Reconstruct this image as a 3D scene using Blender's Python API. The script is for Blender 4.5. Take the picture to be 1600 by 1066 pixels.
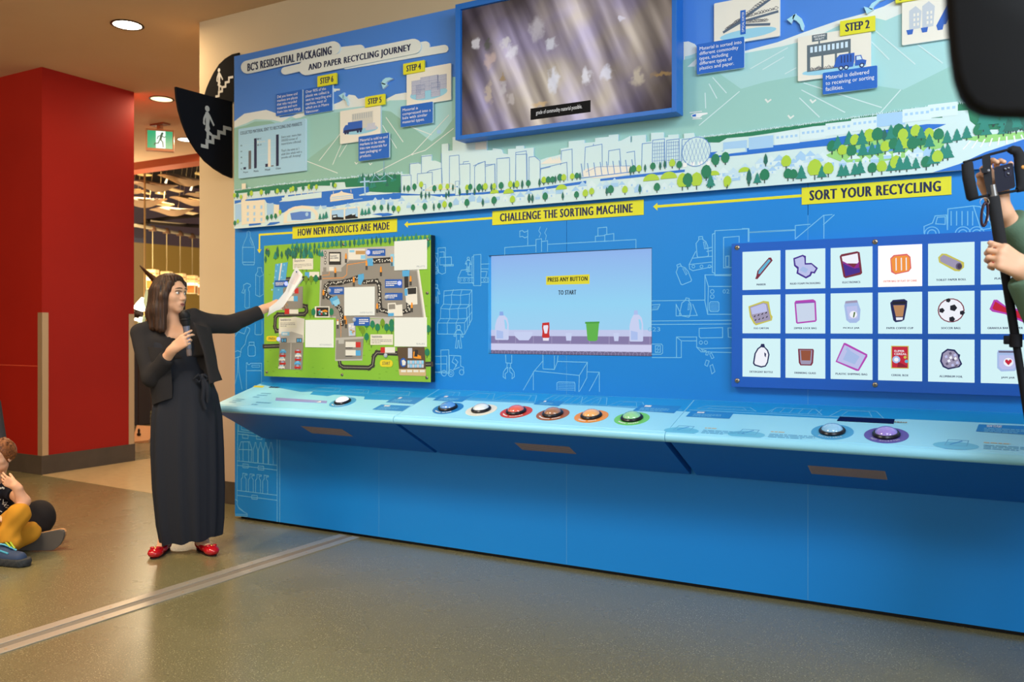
import bpy, bmesh, math, random
import numpy as np
from mathutils import Vector, Matrix
from mathutils.bvhtree import BVHTree

for o in list(bpy.data.objects):
    bpy.data.objects.remove(o)
SC = bpy.context.scene
COL = SC.collection
R = math.radians

# ------------------------------------------------------------------ camera
# world: x runs along the display wall, y goes away from the viewer, z is up.
F, TH, CX, V0 = 1350.0, R(29.5), 800.0, 515.0
CAM = np.array([4.720, -4.373, 1.343])
FW = np.array([-math.sin(TH), math.cos(TH), 0.0])
RT = np.array([math.cos(TH), math.sin(TH), 0.0])
cd = bpy.data.cameras.new('camera')
cam = bpy.data.objects.new('camera', cd)
COL.objects.link(cam)
cam.location = CAM
cam.rotation_euler = (R(90), 0, TH)
cd.sensor_width = 36.0
cd.lens = 36.0 * F / 1600.0
cd.shift_y = -(533.0 - V0) / 1600.0
cd.clip_start = 0.05
cd.dof.use_dof = True
cd.dof.focus_distance = 4.2
cd.dof.aperture_fstop = 3.4
SC.camera = cam

# ------------------------------------------------------------------ light
SC.view_settings.view_transform = 'Standard'
SC.view_settings.look = 'None'
SC.view_settings.exposure = 0.0
SC.view_settings.gamma = 1.0
SC.view_settings.use_curve_mapping = False
W = bpy.data.worlds.new('hall')
SC.world = W
W.use_nodes = True
W.node_tree.nodes['Background'].inputs[0].default_value = (1.0, 0.95, 0.88, 1)
W.node_tree.nodes['Background'].inputs[1].default_value = 0.86

def area(name, loc, target, size, power, col, shape='DISK', spread=180, size_y=None):
    l = bpy.data.lights.new(name, 'AREA')
    l.shape = shape
    l.size = size
    if size_y: l.size_y = size_y
    l.energy = power
    l.color = col
    l.spread = R(spread)
    o = bpy.data.objects.new(name, l)
    COL.objects.link(o)
    o.location = loc
    d = Vector(target) - Vector(loc)
    o.rotation_euler = d.to_track_quat('-Z', 'Y').to_euler()
    return o

WARM = (1.0, 0.74, 0.46)
NEUT = (1.0, 0.90, 0.76)
COOL = (0.72, 0.86, 1.0)
# ceiling lamps over the open floor, in front of the display wall
area('lamp_light_left', (-0.8, -2.3, 3.70), (-0.5, -0.9, 0), 1.0, 42, WARM, spread=105)
area('lamp_light_middle', (1.6, -2.8, 3.70), (1.6, -0.6, 0), 1.2, 66, NEUT, spread=115)
area('lamp_light_corner', (-1.6, -4.4, 3.70), (-1.6, -2.6, 0), 1.4, 22, WARM, spread=120)
area('lamp_light_right', (5.2, -2.9, 3.70), (4.6, 0, 1.2), 1.6, 105, COOL)
area('lamp_light_far_right', (7.6, -3.2, 3.0), (4.6, 0, 1.5), 1.8, 125, COOL)
area('lamp_light_column', (-4.2, -3.6, 3.70), (-3.4, 0.4, .4), 1.0, 80, WARM)
# ------------------------------------------------------------------ helpers
def lin(c):
    return tuple(((x / 255.0) / 12.92 if x / 255.0 <= 0.04045 else ((x / 255.0 + 0.055) / 1.055) ** 2.4) for x in c)

MATS = {}
def mat(name, rgb, rough=0.55, metal=0.0, emit=0.0, spec=0.35, emit_rgb=None):
    if name in MATS: return MATS[name]
    m = bpy.data.materials.new(name)
    m.use_nodes = True
    b = m.node_tree.nodes['Principled BSDF']
    b.inputs['Base Color'].default_value = (*lin(rgb), 1)
    b.inputs['Roughness'].default_value = rough
    b.inputs['Metallic'].default_value = metal
    b.inputs['Specular IOR Level'].default_value = spec
    if emit:
        b.inputs['Emission Color'].default_value = (*lin(emit_rgb or rgb), 1)
        b.inputs['Emission Strength'].default_value = emit
    MATS[name] = m
    return m

def nt(m):
    return m.node_tree.nodes, m.node_tree.links, m.node_tree.nodes['Principled BSDF']

def tag(o, label=None, cat=None, group=None, kind=None):
    if label: o['label'] = label
    if cat: o['category'] = cat
    if group: o['group'] = group
    if kind: o['kind'] = kind
    return o

def empty(name, loc=(0, 0, 0), rz=0.0):
    o = bpy.data.objects.new(name, None)
    COL.objects.link(o)
    o.location = loc
    o.rotation_euler = (0, 0, rz)
    o.empty_display_size = 0.1
    return o

def thing(name, label, cat, loc=(0, 0, 0), rz=0.0, group=None):
    return tag(empty(name, loc, rz), label, cat, group)

class MB:
    """collects geometry in world space and links it as one mesh object"""
    def __init__(s): s.v, s.f, s.m, s.mats = [], [], [], []
    def mi(s, m):
        if m not in s.mats: s.mats.append(m)
        return s.mats.index(m)
    def add(s, vs, fs, m):
        k = len(s.v); i = s.mi(m)
        s.v += [tuple(p) for p in vs]
        s.f += [tuple(k + j for j in f) for f in fs]
        s.m += [i] * len(fs)
        return s
    def box(s, a, b, m, bev=0.0, seg=2, mtx=None):
        lo = [min(a[i], b[i]) for i in range(3)]; hi = [max(a[i], b[i]) for i in range(3)]
        bm = bmesh.new()
        bmesh.ops.create_cube(bm, size=1.0)
        for v in bm.verts:
            v.co = Vector([(lo[i] + hi[i]) / 2 + v.co[i] * (hi[i] - lo[i]) for i in range(3)])
        if bev:
            bmesh.ops.bevel(bm, geom=list(bm.edges), offset=bev, segments=seg, profile=0.5, affect='EDGES')
        return s.bm(bm, m, mtx)
    def bm(s, bm, m, mtx=None):
        bm.verts.index_update()
        vs = [(mtx @ v.co if mtx else v.co.copy()) for v in bm.verts]
        fs = [[v.index for v in f.verts] for f in bm.faces]
        s.add(vs, fs, m); bm.free()
        return s
    def prism(s, pts, off, m, m2=None):
        """pts: 3D outline; off: extrusion vector; first cap is pts"""
        n = len(pts)
        a = [Vector(p) for p in pts]; b = [p + Vector(off) for p in a]
        s.add(a, [list(range(n))], m)
        s.add(b, [list(range(n))[::-1]], m2 or m)
        s.add(a + b, [[i, n + i, n + (i + 1) % n, (i + 1) % n] for i in range(n)], m2 or m)
        return s
    def tube(s, path, rad, m, seg=10, cap=True):
        P = [Vector(p) for p in path]; n = len(P)
        rads = rad if isinstance(rad, (list, tuple)) else [rad] * n
        vs, fs = [], []
        up = None
        for i in range(n):
            t = (P[min(i + 1, n - 1)] - P[max(i - 1, 0)])
            t = t.normalized() if t.length > 1e-9 else Vector((0, 0, 1))
            if up is None:
                up = Vector((0, 0, 1)) if abs(t.z) < 0.9 else Vector((1, 0, 0))
            x = t.cross(up).normalized(); y = x.cross(t).normalized(); up = y
            for k in range(seg):
                a = 2 * math.pi * k / seg
                vs.append(P[i] + (x * math.cos(a) + y * math.sin(a)) * rads[i])
        for i in range(n - 1):
            for k in range(seg):
                k2 = (k + 1) % seg
                fs.append([i * seg + k, i * seg + k2, (i + 1) * seg + k2, (i + 1) * seg + k])
        if cap:
            fs.append(list(range(seg))); fs.append([(n - 1) * seg + k for k in range(seg)][::-1])
        return s.add(vs, fs, m)
    def lathe(s, prof, m, seg=24, mtx=None):
        """prof: list of (r,z) bottom to top"""
        vs, fs = [], []
        for r, z in prof:
            for k in range(seg):
                a = 2 * math.pi * k / seg
                p = Vector((r * math.cos(a), r * math.sin(a), z))
                vs.append(mtx @ p if mtx else p)
        for i in range(len(prof) - 1):
            for k in range(seg):
                k2 = (k + 1) % seg
                fs.append([i * seg + k, i * seg + k2, (i + 1) * seg + k2, (i + 1) * seg + k])
        fs.append(list(range(seg))[::-1]); fs.append([(len(prof) - 1) * seg + k for k in range(seg)])
        return s.add(vs, fs, m)
    def ball(s, c, r, m, mtx=None, u=16, v=10):
        bm = bmesh.new()
        bmesh.ops.create_uvsphere(bm, u_segments=u, v_segments=v, radius=1.0)
        r = r if isinstance(r, (list, tuple)) else (r, r, r)
        M = Matrix.Translation(c) @ ((mtx.to_4x4() if mtx else Matrix()) @ Matrix.Diagonal((*r, 1)))
        return s.bm(bm, m, M)
    def build(s, name, parent=None, smooth=None, local=False):
        me = bpy.data.meshes.new(name)
        vs = s.v
        if parent is not None and not local:
            inv = world_of(parent).inverted()
            vs = [tuple(inv @ Vector(p)) for p in vs]
        me.from_pydata([tuple(p) for p in vs], [], s.f)
        for m in s.mats: me.materials.append(m)
        if s.m: me.polygons.foreach_set('material_index', s.m)
        if smooth is not None:
            me.polygons.foreach_set('use_smooth', [True] * len(me.polygons))
            me.set_sharp_from_angle(angle=R(smooth))
        me.update()
        o = bpy.data.objects.new(name, me)
        COL.objects.link(o)
        if parent is not None: o.parent = parent
        return o

def world_of(o):
    M = Matrix()
    while o is not None:
        M = Matrix.LocRotScale(o.location, o.rotation_euler, o.scale) @ M
        o = o.parent
    return M

def ray(u, v): return FW + RT * ((u - CX) / F) + np.array([0, 0, 1.0]) * ((V0 - v) / F)
def at(u, v, Z): return Vector(CAM + ray(u, v) * Z)          # point at depth Z
def on(u, v, x=None, y=None, z=None):
    r = ray(u, v)
    t = (y - CAM[1]) / r[1] if y is not None else ((z - CAM[2]) / r[2] if z is not None else (x - CAM[0]) / r[0])
    return Vector(CAM + r * t)
def zm(x0, y0, s):
    return lambda pts: [(x0 + a / s, y0 + b / s) for a, b in pts]

# text ---------------------------------------------------------------
TXT = {}
def text_geo(body, bold=0.0, spacing=1.0, line=1.0, align='LEFT'):
    key = (body, bold, spacing, line, align)
    if key in TXT: return TXT[key]
    cu = bpy.data.curves.new('t', 'FONT')
    cu.body = body; cu.offset = bold; cu.resolution_u = 2
    cu.space_character = spacing; cu.space_line = line; cu.align_x = align
    cu.fill_mode = 'FRONT'
    ob = bpy.data.objects.new('t', cu)
    me = ob.to_mesh()
    vs = [(v.co.x, v.co.y) for v in me.vertices]
    fs = [list(p.vertices) for p in me.polygons]
    ob.to_mesh_clear()
    bpy.data.objects.remove(ob); bpy.data.curves.remove(cu)
    xs = [v[0] for v in vs]; ys = [v[1] for v in vs]
    TXT[key] = (vs, fs, min(xs), min(ys), max(xs), max(ys))
    return TXT[key]

class Plane:
    def __init__(s, o, ax, ay):
        s.o, s.ax, s.ay = Vector(o), Vector(ax).normalized(), Vector(ay).normalized()
        s.n = s.ax.cross(s.ay).normalized()
        if s.n.dot(Vector(CAM) - s.o) < 0: s.n = -s.n
    def to3(s, a, b, off=0.0): return s.o + s.ax * a + s.ay * b + s.n * off
    def px(s, u, v):
        r = Vector(ray(u, v)); c = Vector(CAM)
        t = (s.o - c).dot(s.n) / r.dot(s.n)
        p = c + r * t - s.o
        return (p.dot(s.ax), p.dot(s.ay))
def wallplane(y): return Plane((0, y, 0), (1, 0, 0), (0, 0, 1))

class Art:
    """flat printed artwork on a plane: polygons, strokes and lettering"""
    def __init__(s, plane, eps=0.0004): s.p, s.e, s.mb, s.n = plane, eps, MB(), 0
    def P(s, pts): return [s.p.px(*q) for q in pts]
    def poly(s, ab, m, lay=1):
        # keep the printed face towards the viewer, each shape a hair above the one before
        s.n += 1; lay = lay + (s.n % 24) * .014
        ar = sum(ab[i][0] * ab[(i + 1) % len(ab)][1] - ab[(i + 1) % len(ab)][0] * ab[i][1] for i in range(len(ab)))
        if (ar < 0) == (s.p.ax.cross(s.p.ay).dot(s.p.n) > 0): ab = ab[::-1]
        s.mb.add([s.p.to3(a, b, s.e * lay) for a, b in ab], [list(range(len(ab)))], m)
    def pp(s, pts, m, lay=1): s.poly(s.P(pts), m, lay)
    def rect(s, a0, b0, a1, b1, m, lay=1): s.poly([(a0, b0), (a1, b0), (a1, b1), (a0, b1)], m, lay)
    def prect(s, u0, v0, u1, v1, m, lay=1):
        (a0, b0), (a1, b1) = s.p.px(u0, v0), s.p.px(u1, v1)
        s.rect(min(a0, a1), min(b0, b1), max(a0, a1), max(b0, b1), m, lay)
    def disc(s, a, b, ra, rb, m, lay=1, n=20, a0=0, a1=360):
        pts = [(a + ra * math.cos(R(a0 + (a1 - a0) * i / n)), b + rb * math.sin(R(a0 + (a1 - a0) * i / n))) for i in range(n if a1 - a0 >= 360 else n + 1)]
        s.poly(pts, m, lay)
    def ring(s, a, b, r0, r1, m, lay=1, n=20):
        for i in range(n):
            t0, t1 = 2 * math.pi * i / n, 2 * math.pi * (i + 1) / n
            s.poly([(a + r * math.cos(t), b + r * math.sin(t)) for r, t in ((r0, t0), (r1, t0), (r1, t1), (r0, t1))], m, lay)
    def line(s, ab, w, m, lay=1, closed=False):
        n = len(ab)
        segs = [(ab[i], ab[(i + 1) % n]) for i in range(n if closed else n - 1)]
        for (x0, y0), (x1, y1) in segs:
            d = math.hypot(x1 - x0, y1 - y0)
            if d < 1e-6: continue
            nx, ny = -(y1 - y0) / d * w / 2, (x1 - x0) / d * w / 2
            ex, ey = (x1 - x0) / d * w / 2, (y1 - y0) / d * w / 2
            s.poly([(x0 + nx - ex, y0 + ny - ey), (x0 - nx - ex, y0 - ny - ey), (x1 - nx + ex, y1 - ny + ey), (x1 + nx + ex, y1 + ny + ey)], m, lay)
    def pl(s, pts, w, m, lay=1, closed=False): s.line(s.P(pts), w, m, lay, closed)
    def text(s, body, a0, b0, a1, b1, m, lay=2, bold=0.0, spacing=1.0, line=1.0, align='LEFT'):
        # heavy lettering is the plain face struck several times side by side
        vs, fs, x0, y0, x1, y1 = text_geo(body, 0.0, spacing, line, align)
        x0 -= bold; x1 += bold
        sx, sy = (a1 - a0) / (x1 - x0), (b1 - b0) / (y1 - y0)
        for k, dx in enumerate((-bold, -bold / 2, 0.0, bold / 2, bold) if bold >= .03 else ((-bold, 0.0, bold) if bold >= .012 else (0.0,))):
            s.mb.add([s.p.to3(a0 + (x + dx - x0) * sx, b0 + (y - y0) * sy, s.e * (lay + k * .05)) for x, y in vs], fs, m)
    def bars(s, a0, b0, a1, b1, n, m, lay=2, seed=0, fill=0.5):
        """lines of lettering too small to read"""
        rg = random.Random(seed); h = (b1 - b0) / n
        for i in range(n):
            x = a0; end = a0 + (a1 - a0) * (1 if i < n - 1 else rg.uniform(.4, .9))
            y = b1 - (i + .5) * h
            while x < end:
                w = (a1 - a0) * rg.uniform(.06, .2)
                s.rect(x, y - h * fill / 2, min(x + w, end), y + h * fill / 2, m, lay)
                x += w + (a1 - a0) * .025
    def build(s, name, parent=None): return s.mb.build(name, parent)

def slab(name, pts_ab, plane, thick, m, parent=None, side=None, bev=0.0):
    """board of real thickness whose front is the plane"""
    mb = MB()
    ar = sum(pts_ab[i][0] * pts_ab[(i + 1) % len(pts_ab)][1] - pts_ab[(i + 1) % len(pts_ab)][0] * pts_ab[i][1] for i in range(len(pts_ab)))
    if (ar < 0) == (plane.ax.cross(plane.ay).dot(plane.n) > 0): pts_ab = pts_ab[::-1]
    mb.prism([plane.to3(a, b) for a, b in pts_ab], -plane.n * thick, m, side)
    return mb.build(name, parent)

def roundrect(a0, b0, a1, b1, r, n=4):
    out = []
    for cx, cy, t in ((a1 - r, b1 - r, 0), (a0 + r, b1 - r, 90), (a0 + r, b0 + r, 180), (a1 - r, b0 + r, 270)):
        for i in range(n + 1):
            t2 = R(t + 90 * i / n)
            out.append((cx + r * math.cos(t2), cy + r * math.sin(t2)))
    return out

# soft bodies ---------------------------------------------------------
class SDF:
    """smooth union of limbs and masses, turned into one continuous skin"""
    def __init__(s): s.pr = []
    def cap(s, a, b, ra, rb=None, k=0.02):
        s.pr.append(('c', np.array(a, float), np.array(b, float), ra, ra if rb is None else rb, k)); return s
    def ell(s, c, r, M=None, k=0.02, sub=False):
        M = np.eye(3) if M is None else np.array(M, float)
        s.pr.append(('x' if sub else 'e', np.array(c, float), np.array(r, float), M, k)); return s
    def half(s, p, n, k=0.004, lim=None):
        """cut away everything on the n side of p (within lim of p)"""
        s.pr.append(('h', np.array(p, float), np.array(n, float) / np.linalg.norm(n), lim, k)); return s
    def boxcut(s, c, r, M=None, k=0.004):
        s.pr.append(('b', np.array(c, float), np.array(r, float), np.eye(3) if M is None else np.array(M, float), k)); return s
    def grid(s, res):
        lo = np.full(3, 1e9); hi = -lo
        for p in s.pr:
            if p[0] == 'c':
                m = max(p[3], p[4]) + p[5]
                lo = np.minimum(lo, np.minimum(p[1], p[2]) - m); hi = np.maximum(hi, np.maximum(p[1], p[2]) + m)
            elif p[0] == 'e':
                m = np.abs(p[3].T) @ p[2] if False else np.max(p[2])
                lo = np.minimum(lo, p[1] - m - p[4]); hi = np.maximum(hi, p[1] + m + p[4])
        lo -= 3 * res; hi += 3 * res
        n = np.ceil((hi - lo) / res).astype(int) + 1
        g = np.full(n, 10.0, np.float32)
        ax = [(lo[i] + np.arange(n[i]) * res).astype(np.float32) for i in range(3)]
        for p in s.pr:
            if p[0] == 'c':
                m = max(p[3], p[4]) + p[5] + 4 * res
                blo, bhi = np.minimum(p[1], p[2]) - m, np.maximum(p[1], p[2]) + m
            elif p[0] in 'ex':
                m = np.max(p[2]) + p[4] + 4 * res
                blo, bhi = p[1] - m, p[1] + m
            elif p[0] == 'b':
                m = np.linalg.norm(p[2]) + p[4] + 4 * res
                blo, bhi = p[1] - m, p[1] + m
            else:
                L = p[3] or 9.0
                blo, bhi = p[1] - L, p[1] + L
            i0 = np.clip(np.floor((blo - lo) / res).astype(int), 0, n - 1); i1 = np.clip(np.ceil((bhi - lo) / res).astype(int) + 1, 1, n)
            if np.any(i1 <= i0): continue
            sl = tuple(slice(i0[i], i1[i]) for i in range(3))
            X = ax[0][sl[0]][:, None, None]; Y = ax[1][sl[1]][None, :, None]; Z = ax[2][sl[2]][None, None, :]
            a = g[sl]
            if p[0] == 'c':
                A, B = p[1], p[2]; d = B - A; L2 = max(float(d @ d), 1e-12)
                t = np.clip(((X - A[0]) * d[0] + (Y - A[1]) * d[1] + (Z - A[2]) * d[2]) / L2, 0, 1)
                D = np.sqrt((X - A[0] - t * d[0]) ** 2 + (Y - A[1] - t * d[1]) ** 2 + (Z - A[2] - t * d[2]) ** 2) - (p[3] + (p[4] - p[3]) * t)
                k = p[5]
            elif p[0] in 'ex':
                M = p[3]; q = [(X - p[1][0]) * M[i, 0] + (Y - p[1][1]) * M[i, 1] + (Z - p[1][2]) * M[i, 2] for i in range(3)]
                r = p[2]
                k0 = np.sqrt((q[0] / r[0]) ** 2 + (q[1] / r[1]) ** 2 + (q[2] / r[2]) ** 2) + 1e-6
                k1 = np.sqrt((q[0] / r[0] ** 2) ** 2 + (q[1] / r[1] ** 2) ** 2 + (q[2] / r[2] ** 2) ** 2) + 1e-6
                D = k0 * (k0 - 1) / k1; k = p[4]
            elif p[0] == 'b':
                M = p[3]; q = [np.abs((X - p[1][0]) * M[i, 0] + (Y - p[1][1]) * M[i, 1] + (Z - p[1][2]) * M[i, 2]) - p[2][i] for i in range(3)]
                D = np.maximum(np.maximum(q[0], q[1]), q[2]); k = p[4]
            else:
                N = p[2]; D = -((X - p[1][0]) * N[0] + (Y - p[1][1]) * N[1] + (Z - p[1][2]) * N[2])
                if p[3]:
                    D = np.maximum(D, np.sqrt((X - p[1][0]) ** 2 + (Y - p[1][1]) ** 2 + (Z - p[1][2]) ** 2) - p[3])
                k = p[4]
            if p[0] in 'ce':
                h = np.clip(0.5 + 0.5 * (a - D) / k, 0, 1)
                g[sl] = a * (1 - h) + D * h - k * h * (1 - h)
            else:
                D = -D
                h = np.clip(0.5 + 0.5 * (D - a) / k, 0, 1)
                g[sl] = a * (1 - h) + D * h + k * h * (1 - h)
        return g, lo, ax
    def mesh(s, res, warp=None):
        g, lo, ax = s.grid(res)
        if warp is not None: g = warp(g, ax)
        n = np.array(g.shape); ins = g < 0
        cn = n - 1
        acc = {}
        idx_all, pos_all, quads = [], [], []
        for A in range(3):
            s0 = [slice(None)] * 3; s1 = [slice(None)] * 3
            s0[A] = slice(0, -1); s1[A] = slice(1, None)
            cr = ins[tuple(s0)] != ins[tuple(s1)]
            I = np.argwhere(cr)
            if len(I) == 0: continue
            J = I.copy(); J[:, A] += 1
            ga, gb = g[tuple(I.T)], g[tuple(J.T)]
            t = ga / (ga - gb)
            pos = I.astype(np.float64); pos[:, A] += t
            B, C = (A + 1) % 3, (A + 2) % 3
            ok = (I[:, B] > 0) & (I[:, C] > 0) & (I[:, B] < n[B] - 1) & (I[:, C] < n[C] - 1)
            I, pos, fl = I[ok], pos[ok], ins[tuple(I[ok].T)]
            cs = []
            for db, dc in ((-1, -1), (0, -1), (0, 0), (-1, 0)):
                c = I.copy(); c[:, B] += db; c[:, C] += dc
                l = (c[:, 0] * cn[1] + c[:, 1]) * cn[2] + c[:, 2]
                cs.append(l); idx_all.append(l); pos_all.append(pos)
            q = np.stack(cs, 1)
            q[~fl] = q[~fl][:, ::-1]
            quads.append(q)
        idx = np.concatenate(idx_all); pos = np.concatenate(pos_all); q = np.concatenate(quads)
        uq, inv = np.unique(idx, return_inverse=True)
        cnt = np.bincount(inv)
        V = np.stack([np.bincount(inv, pos[:, i]) / cnt for i in range(3)], 1) * res + lo
        Q = np.searchsorted(uq, q)
        return V, Q

def skin(name, V, Q, m, parent, local=True):
    me = bpy.data.meshes.new(name)
    me.from_pydata([tuple(p) for p in V], [], [tuple(int(i) for i in f) for f in Q])
    me.materials.append(m)
    me.polygons.foreach_set('use_smooth', [True] * len(me.polygons))
    me.update()
    o = bpy.data.objects.new(name, me)
    COL.objects.link(o)
    if parent: o.parent = parent
    return o
# ------------------------------------------------------------------ room
def noise_mat(name, c1, c2, scale, rough, spec=0.35, bump=0.0, detail=3):
    m = mat(name, c1, rough, spec=spec)
    N, L, b = nt(m)
    tc = N.new('ShaderNodeTexCoord'); n = N.new('ShaderNodeTexNoise'); r = N.new('ShaderNodeValToRGB')
    n.inputs['Scale'].default_value = scale; n.inputs['Detail'].default_value = detail
    r.color_ramp.elements[0].position = .35; r.color_ramp.elements[1].position = .65
    r.color_ramp.elements[0].color = (*lin(c1), 1); r.color_ramp.elements[1].color = (*lin(c2), 1)
    L.new(tc.outputs['Object'], n.inputs['Vector']); L.new(n.outputs['Fac'], r.inputs['Fac']); L.new(r.outputs['Color'], b.inputs['Base Color'])
    if bump:
        bp = N.new('ShaderNodeBump'); bp.inputs['Strength'].default_value = bump; bp.inputs['Distance'].default_value = .004
        L.new(n.outputs['Fac'], bp.inputs['Height']); L.new(bp.outputs['Normal'], b.inputs['Normal'])
    return m

def floor_mat():
    m = mat('speckled rubber floor', (104, 100, 86), 0.2, spec=0.85)
    N, L, b = nt(m)
    b.inputs['Coat Weight'].default_value = .38; b.inputs['Coat Roughness'].default_value = .29; b.inputs['Coat IOR'].default_value = 1.6
    tc = N.new('ShaderNodeTexCoord')
    v = N.new('ShaderNodeTexVoronoi'); v.inputs['Scale'].default_value = 84
    v2 = N.new('ShaderNodeTexNoise'); v2.inputs['Scale'].default_value = 160; v2.inputs['Detail'].default_value = 2
    big = N.new('ShaderNodeTexNoise'); big.inputs['Scale'].default_value = 2.2; big.inputs['Detail'].default_value = 4
    r = N.new('ShaderNodeValToRGB'); e = r.color_ramp.elements
    e[0].position = .06; e[0].color = (1, 1, 1, 1); e[1].position = .26; e[1].color = (0, 0, 0, 1)
    r2 = N.new('ShaderNodeValToRGB'); e = r2.color_ramp.elements
    e[0].position = .42; e[0].color = (*lin((108, 101, 68)), 1); e[1].position = .62; e[1].color = (*lin((139, 130, 90)), 1)
    mx = N.new('ShaderNodeMix'); mx.data_type = 'RGBA'
    mx.inputs[7].default_value = (*lin((206, 196, 148)), 1)
    pick = N.new('ShaderNodeMath'); pick.operation = 'MULTIPLY'
    gt = N.new('ShaderNodeMath'); gt.operation = 'GREATER_THAN'; gt.inputs[1].default_value = .30
    L.new(tc.outputs['Object'], v.inputs['Vector']); L.new(tc.outputs['Object'], v2.inputs['Vector']); L.new(tc.outputs['Object'], big.inputs['Vector'])
    L.new(v.outputs['Distance'], r.inputs['Fac']); L.new(v2.outputs['Fac'], r2.inputs['Fac'])
    L.new(v.outputs['Color'], gt.inputs[0]); L.new(r.outputs['Color'], pick.inputs[0]); L.new(gt.outputs[0], pick.inputs[1])
    L.new(pick.outputs[0], mx.inputs[0]); L.new(r2.outputs['Color'], mx.inputs[6]); L.new(mx.outputs[2], b.inputs['Base Color'])
    mr = N.new('ShaderNodeMapRange'); mr.inputs[3].default_value = .22; mr.inputs[4].default_value = .33
    L.new(big.outputs['Fac'], mr.inputs[0]); L.new(mr.outputs[0], b.inputs['Roughness'])
    return m

CEIL = 3.77
M_floor = floor_mat()
M_ceil = noise_mat('beige ceiling paint', (222, 188, 148), (226, 193, 153), 1.2, .9, .1)
M_cream = noise_mat('cream wall paint', (216, 194, 158), (219, 198, 162), 1.5, .85, .15)
M_wains = noise_mat('taupe wall panel', (190, 165, 142), (194, 169, 146), 2.0, .6, .3)
M_base = noise_mat('dark rubber baseboard', (72, 62, 52), (80, 69, 58), 6, .45, .4)
M_red = noise_mat('red laminate', (158, 24, 10), (164, 27, 12), 1.4, .5, .22)
M_steel = mat('brushed steel', (200, 170, 132), .42, .6)
M_tan = noise_mat('tan floor tile', (184, 160, 118), (194, 170, 128), 14, .3, .45)
M_orange = mat('orange header paint', (186, 92, 52), .6)

def struct(o): o['kind'] = 'structure'; return o
FY0, FY1 = -9.0, 3.85      # open floor depth; the header beam stands at FY1
b = MB(); b.box((-18, FY0, -.1), (9, 22, 0), M_floor); struct(b.build('floor'))
b = MB(); b.box((-16, FY0, CEIL), (9, FY1, CEIL + .12), M_ceil); struct(b.build('ceiling'))
# cream wall the display stands against; its free end is seen at the left
b = MB(); b.box((-.79, .352, 1.42), (9, .62, CEIL), M_cream); b.box((-.79, .352, 0), (9, .62, 1.42), M_cream)
wb = struct(b.build('wall_back'))
b = MB(); b.box((-.795, .345, .17), (8.9, .3525, 1.405), M_wains, .002); o = struct(b.build('trim_1'))
b = MB(); b.box((-.80, .340, 0), (8.9, .353, .172), M_base, .002); b.box((-.80, .352, 0), (-.788, .62, .172), M_base, .002); struct(b.build('baseboard_back'))
# unseen wall added left of the view to block world light
b = MB(); b.box((-7.3, FY0, 0), (-7.1, .43, CEIL), noise_mat('brown light block wall', (120, 92, 72), (126, 97, 76), 1.2, .8, .2)); struct(b.build('wall_light_block'))
# orange header over the opening
b = MB(); b.box((-12, FY1, CEIL - .11), (9, FY1 + .25, CEIL + .5), M_orange, .004); struct(b.build('trim_2'))

# red column
CXR, CYF, CYB = -2.99, .435, 1.41
b = MB(); b.box((-7.25, CYF, .17), (CXR, CYB, CEIL), M_red); struct(b.build('wall_left'))
b = MB(); b.box((-7.26, CYF - .008, 0), (CXR + .008, CYB + .008, .175), M_base, .002); struct(b.build('baseboard_left'))
b = MB(); b.box((-7.1, CYF - .0015, 1.0), (CXR - .06, CYF + .001, 1.006), mat('panel joint', (226, 92, 60), .5)); struct(b.build('trim_3'))
def guard(y, sgn, label):
    b = MB(); t = .003
    b.box((CXR - .06, y - t * sgn if sgn > 0 else y, .17), (CXR + t, y if sgn > 0 else y + t, 1.50), M_steel, .0008)
    b.box((CXR, y - t if sgn > 0 else y - .062, .17), (CXR + t, y + .062 if sgn > 0 else y + t, 1.50), M_steel, .0008)
    tag(b.build('corner_guard'), label, 'corner guard', 'steel corner guards')
guard(CYF, 1, 'steel corner guard on the near edge of the red column')
guard(CYB, -1, 'steel corner guard on the far edge of the red column beside the opening')

# pale tan floor field beside the column, running to the opening
tp = [on(*q, z=0) for q in ((66, 742), (211, 721), (330, 718), (420, 800), (240, 771))]
b = MB()
q = [(-2.985, .36), (-2.985, 9.5), (3, 9.5), (3, .62), (-.79, .62), (-.80, .33), (-1.25, -.02)]
p0 = on(66, 743, z=0); p1 = on(236, 771, z=0)
q = [(p0.x, p0.y), (CXR + .01, CYF), (CXR + .01, 9), (3, 9), (3, .63), (-.80, .63), (-.80, .30), (p1.x + .35, p1.y + .02), (p1.x, p1.y)]
b.prism([(x, y, .0015) for x, y in q], (0, 0, -.0014), M_tan); struct(b.build('trim_4'))

# metal joint cover across the floor
M_alu = mat('satin aluminium strip', (196, 186, 168), .38, .55)
M_groove = mat('grey joint insert', (128, 118, 104), .55)
b = MB()
x0, x1 = .955, 1.125
def strip(xa, xb, z, m): b.box((xa, -9, 0), (xb, -.012, z), m, min(.0015, z * .3))
strip(.955, 1.015, .006, M_alu); strip(1.067, 1.125, .006, M_alu); strip(1.015, 1.067, .002, M_groove)
jt = thing('floor_joint_cover', 'long metal joint strip crossing the speckled floor to the blue wall', 'floor strip', (1.04, -.02, 0))
b.build('strip', jt)
for k in range(7):
    y = -.35 - k * .45
    for x in (.985, 1.096):
        b = MB(); b.lathe([(.006, .006), (.006, .0068), (.003, .0074)], M_steel, 8, Matrix.Translation((x, y - (.12 if x > 1 else 0), 0))); b.build('screw', jt)

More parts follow.
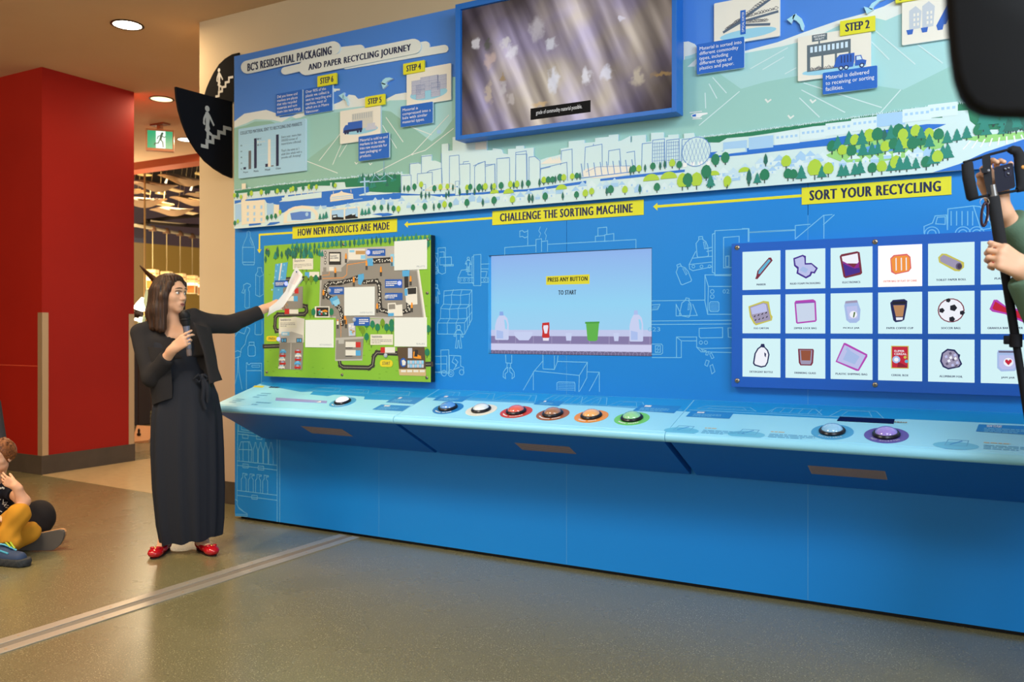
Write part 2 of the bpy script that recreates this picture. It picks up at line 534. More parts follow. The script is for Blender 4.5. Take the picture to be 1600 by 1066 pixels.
# downlights
M_lens = mat('lit downlight lens', (255, 244, 220), .5, emit=9.0)
M_trimring = mat('dark downlight rim', (70, 48, 34), .4, .3)
M_refl = mat('downlight reflector', (235, 225, 205), .3, emit=2.2, emit_rgb=(255, 226, 170))
def downlight(u, v, label, watt, lens):
    p = on(u, v, z=CEIL)
    t = thing('downlight', label, 'ceiling light', (p.x, p.y, CEIL), 0, 'recessed ceiling downlights')
    b = MB(); b.lathe([(.112, -.001), (.122, -.001), (.126, -.006), (.118, -.010), (.108, -.008), (.106, .0)], M_trimring, 32, Matrix.Translation(p)); b.build('rim', t, 40)
    b = MB(); b.lathe([(.0, -.004), (.106, -.004), (.106, -.002), (0, -.002)][::1], lens, 32, Matrix.Translation(p)); b.build('lens', t, 40)
    area('downlight_glow', (p.x, p.y, CEIL - .03), (p.x, p.y, 0), .18, watt, WARM)
downlight(199, 38.5, 'bright round downlight nearest the red column top, largest of three', 38, M_lens)
downlight(252.5, 154.5, 'round downlight with dimmer reflector between column and stair sign', 45, M_refl)
downlight(292, 218, 'bright downlight half hidden behind the projecting stair sign', 45, M_lens)
# ------------------------------------------------------------------ display wall
def emat(name, rgb, s=0.9, rough=.3):
    m = mat(name, (4, 4, 5), rough, emit=s, emit_rgb=rgb, spec=.3)
    return m
M_blue = noise_mat('blue vinyl wall', (16, 130, 212), (17, 132, 214), 1.0, .42, .35)
M_line = mat('pale blue printed line', (112, 188, 232), .5)
M_yel = mat('yellow label', (222, 218, 42), .5)
M_ink = mat('navy lettering', (18, 34, 74), .5)
M_black = mat('black edge', (12, 14, 20), .5)
M_white = mat('white print', (238, 240, 238), .5)
M_cardb = mat('blue caption plate', (30, 100, 192), .5)
M_cardw = mat('off white card', (232, 228, 214), .5)
M_edge = mat('pale acrylic edge', (205, 226, 240), .4)
M_sky = mat('mural sky blue', (72, 132, 216), .5)
M_snow = mat('mural snow', (226, 232, 226), .5)
M_tealL = mat('mural light teal', (166, 212, 212), .5)
M_tealM = mat('mural mid teal', (150, 200, 192), .5)
M_tealD = mat('mural grey green', (142, 188, 172), .5)
M_bld = mat('mural pale building', (206, 230, 230), .5)
M_bldl = mat('mural building outline', (104, 150, 208), .5)
M_water = mat('mural water blue', (36, 112, 204), .5)
M_ltblue = mat('mural house blue', (164, 204, 236), .5)
M_gD = mat('mural dark green', (32, 124, 88), .5)
M_gP = mat('mural pine teal', (38, 134, 118), .5)
M_gC = mat('mural cypress', (36, 106, 92), .5)
M_gL = mat('mural lime', (172, 206, 62), .5)
M_grass = mat('mural grass', (150, 210, 120), .5)
M_trunk = mat('mural trunk', (40, 66, 62), .5)

XE = 5.75                                   # display runs on past the right of the view
PW, PM, PR = wallplane(0), wallplane(-.030), wallplane(-.042)
PC, PK = wallplane(-.047), wallplane(-.056)
hx0, hz1 = PW.px(763, 399.5); hx1, hz0 = PW.px(1018.6, 557)
MZ0, MZ1, MX0 = 2.056, 3.272, .009

dw = thing('display_wall', 'long blue exhibit wall with pale outline drawings under the mural', 'display wall', (0, 0, 0))
xs = [-.016, 1.272, 2.598, 3.902, XE]
z0, z1 = .022, MZ1 - .02
g = .0012
def panel(pts):
    b = MB(); b.prism([(x, 0, z) for x, z in pts], (0, .045, 0), M_blue); b.build('panel', dw)
panel([(xs[0], z0), (xs[1] - g, z0), (xs[1] - g, z1), (xs[0], z1)])
panel([(xs[1] + g, z0), (xs[2] - g, z0), (xs[2] - g, hz0), (hx0, hz0), (hx0, hz1), (xs[2] - g, hz1), (xs[2] - g, z1), (xs[1] + g, z1)])
panel([(xs[2] + g, z0), (xs[3] - g, z0), (xs[3] - g, z1), (xs[2] + g, z1), (xs[2] + g, hz1), (hx1, hz1), (hx1, hz0), (xs[2] + g, hz0)])
panel([(xs[3] + g, z0), (xs[4], z0), (xs[4], z1), (xs[3] + g, z1)])
b = MB()
b.box((xs[0], .046, .022), (XE, .34, MZ1 - .03), mat('seam blue', (66, 150, 220), .5)); b.build('core', dw)
b = MB(); b.box((xs[0] + .03, .03, 0), (XE - .02, .33, .022), M_black); b.build('toe_kick', dw)

# outline drawings printed on the wall
A = Art(PW); LW = .0042
def L(z, pts, closed=False, w=LW): A.pl(z(pts), w, M_line, 1, closed)
zA = zm(360, 350, 4.1)
L(zA, [(78,150),(78,250),(85,262),(150,262),(155,250),(155,150),(140,115),(127,80),(127,55),(118,45),(108,50),(106,80),(90,115)], True)
L(zA, [(78,150),(155,150)]); L(zA, [(80,245),(152,245)]); L(zA, [(130,85),(148,125),(140,140),(125,105)], True, .003)
L(zA, [(175,280),(200,280),(200,300),(212,325),(212,450),(188,467),(162,455),(162,325),(175,305)], True)
L(zA, [(188,340),(188,467)], w=.003); L(zA, [(162,325),(188,340),(212,325)], w=.003)
L(zA, [(95,435),(92,530),(100,540),(122,535),(122,435),(117,425),(117,408),(130,400),(128,388),(105,380),(85,392),(85,415),(73,440),(85,445),(95,420)], True)
L(zA, [(30,720),(50,690),(90,705),(105,660),(125,670),(122,690),(105,720),(95,770),(70,800),(62,850),(30,860)])
L(zA, [(30,820),(45,812),(70,822)]); L(zA, [(50,850),(55,950),(75,1060)]); L(zA, [(50,860),(45,960),(28,1030)])
L(zA, [(120,758),(152,758),(152,778),(160,790),(160,840),(152,847),(120,847),(113,838),(113,790),(120,778)], True); L(zA, [(120,778),(152,778)])
L(zA, [(160,640),(157,705),(165,710),(198,710),(203,700),(203,620)])
L(zA, [(103,890),(110,890),(112,900),(122,902),(130,893),(200,893),(200,1050),(103,1062)], True); L(zA, [(103,940),(200,940)])
L(zA, [(138,905),(188,905),(188,918),(138,918)], True, .003)
zB = zm(350, 560, 3.946)
L(zB, [(85,410),(80,880)]); L(zB, [(328,500),(328,1008)]); L(zB, [(344,505),(344,1010)])
for y0, y1 in ((450,480),(466,498),(632,660),(660,690),(815,845),(845,876)):
    L(zB, [(84,y0),(328,y1)])
for x, y in ((132,482),(217,488),(133,664),(228,677),(189,857)):
    L(zB, [(x-17,y-13),(x+17,y-10),(x+17,y+13),(x-17,y+10)], True)
L(zB, [(95,635),(92,560),(105,515),(158,515),(172,560),(168,640)]); L(zB, [(118,635),(118,515)]); L(zB, [(152,638),(152,515)]); L(zB, [(92,562),(172,565)])
for i in range(4):
    x = 180 + i * 32
    L(zB, [(x,640+i*3),(x,565+i*2),(x+9,540),(x+11,520),(x+17,520),(x+19,540),(x+28,565+i*2),(x+28,643+i*3)])
    x = 107 + i * 44; y = 745 + i * 4
    L(zB, [(x,815+i*5),(x,y),(x+9,y-12),(x+9,y-36),(x+36,y-32),(x+36,y-25),(x+22,y-26),(x+22,y-12),(x+30,y),(x+30,819+i*5)])
L(zB, [(90,410),(90,448)]); L(zB, [(108,412),(108,440),(155,446),(155,425)]); L(zB, [(173,430),(173,455)])
L(zB, [(70,870),(84,880),(80,900),(90,920),(120,945),(144,960),(144,975),(70,972)]); L(zB, [(70,962),(144,964)])
for i in range(4): L(zB, [(86+i*9,915+i*7),(98+i*9,935+i*5)], w=.003)
zC = zm(660, 380, 4.845)
# forklifts
L(zC, [(118,38),(175,34),(175,225),(150,235),(128,225),(118,210)], True); L(zC, [(130,68),(165,66),(165,105)]); L(zC, [(132,108),(220,105),(220,165),(132,165)], True); L(zC, [(140,165),(235,162),(235,172),(160,174)])
L(zC, [(85,80),(118,78)]); L(zC, [(85,80),(90,190)]); L(zC, [(95,90),(115,130),(95,160),(115,190)])
for z, x, y, r in ((zC,104,210,24),(zC,104,210,12),(zC,164,985,22),(zC,216,985,26),(zC,216,985,12),(zC,297,978,20)):
    c = PW.px(*z([(x,y)])[0]); rr = r/4.845/258
    A.ring(c[0], c[1], rr-LW/2, rr+LW/2, M_line, 1, 18)
L(zC, [(140,810),(200,808),(200,990)]); L(zC, [(140,810),(142,990)]); L(zC, [(92,858),(185,855),(185,975),(92,975)], True); L(zC, [(92,915),(185,915)]); L(zC, [(140,856),(140,975)]); L(zC, [(82,978),(200,985)])
L(zC, [(205,850),(290,855),(290,930),(312,940),(312,985)]); L(zC, [(205,850),(205,975)]); L(zC, [(240,860),(225,900),(260,925),(235,960),(280,940)]); L(zC, [(250,880),(270,900),(250,930)])
# workers
def worker(z, x, y, h):
    s = h / 150.0
    q = lambda pts: [(x + a * s, y + c * s) for a, c in pts]
    L(z, q([(-8,-150),(8,-150),(12,-138),(8,-122),(-8,-122),(-12,-138)]), True)
    L(z, q([(-10,-118),(14,-118),(24,-98),(30,-74),(22,-72),(14,-92),(12,-62),(20,0),(6,0),(2,-50),(-4,-50),(-8,0),(-22,0),(-14,-62),(-16,-92),(-24,-76),(-32,-80),(-22,-106)]), True)
worker(zC, 105, 455, 142); worker(zC, 275, 795, 172); worker(zC, 348, 215, 108)
# stack of bales
L(zC, [(165,362),(300,352),(375,355),(375,575),(320,690),(115,688),(115,605),(137,570),(140,490),(160,462)], True)
for p in ([(160,400),(220,392),(288,395),(360,385)],[(140,495),(205,500),(270,495),(335,492),(375,460)],[(118,605),(188,605),(255,605),(320,603),(375,520)],[(160,462),(215,465),(290,465),(352,465)],[(137,572),(200,572),(268,575),(335,570)],
          [(235,352),(220,392),(222,460),(205,500),(208,570),(188,605),(190,688)],[(300,352),(288,395),(290,462),(270,495),(272,570),(255,605),(255,690)],[(375,355),(358,385),(355,462),(335,492),(338,570),(320,603),(320,690)],[(355,470),(358,620)],[(340,560),(342,650)]):
    L(zC, p, w=.0036)
# conveyor at the screen's left
L(zC, [(388,90),(443,85),(443,322),(388,322)], True); L(zC, [(388,100),(376,105),(376,300),(388,310)]); L(zC, [(295,205),(345,200),(345,240),(376,240)]); L(zC, [(295,205),(270,262),(270,295),(290,302),(388,300)]); L(zC, [(270,262),(388,262)]); L(zC, [(443,160),(505,157)]); L(zC, [(443,195),(500,195)]); L(zC, [(443,215),(490,215),(480,255)]); L(zC, [(443,262),(505,262)]); L(zC, [(443,297),(505,297)])
for x in (285, 318, 352, 470, 497):
    c = PW.px(*zC([(x, 280)])[0]); A.ring(c[0], c[1], .006, .009, M_line, 1, 12)
zD = zm(660, 350, 3.2)
L(zD, [(412,155),(412,118),(568,107)]); L(zD, [(628,102),(1068,78),(1068,120)]); L(zD, [(568,140),(568,78),(596,74),(596,138)]); L(zD, [(598,88),(626,84),(626,136)])
L(zD, [(527,105),(527,30)]); L(zD, [(527,35),(510,42),(500,33),(487,36),(487,65),(500,62),(512,70),(527,63)])
L(zD, [(590,15),(582,35),(592,48),(584,66)], w=.0034); L(zD, [(622,22),(612,45),(620,58),(616,78)], w=.0034)
L(zD, [(865,90),(865,62),(912,58),(912,88)]); L(zD, [(878,60),(878,20),(922,16),(922,50)]); L(zD, [(912,55),(957,48),(957,85)])
L(zD, [(416,655),(418,695),(447,697),(447,657)]); L(zD, [(424,697),(422,722)]); L(zD, [(440,697),(442,722)])
for sx in (-1, 1):
    q = [(432+sx*a, c) for a, c in ((4,718),(14,722),(27,742),(28,765),(16,774),(18,750),(6,740))]
    L(zD, q, True)
L(zD, [(603,655),(603,725),(660,728),(660,660)]); L(zD, [(660,728),(675,690),(678,660)]); L(zD, [(603,685),(560,735),(505,830)]); L(zD, [(560,735),(785,758),(825,692),(678,688)]); L(zD, [(555,740),(555,830)]); L(zD, [(785,758),(782,838)]); L(zD, [(825,692),(822,770),(785,838)]); L(zD, [(825,740),(885,742),(885,838)]); L(zD, [(885,742),(835,835)])
L(zD, [(673,830),(673,795),(682,790),(760,792),(763,800),(763,835)]);
for i in range(5): L(zD, [(680,798+i*8),(758,800+i*8)], w=.0022)
zE = zm(1000, 300, 3.33)
def jug(x, y, h, rot):
    s = h / 110.0; c, sn = math.cos(R(rot)), math.sin(R(rot))
    q = lambda pts: [(x + (a * c - d * sn) * s, y + (a * sn + d * c) * s) for a, d in pts]
    L(zE, q([(-30,50),(-30,-20),(-14,-38),(-12,-55),(8,-55),(9,-38),(24,-25),(32,0),(32,50),(26,56),(-24,56)]), True)
    L(zE, q([(10,-25),(20,-20),(22,10),(14,14),(12,-10)]), True, .003)
    L(zE, q([(-14,-42),(10,-42)]), False, .003)
jug(322, 285, 105, -5); jug(222, 425, 105, -22); jug(240, 600, 95, 12)
L(zE, [(290,310),(272,345),(256,378),(258,400),(275,410),(375,390)]); L(zE, [(275,345),(375,335)]); L(zE, [(256,378),(375,365)]); L(zE, [(345,295),(375,288)]); L(zE, [(348,310),(375,305)])
for x in (278, 320, 362):
    c = PW.px(*zE([(x, 388)])[0]); A.ring(c[0], c[1], .006, .0095, M_line, 1, 12)
L(zE, [(390,202),(563,192),(563,258)]); L(zE, [(390,202),(390,435),(470,436)]); L(zE, [(390,215),(377,220),(377,418),(390,424)]); L(zE, [(435,395),(435,237),(516,231),(516,262)]); L(zE, [(435,395),(475,393)]); L(zE, [(446,388),(446,335),(463,333),(463,388)], True)
L(zE, [(565,212),(808,200)]); L(zE, [(808,245),(808,175),(885,168)]); L(zE, [(808,245),(955,122),(999,118)]); L(zE, [(957,122),(957,240)]); L(zE, [(955,170),(1010,120)])
L(zE, [(338,432),(475,430)]); L(zE, [(338,432),(338,570),(352,637),(475,637)]); L(zE, [(338,432),(356,492),(475,492)]); L(zE, [(356,492),(352,637)])
for y in (518, 545):
    c = PW.px(*zE([(376, y)])[0]); A.ring(c[0], c[1], .008, .0115, M_line, 1, 14)
L(zE, [(362,578),(368,572),(405,572),(411,578),(411,615),(405,622),(368,622),(362,615)], True)
for i in range(5): L(zE, [(368,582+i*8),(405,582+i*8)], w=.0022)
a0, b0 = PW.px(*zE([(430, 529)])[0]); a1, b1 = PW.px(*zE([(466, 506)])[0]); A.text('02', a0, b0, a1, b1, M_line, 1, .01)
a0, b0 = PW.px(*zE([(60, 726)])[0]); a1, b1 = PW.px(*zE([(106, 704)])[0]); A.text('023', a0 - .02, b0, a1, b1, M_line, 1, .01)
L(zE, [(62,567),(338,563)]); L(zE, [(62,672),(475,668)]); L(zE, [(62,690),(475,687)]); L(zE, [(188,585),(188,645),(298,643),(275,585)]); L(zE, [(188,585),(215,640)])
L(zE, [(64,588),(104,585),(92,612),(64,614)]); L(zE, [(70,598),(96,596)], w=.0025); L(zE, [(66,606),(94,604)], w=.0025)
L(zE, [(308,710),(430,706),(430,758),(315,760),(308,752)], True); L(zE, [(458,708),(475,708)]); L(zE, [(458,708),(460,755),(475,758)])
for x in (317, 343):
    c = PW.px(*zE([(x, 784)])[0]); A.ring(c[0], c[1], .007, .0105, M_line, 1, 14)
L(zE, [(64,862),(215,862),(215,775),(295,775)]); L(zE, [(190,860),(190,755),(295,755),(295,808),(318,832),(475,836)]); L(zE, [(190,755),(215,775)]); L(zE, [(318,815),(475,812)]); L(zE, [(295,808),(318,815)])
L(zE, [(62,792),(112,792),(118,800),(118,838),(110,845),(62,845)]); L(zE, [(80,800),(106,800),(106,835),(80,835)], True); L(zE, [(98,803),(86,820),(100,818),(88,833)], w=.003)
for pts in ([(345,835),(358,830),(352,850),(342,848)],[(362,842),(372,838),(385,862),(374,868)],[(345,875),(360,880),(350,908),(337,900)],[(364,905),(378,898),(390,935),(374,947)],[(320,820),(345,826),(330,832)]):
    L(zE, pts, True, .0036)
zF = zm(1160, 200, 3.636)
L(zF, [(1032,597),(1032,560),(1080,540),(1095,500),(1160,495),(1165,578)]); L(zF, [(1098,545),(1108,508),(1152,505),(1152,548)], True); L(zF, [(1165,578),(1168,460),(1312,443),(1352,448),(1412,545),(1412,570),(1350,580)]); L(zF, [(1312,443),(1355,575)])
for x in (1186, 1217, 1248, 1280, 1308): L(zF, [(x, 475), (x, 552)])
for x in (1076, 1252, 1330):
    for r in (.017, .030):
        c = PW.px(*zF([(x, 600)])[0])
        n = 12
        A.line([(c[0] + r * math.cos(math.pi * i / n), c[1] + r * math.sin(math.pi * i / n)) for i in range(n + 1)], LW, M_line)
L(zF, [(0,572),(38,572),(38,645)]); L(zF, [(38,592),(300,578)])
M_seam = mat('pale seam', (74, 152, 214), .5)
for x in xs[1:4]:
    A.rect(x - .0016, z0 + .001, x + .0016, .592, M_seam, 1); A.rect(x - .0016, .979, x + .0016, hz0 - .002 if x == xs[2] else 1.9, M_seam, .5)
A.build('outline_print', dw)

# yellow headings and their arrows
def heading(name_txt, pts, txt, label, arrow):
    ab = [PW.px(*q) for q in pts]
    a0, a1 = min(p[0] for p in ab), max(p[0] for p in ab)
    b0 = (ab[2][1] + ab[3][1]) / 2; b1 = (ab[0][1] + ab[1][1]) / 2
    t = thing('heading_sign', label, 'sign', (a0, 0, b0))
    pl = wallplane(-.004)
    slab('plate', [(a0, b0), (a1, b0), (a1, b1), (a0, b1)], pl, .004, M_yel, t)
    T = Art(pl); w, h = a1 - a0, b1 - b0
    T.text(txt, a0 + w * .055, b0 + h * .21, a1 - w * .065, b1 - h * .2, M_ink, 1, .058, 1.13); T.build('lettering', t)
    if arrow:
        path, head = arrow
        T = Art(PW); T.line([PW.px(*q) for q in path], .014, M_yel, 2)
        T.poly([PW.px(*q) for q in head], M_yel, 2); T.build('arrow', t)
z5 = zm(360, 200, 3.636); z6 = zm(740, 200, 3.636); z7 = zm(1160, 200, 3.636)
heading('h', z5([(355,562),(948,516),(948,592),(355,630)]), 'HOW NEW PRODUCTS ARE MADE', 'yellow sign reading HOW NEW PRODUCTS ARE MADE above the green map board',
        (z5([(355,595),(166,607),(165,690)]), z5([(152,690),(178,690),(165,712)])))
heading('h', z6([(108,475),(967,407),(967,495),(108,552)]), 'CHALLENGE THE SORTING MACHINE', 'yellow sign reading CHALLENGE THE SORTING MACHINE above the recessed screen',
        (z5([(1490,512),(1010,548)]), z5([(1008,530),(1008,567),(988,549)])))
heading('h', z7([(338,340),(1188,275),(1188,380),(338,436)]), 'SORT YOUR RECYCLING', 'yellow sign reading SORT YOUR RECYCLING above the picture tile board',
        (z7([(338,385),(0,410)]) [:1] + z6([(1045,446)]), z6([(1045,425),(1045,470),(1020,447)])))

# ------------------------------------------------------------------ mural
mu = thing('mural_board', 'wide illustrated mural of mountains, city and trees topping the blue wall', 'mural', (0, -.03, MZ0))
b = MB(); b.box((MX0, -.030, MZ0), (XE, -.001, MZ1), M_sky, .001); b.build('board', mu)
A = Art(PM)
z2 = zm(350, 40, 4.1); z4 = zm(1060, 0, 2.963); z3 = zm(700, 0, 3.9925)
bl, br = PM.px(366.5, 350), (XE - .002, 2.2)
def land(px, m, lay, xr=None, zb=2.1):
    ab = [PM.px(*q) for q in px]
    ab = [(max(a, MX0 + .001), min(c, MZ1 - .002)) for a, c in ab]
    A.poly(ab + [((xr or ab[-1][0]), zb), (ab[0][0], zb)], m, lay)
# left mountains
land(z2([(60,615),(130,565),(270,540),(330,560),(360,590),(440,580),(520,540),(560,545),(640,520),(700,505),(740,490),(780,465),(800,442),(840,448),(860,470),(960,450),(1040,470),(1100,440),(1160,430),(1300,440),(1480,372),(1520,365)]), M_snow, 1)
land(z2([(60,655),(140,628),(200,600),(310,605),(370,618),(430,582),(470,600),(540,565),(640,550),(700,540),(860,520),(1000,510),(1060,480),(1200,475),(1250,500),(1400,480),(1520,440)]), M_tealL, 2)
land(z2([(60,660),(140,640),(200,615),(300,612),(380,650),(520,870),(600,795),(760,690),(1012,543),(1070,552),(1330,742),(1400,690),(1520,530)]), M_tealD, 3)
A.pp(z2([(520,870),(380,640),(440,600),(640,560),(1010,543),(760,690)]), M_tealM, 4)
for p in ([(612,865),(745,695)],[(698,890),(760,745)],[(740,840),(790,760)],[(1040,590),(1148,745)],[(1018,640),(1106,785)],[(530,868),(728,945)],[(1200,650),(1330,700)],[(1205,825),(1440,575)],[(1210,825),(1290,800),(1470,660)],[(940,960),(1205,825)]):
    A.pl(z2(p), .005, M_snow, 5)
for x, y in ((850, 885), (940, 890)): A.pl(z2([(x-9,y-8),(x-2,y+2),(x+8,y-6)]), .006, M_snow, 5)
A.pp(z2([(1366,672),(1390,668),(1390,690),(1366,694)]), M_ltblue, 6); A.pp(z2([(1198,828),(1206,818),(1215,828),(1206,832)]), M_snow, 6)
A.pp(z2([(696,402),(718,405),(744,405),(744,416),(720,418),(718,424),(696,426)]), M_snow, 5)
# the slopes carry on behind the television
A.pp([(706,120),(900,130),(1085,90),(1085,270),(706,300)], M_tealM, 2.5)
# right mountains
land(z3([(1470,262),(1500,258),(1540,275),(1560,300),(1600,330)]) + z4([(100,235),(300,238),(460,195),(580,150),(740,95),(850,65),(950,30),(1005,2),(1020,-12),(1200,-40),(1500,-40),(1600,10),(1720,40)]), M_snow, 1)
land(z4([(30,262),(60,255),(130,225),(200,235),(310,246),(480,215),(620,180),(740,120),(860,90),(900,80),(960,95),(1040,60),(1240,100),(1480,40),(1720,90)]), M_tealL, 2)
A.pp(z4([(42,310),(80,275),(110,262),(75,308)]), M_snow, 3)
land(z4([(30,325),(175,330),(290,412),(400,380),(560,350),(800,380),(1040,416),(1250,312),(1480,200),(1600,215),(1720,180)]), M_tealM, 3)
for p in ([(890,190),(975,275)],[(915,145),(1095,297)],[(1040,170),(1040,170)],[(1105,205),(1222,292)],[(335,318),(505,222)],[(392,322),(488,265)],[(495,342),(545,315)],[(160,360),(222,430)],[(143,390),(178,455)],[(124,432),(127,500)],[(98,580),(282,425)],[(562,455),(652,542)],[(572,418),(770,520)],[(582,385),(940,498)],[(920,540),(1028,418)]):
    A.pl(z4(p), .005, M_bld, 5)
for x, y in ((415, 468), (622, 470), (520, 543)): A.pl(z4([(x-10,y-6),(x-1,y+5),(x+12,y-5)]), .008, M_snow, 5)
# helicopter
A.pp(z4([(60,532),(75,525),(100,524),(135,522),(136,528),(112,535),(100,545),(70,548),(60,540)]), M_white, 6); A.pp(z4([(64,534),(82,528),(82,540),(66,541)]), M_water, 7); A.pl(z4([(55,522),(108,516)]), .004, M_white, 6)
A.pl(z4([(66,552),(108,549)]), .004, M_white, 6)
A.build('landscape_print', mu)

# raised title clouds
def cloud(nm, px, pl, th, parent):
    return slab(nm, [pl.px(*q) for q in px], pl, th, M_snow, parent, M_edge)
PT0, PT1 = wallplane(-.038), wallplane(-.046)
def capsule(z, x0, y0, x1, y1, r):
    """rounded bar between two points, in the crop's pixels"""
    d = math.hypot(x1 - x0, y1 - y0); nx, ny = -(y1 - y0) / d, (x1 - x0) / d; t = math.atan2(y1 - y0, x1 - x0)
    pts = [(x1 + r * math.cos(t - math.pi / 2 + math.pi * i / 8), y1 + r * math.sin(t - math.pi / 2 + math.pi * i / 8)) for i in range(9)]
    pts += [(x0 + r * math.cos(t + math.pi / 2 + math.pi * i / 8), y0 + r * math.sin(t + math.pi / 2 + math.pi * i / 8)) for i in range(9)]
    return z(pts)
tc = thing('title_cloud', 'raised white cloud sign with the recycling journey title at mural top left', 'sign', (.1, -.03, 2.9))
for i, (x0, y0, x1, y1, r, pl) in enumerate(((600,182,872,148,26,PT0),(780,255,1412,148,25,PT0),(1180,150,1290,128,28,PT0),
        (150,266,702,142,42,PT1),(390,290,700,220,24,PT1),(525,270,1215,132,48,PT1))):
    cloud('cloud_layer', capsule(z2, x0, y0, x1, y1, r), Plane((0, pl.o.y - .0004 * i, 0), (1,0,0), (0,0,1)), .012, tc)
PT2 = wallplane(-.0486)
T = Art(PT2)
def tfit(T, z, p0, p1, txt, m, bold=.02, lay=1, line=1.0, align='LEFT', spacing=1.0):
    a0, b0 = T.p.px(*z([p0])[0]); a1, b1 = T.p.px(*z([p1])[0]); T.text(txt, a0, b0, a1, b1, m, lay, bold, spacing, line, align)
tfit(T, z2, (150,294), (690,128), "BC'S RESIDENTIAL PACKAGING", M_ink, .056, spacing=1.12)
tfit(T, z2, (540,300), (1198,116), 'AND PAPER RECYCLING JOURNEY', M_ink, .056, spacing=1.12)
T.build('lettering', tc)
for o in list(COL.objects):
    pass

# step cards: picture panel, caption plate, step tag
def quad_ab(pl, z, pts):
    ab = [pl.px(*q) for q in z(pts)]
    return (ab[0][0] + ab[3][0]) / 2, (ab[2][1] + ab[3][1]) / 2, (ab[1][0] + ab[2][0]) / 2, (ab[0][1] + ab[1][1]) / 2
def plate(parent, nm, z, quad, pl, th, m, txt=None, bold=.0, mt=None, pad=(.05, .12), side=None, rr=.006, line=1.0, fit=None):
    a0, b0, a1, b1 = quad_ab(pl, z, quad)
    o = slab(nm, roundrect(a0, b0, a1, b1, min(rr, (b1 - b0) * .3)), pl, th, m, parent, side or M_edge)
    if txt:
        T = Art(pl); w, h = a1 - a0, b1 - b0
        f = fit or (pad[0], pad[1], 1 - pad[0], 1 - pad[1])
        T.text(txt, a0 + w * f[0], b0 + h * f[1], a0 + w * f[2], b0 + h * f[3], mt or M_white, 1, bold, 1.0, line)
        T.build('lettering', o)
    return o, (a0, b0, a1, b1)
def steptag(parent, z, quad, txt):
    plate(parent, 'step_tag', z, quad, PK, .012, M_yel, txt, .05, M_ink, (.15, .22), M_yel, .002)

G_card = 'recycling journey step cards'
s4 = thing('step_card', 'STEP 4 card with picture of stacked bales left of the television', 'step card', (1.35, -.03, 2.6), group=G_card)
o, (a0,b0,a1,b1) = plate(s4, 'picture_panel', z2, [(1170,285),(1455,247),(1455,480),(1170,515)], PC, .014, M_cardw)
T = Art(PC); w, h = a1-a0, b1-b0
T.disc(a0+w*.5, b0+h*.27, w*.42, h*.17, mat('pale blue ground', (150,206,228), .5), 1)
M_bale = mat('bale grey', (196,200,214), .5); M_baleD = mat('bale line', (128,140,180), .5)
for bx, by in ((.12,.30),(.32,.36),(.52,.36),(.70,.34),(.22,.16),(.56,.16)):
    for k in range(3):
        x0_, y0_ = a0+w*bx, b0+h*(by+k*.13)
        T.rect(x0_, y0_, x0_+w*.2, y0_+h*.125, M_bale, 2+k*.1)
        for q in (.25,.5,.75): T.rect(x0_, y0_+h*.125*q, x0_+w*.2, y0_+h*.125*q+.0018, M_baleD, 3)
        T.line([(x0_,y0_),(x0_+w*.2,y0_),(x0_+w*.2,y0_+h*.125),(x0_,y0_+h*.125)], .0015, M_baleD, 3, True)
T.build('picture', s4)
steptag(s4, z2, [(1148,245),(1285,220),(1280,292),(1148,315)], 'STEP 4')
plate(s4, 'caption_plate', z2, [(1132,518),(1337,487),(1337,622),(1132,652)], PK, .012, M_cardb, 'Material is\ncompressed into a\nbale with similar\nmaterial types.', pad=(.06,.12))

M_tr = mat('truck blue', (44, 96, 186), .5); M_trd = mat('truck dark', (30, 44, 90), .5); M_gnd = mat('pale blue ground', (150,206,228), .5)
s5 = thing('step_card', 'STEP 5 card with picture of blue truck at a depot', 'step card', (.8, -.03, 2.5), group=G_card)
o, (a0,b0,a1,b1) = plate(s5, 'picture_panel', z2, [(742,545),(1003,512),(1003,722),(745,762)], PC, .014, M_cardw)
T = Art(PC); w, h = a1-a0, b1-b0
T.disc(a0+w*.52, b0+h*.33, w*.42, h*.11, M_gnd, 1)
T.rect(a0+w*.3, b0+h*.38, a0+w*.82, b0+h*.86, mat('depot grey', (206,206,196), .5), 1.5)
for k in range(9): T.rect(a0+w*(.32+k*.055), b0+h*.68, a0+w*(.345+k*.055), b0+h*.84, mat('depot window', (176,182,184), .5), 2)
T.rect(a0+w*.2, b0+h*.4, a0+w*.56, b0+h*.62, M_tr, 3); T.poly([(a0+w*q, b0+h*r_) for q, r_ in ((.08,.32),(.2,.32),(.2,.55),(.14,.55),(.09,.46))], M_tr, 3)
T.rect(a0+w*.1, b0+h*.33, a0+w*.56, b0+h*.4, M_trd, 3)
for q in (.14,.2,.45,.52): T.disc(a0+w*q, b0+h*.31, w*.028, w*.028, M_trd, 4)
for q,r_ in ((.64,.3),(.73,.3),(.82,.3),(.68,.4),(.78,.4)): T.rect(a0+w*q, b0+h*r_, a0+w*(q+.09), b0+h*(r_+.1), M_bale, 4)
T.build('picture', s5)
steptag(s5, z2, [(902,460),(1030,434),(1028,504),(905,524)], 'STEP 5')
plate(s5, 'caption_plate', z2, [(862,712),(1058,685),(1058,842),(862,873)], PK, .012, M_cardb, 'Material is sold to end\nmarkets to be made\ninto raw materials for\nnew packaging or\nproducts.', pad=(.05,.1))
s6 = thing('step_card', 'STEP 6 card, blue text plate under a yellow tag, no picture', 'step card', (.42, -.03, 2.66), group=G_card)
steptag(s6, z2, [(598,325),(720,302),(720,372),(598,393)], 'STEP 6')
plate(s6, 'caption_plate', z2, [(514,408),(695,375),(695,545),(514,574)], PC, .014, M_cardb, 'Over 90% of the\nplastic we collect is\nsent to recycling end\nmarkets, most of\nwhich are in Metro\nVancouver.', pad=(.05,.06))
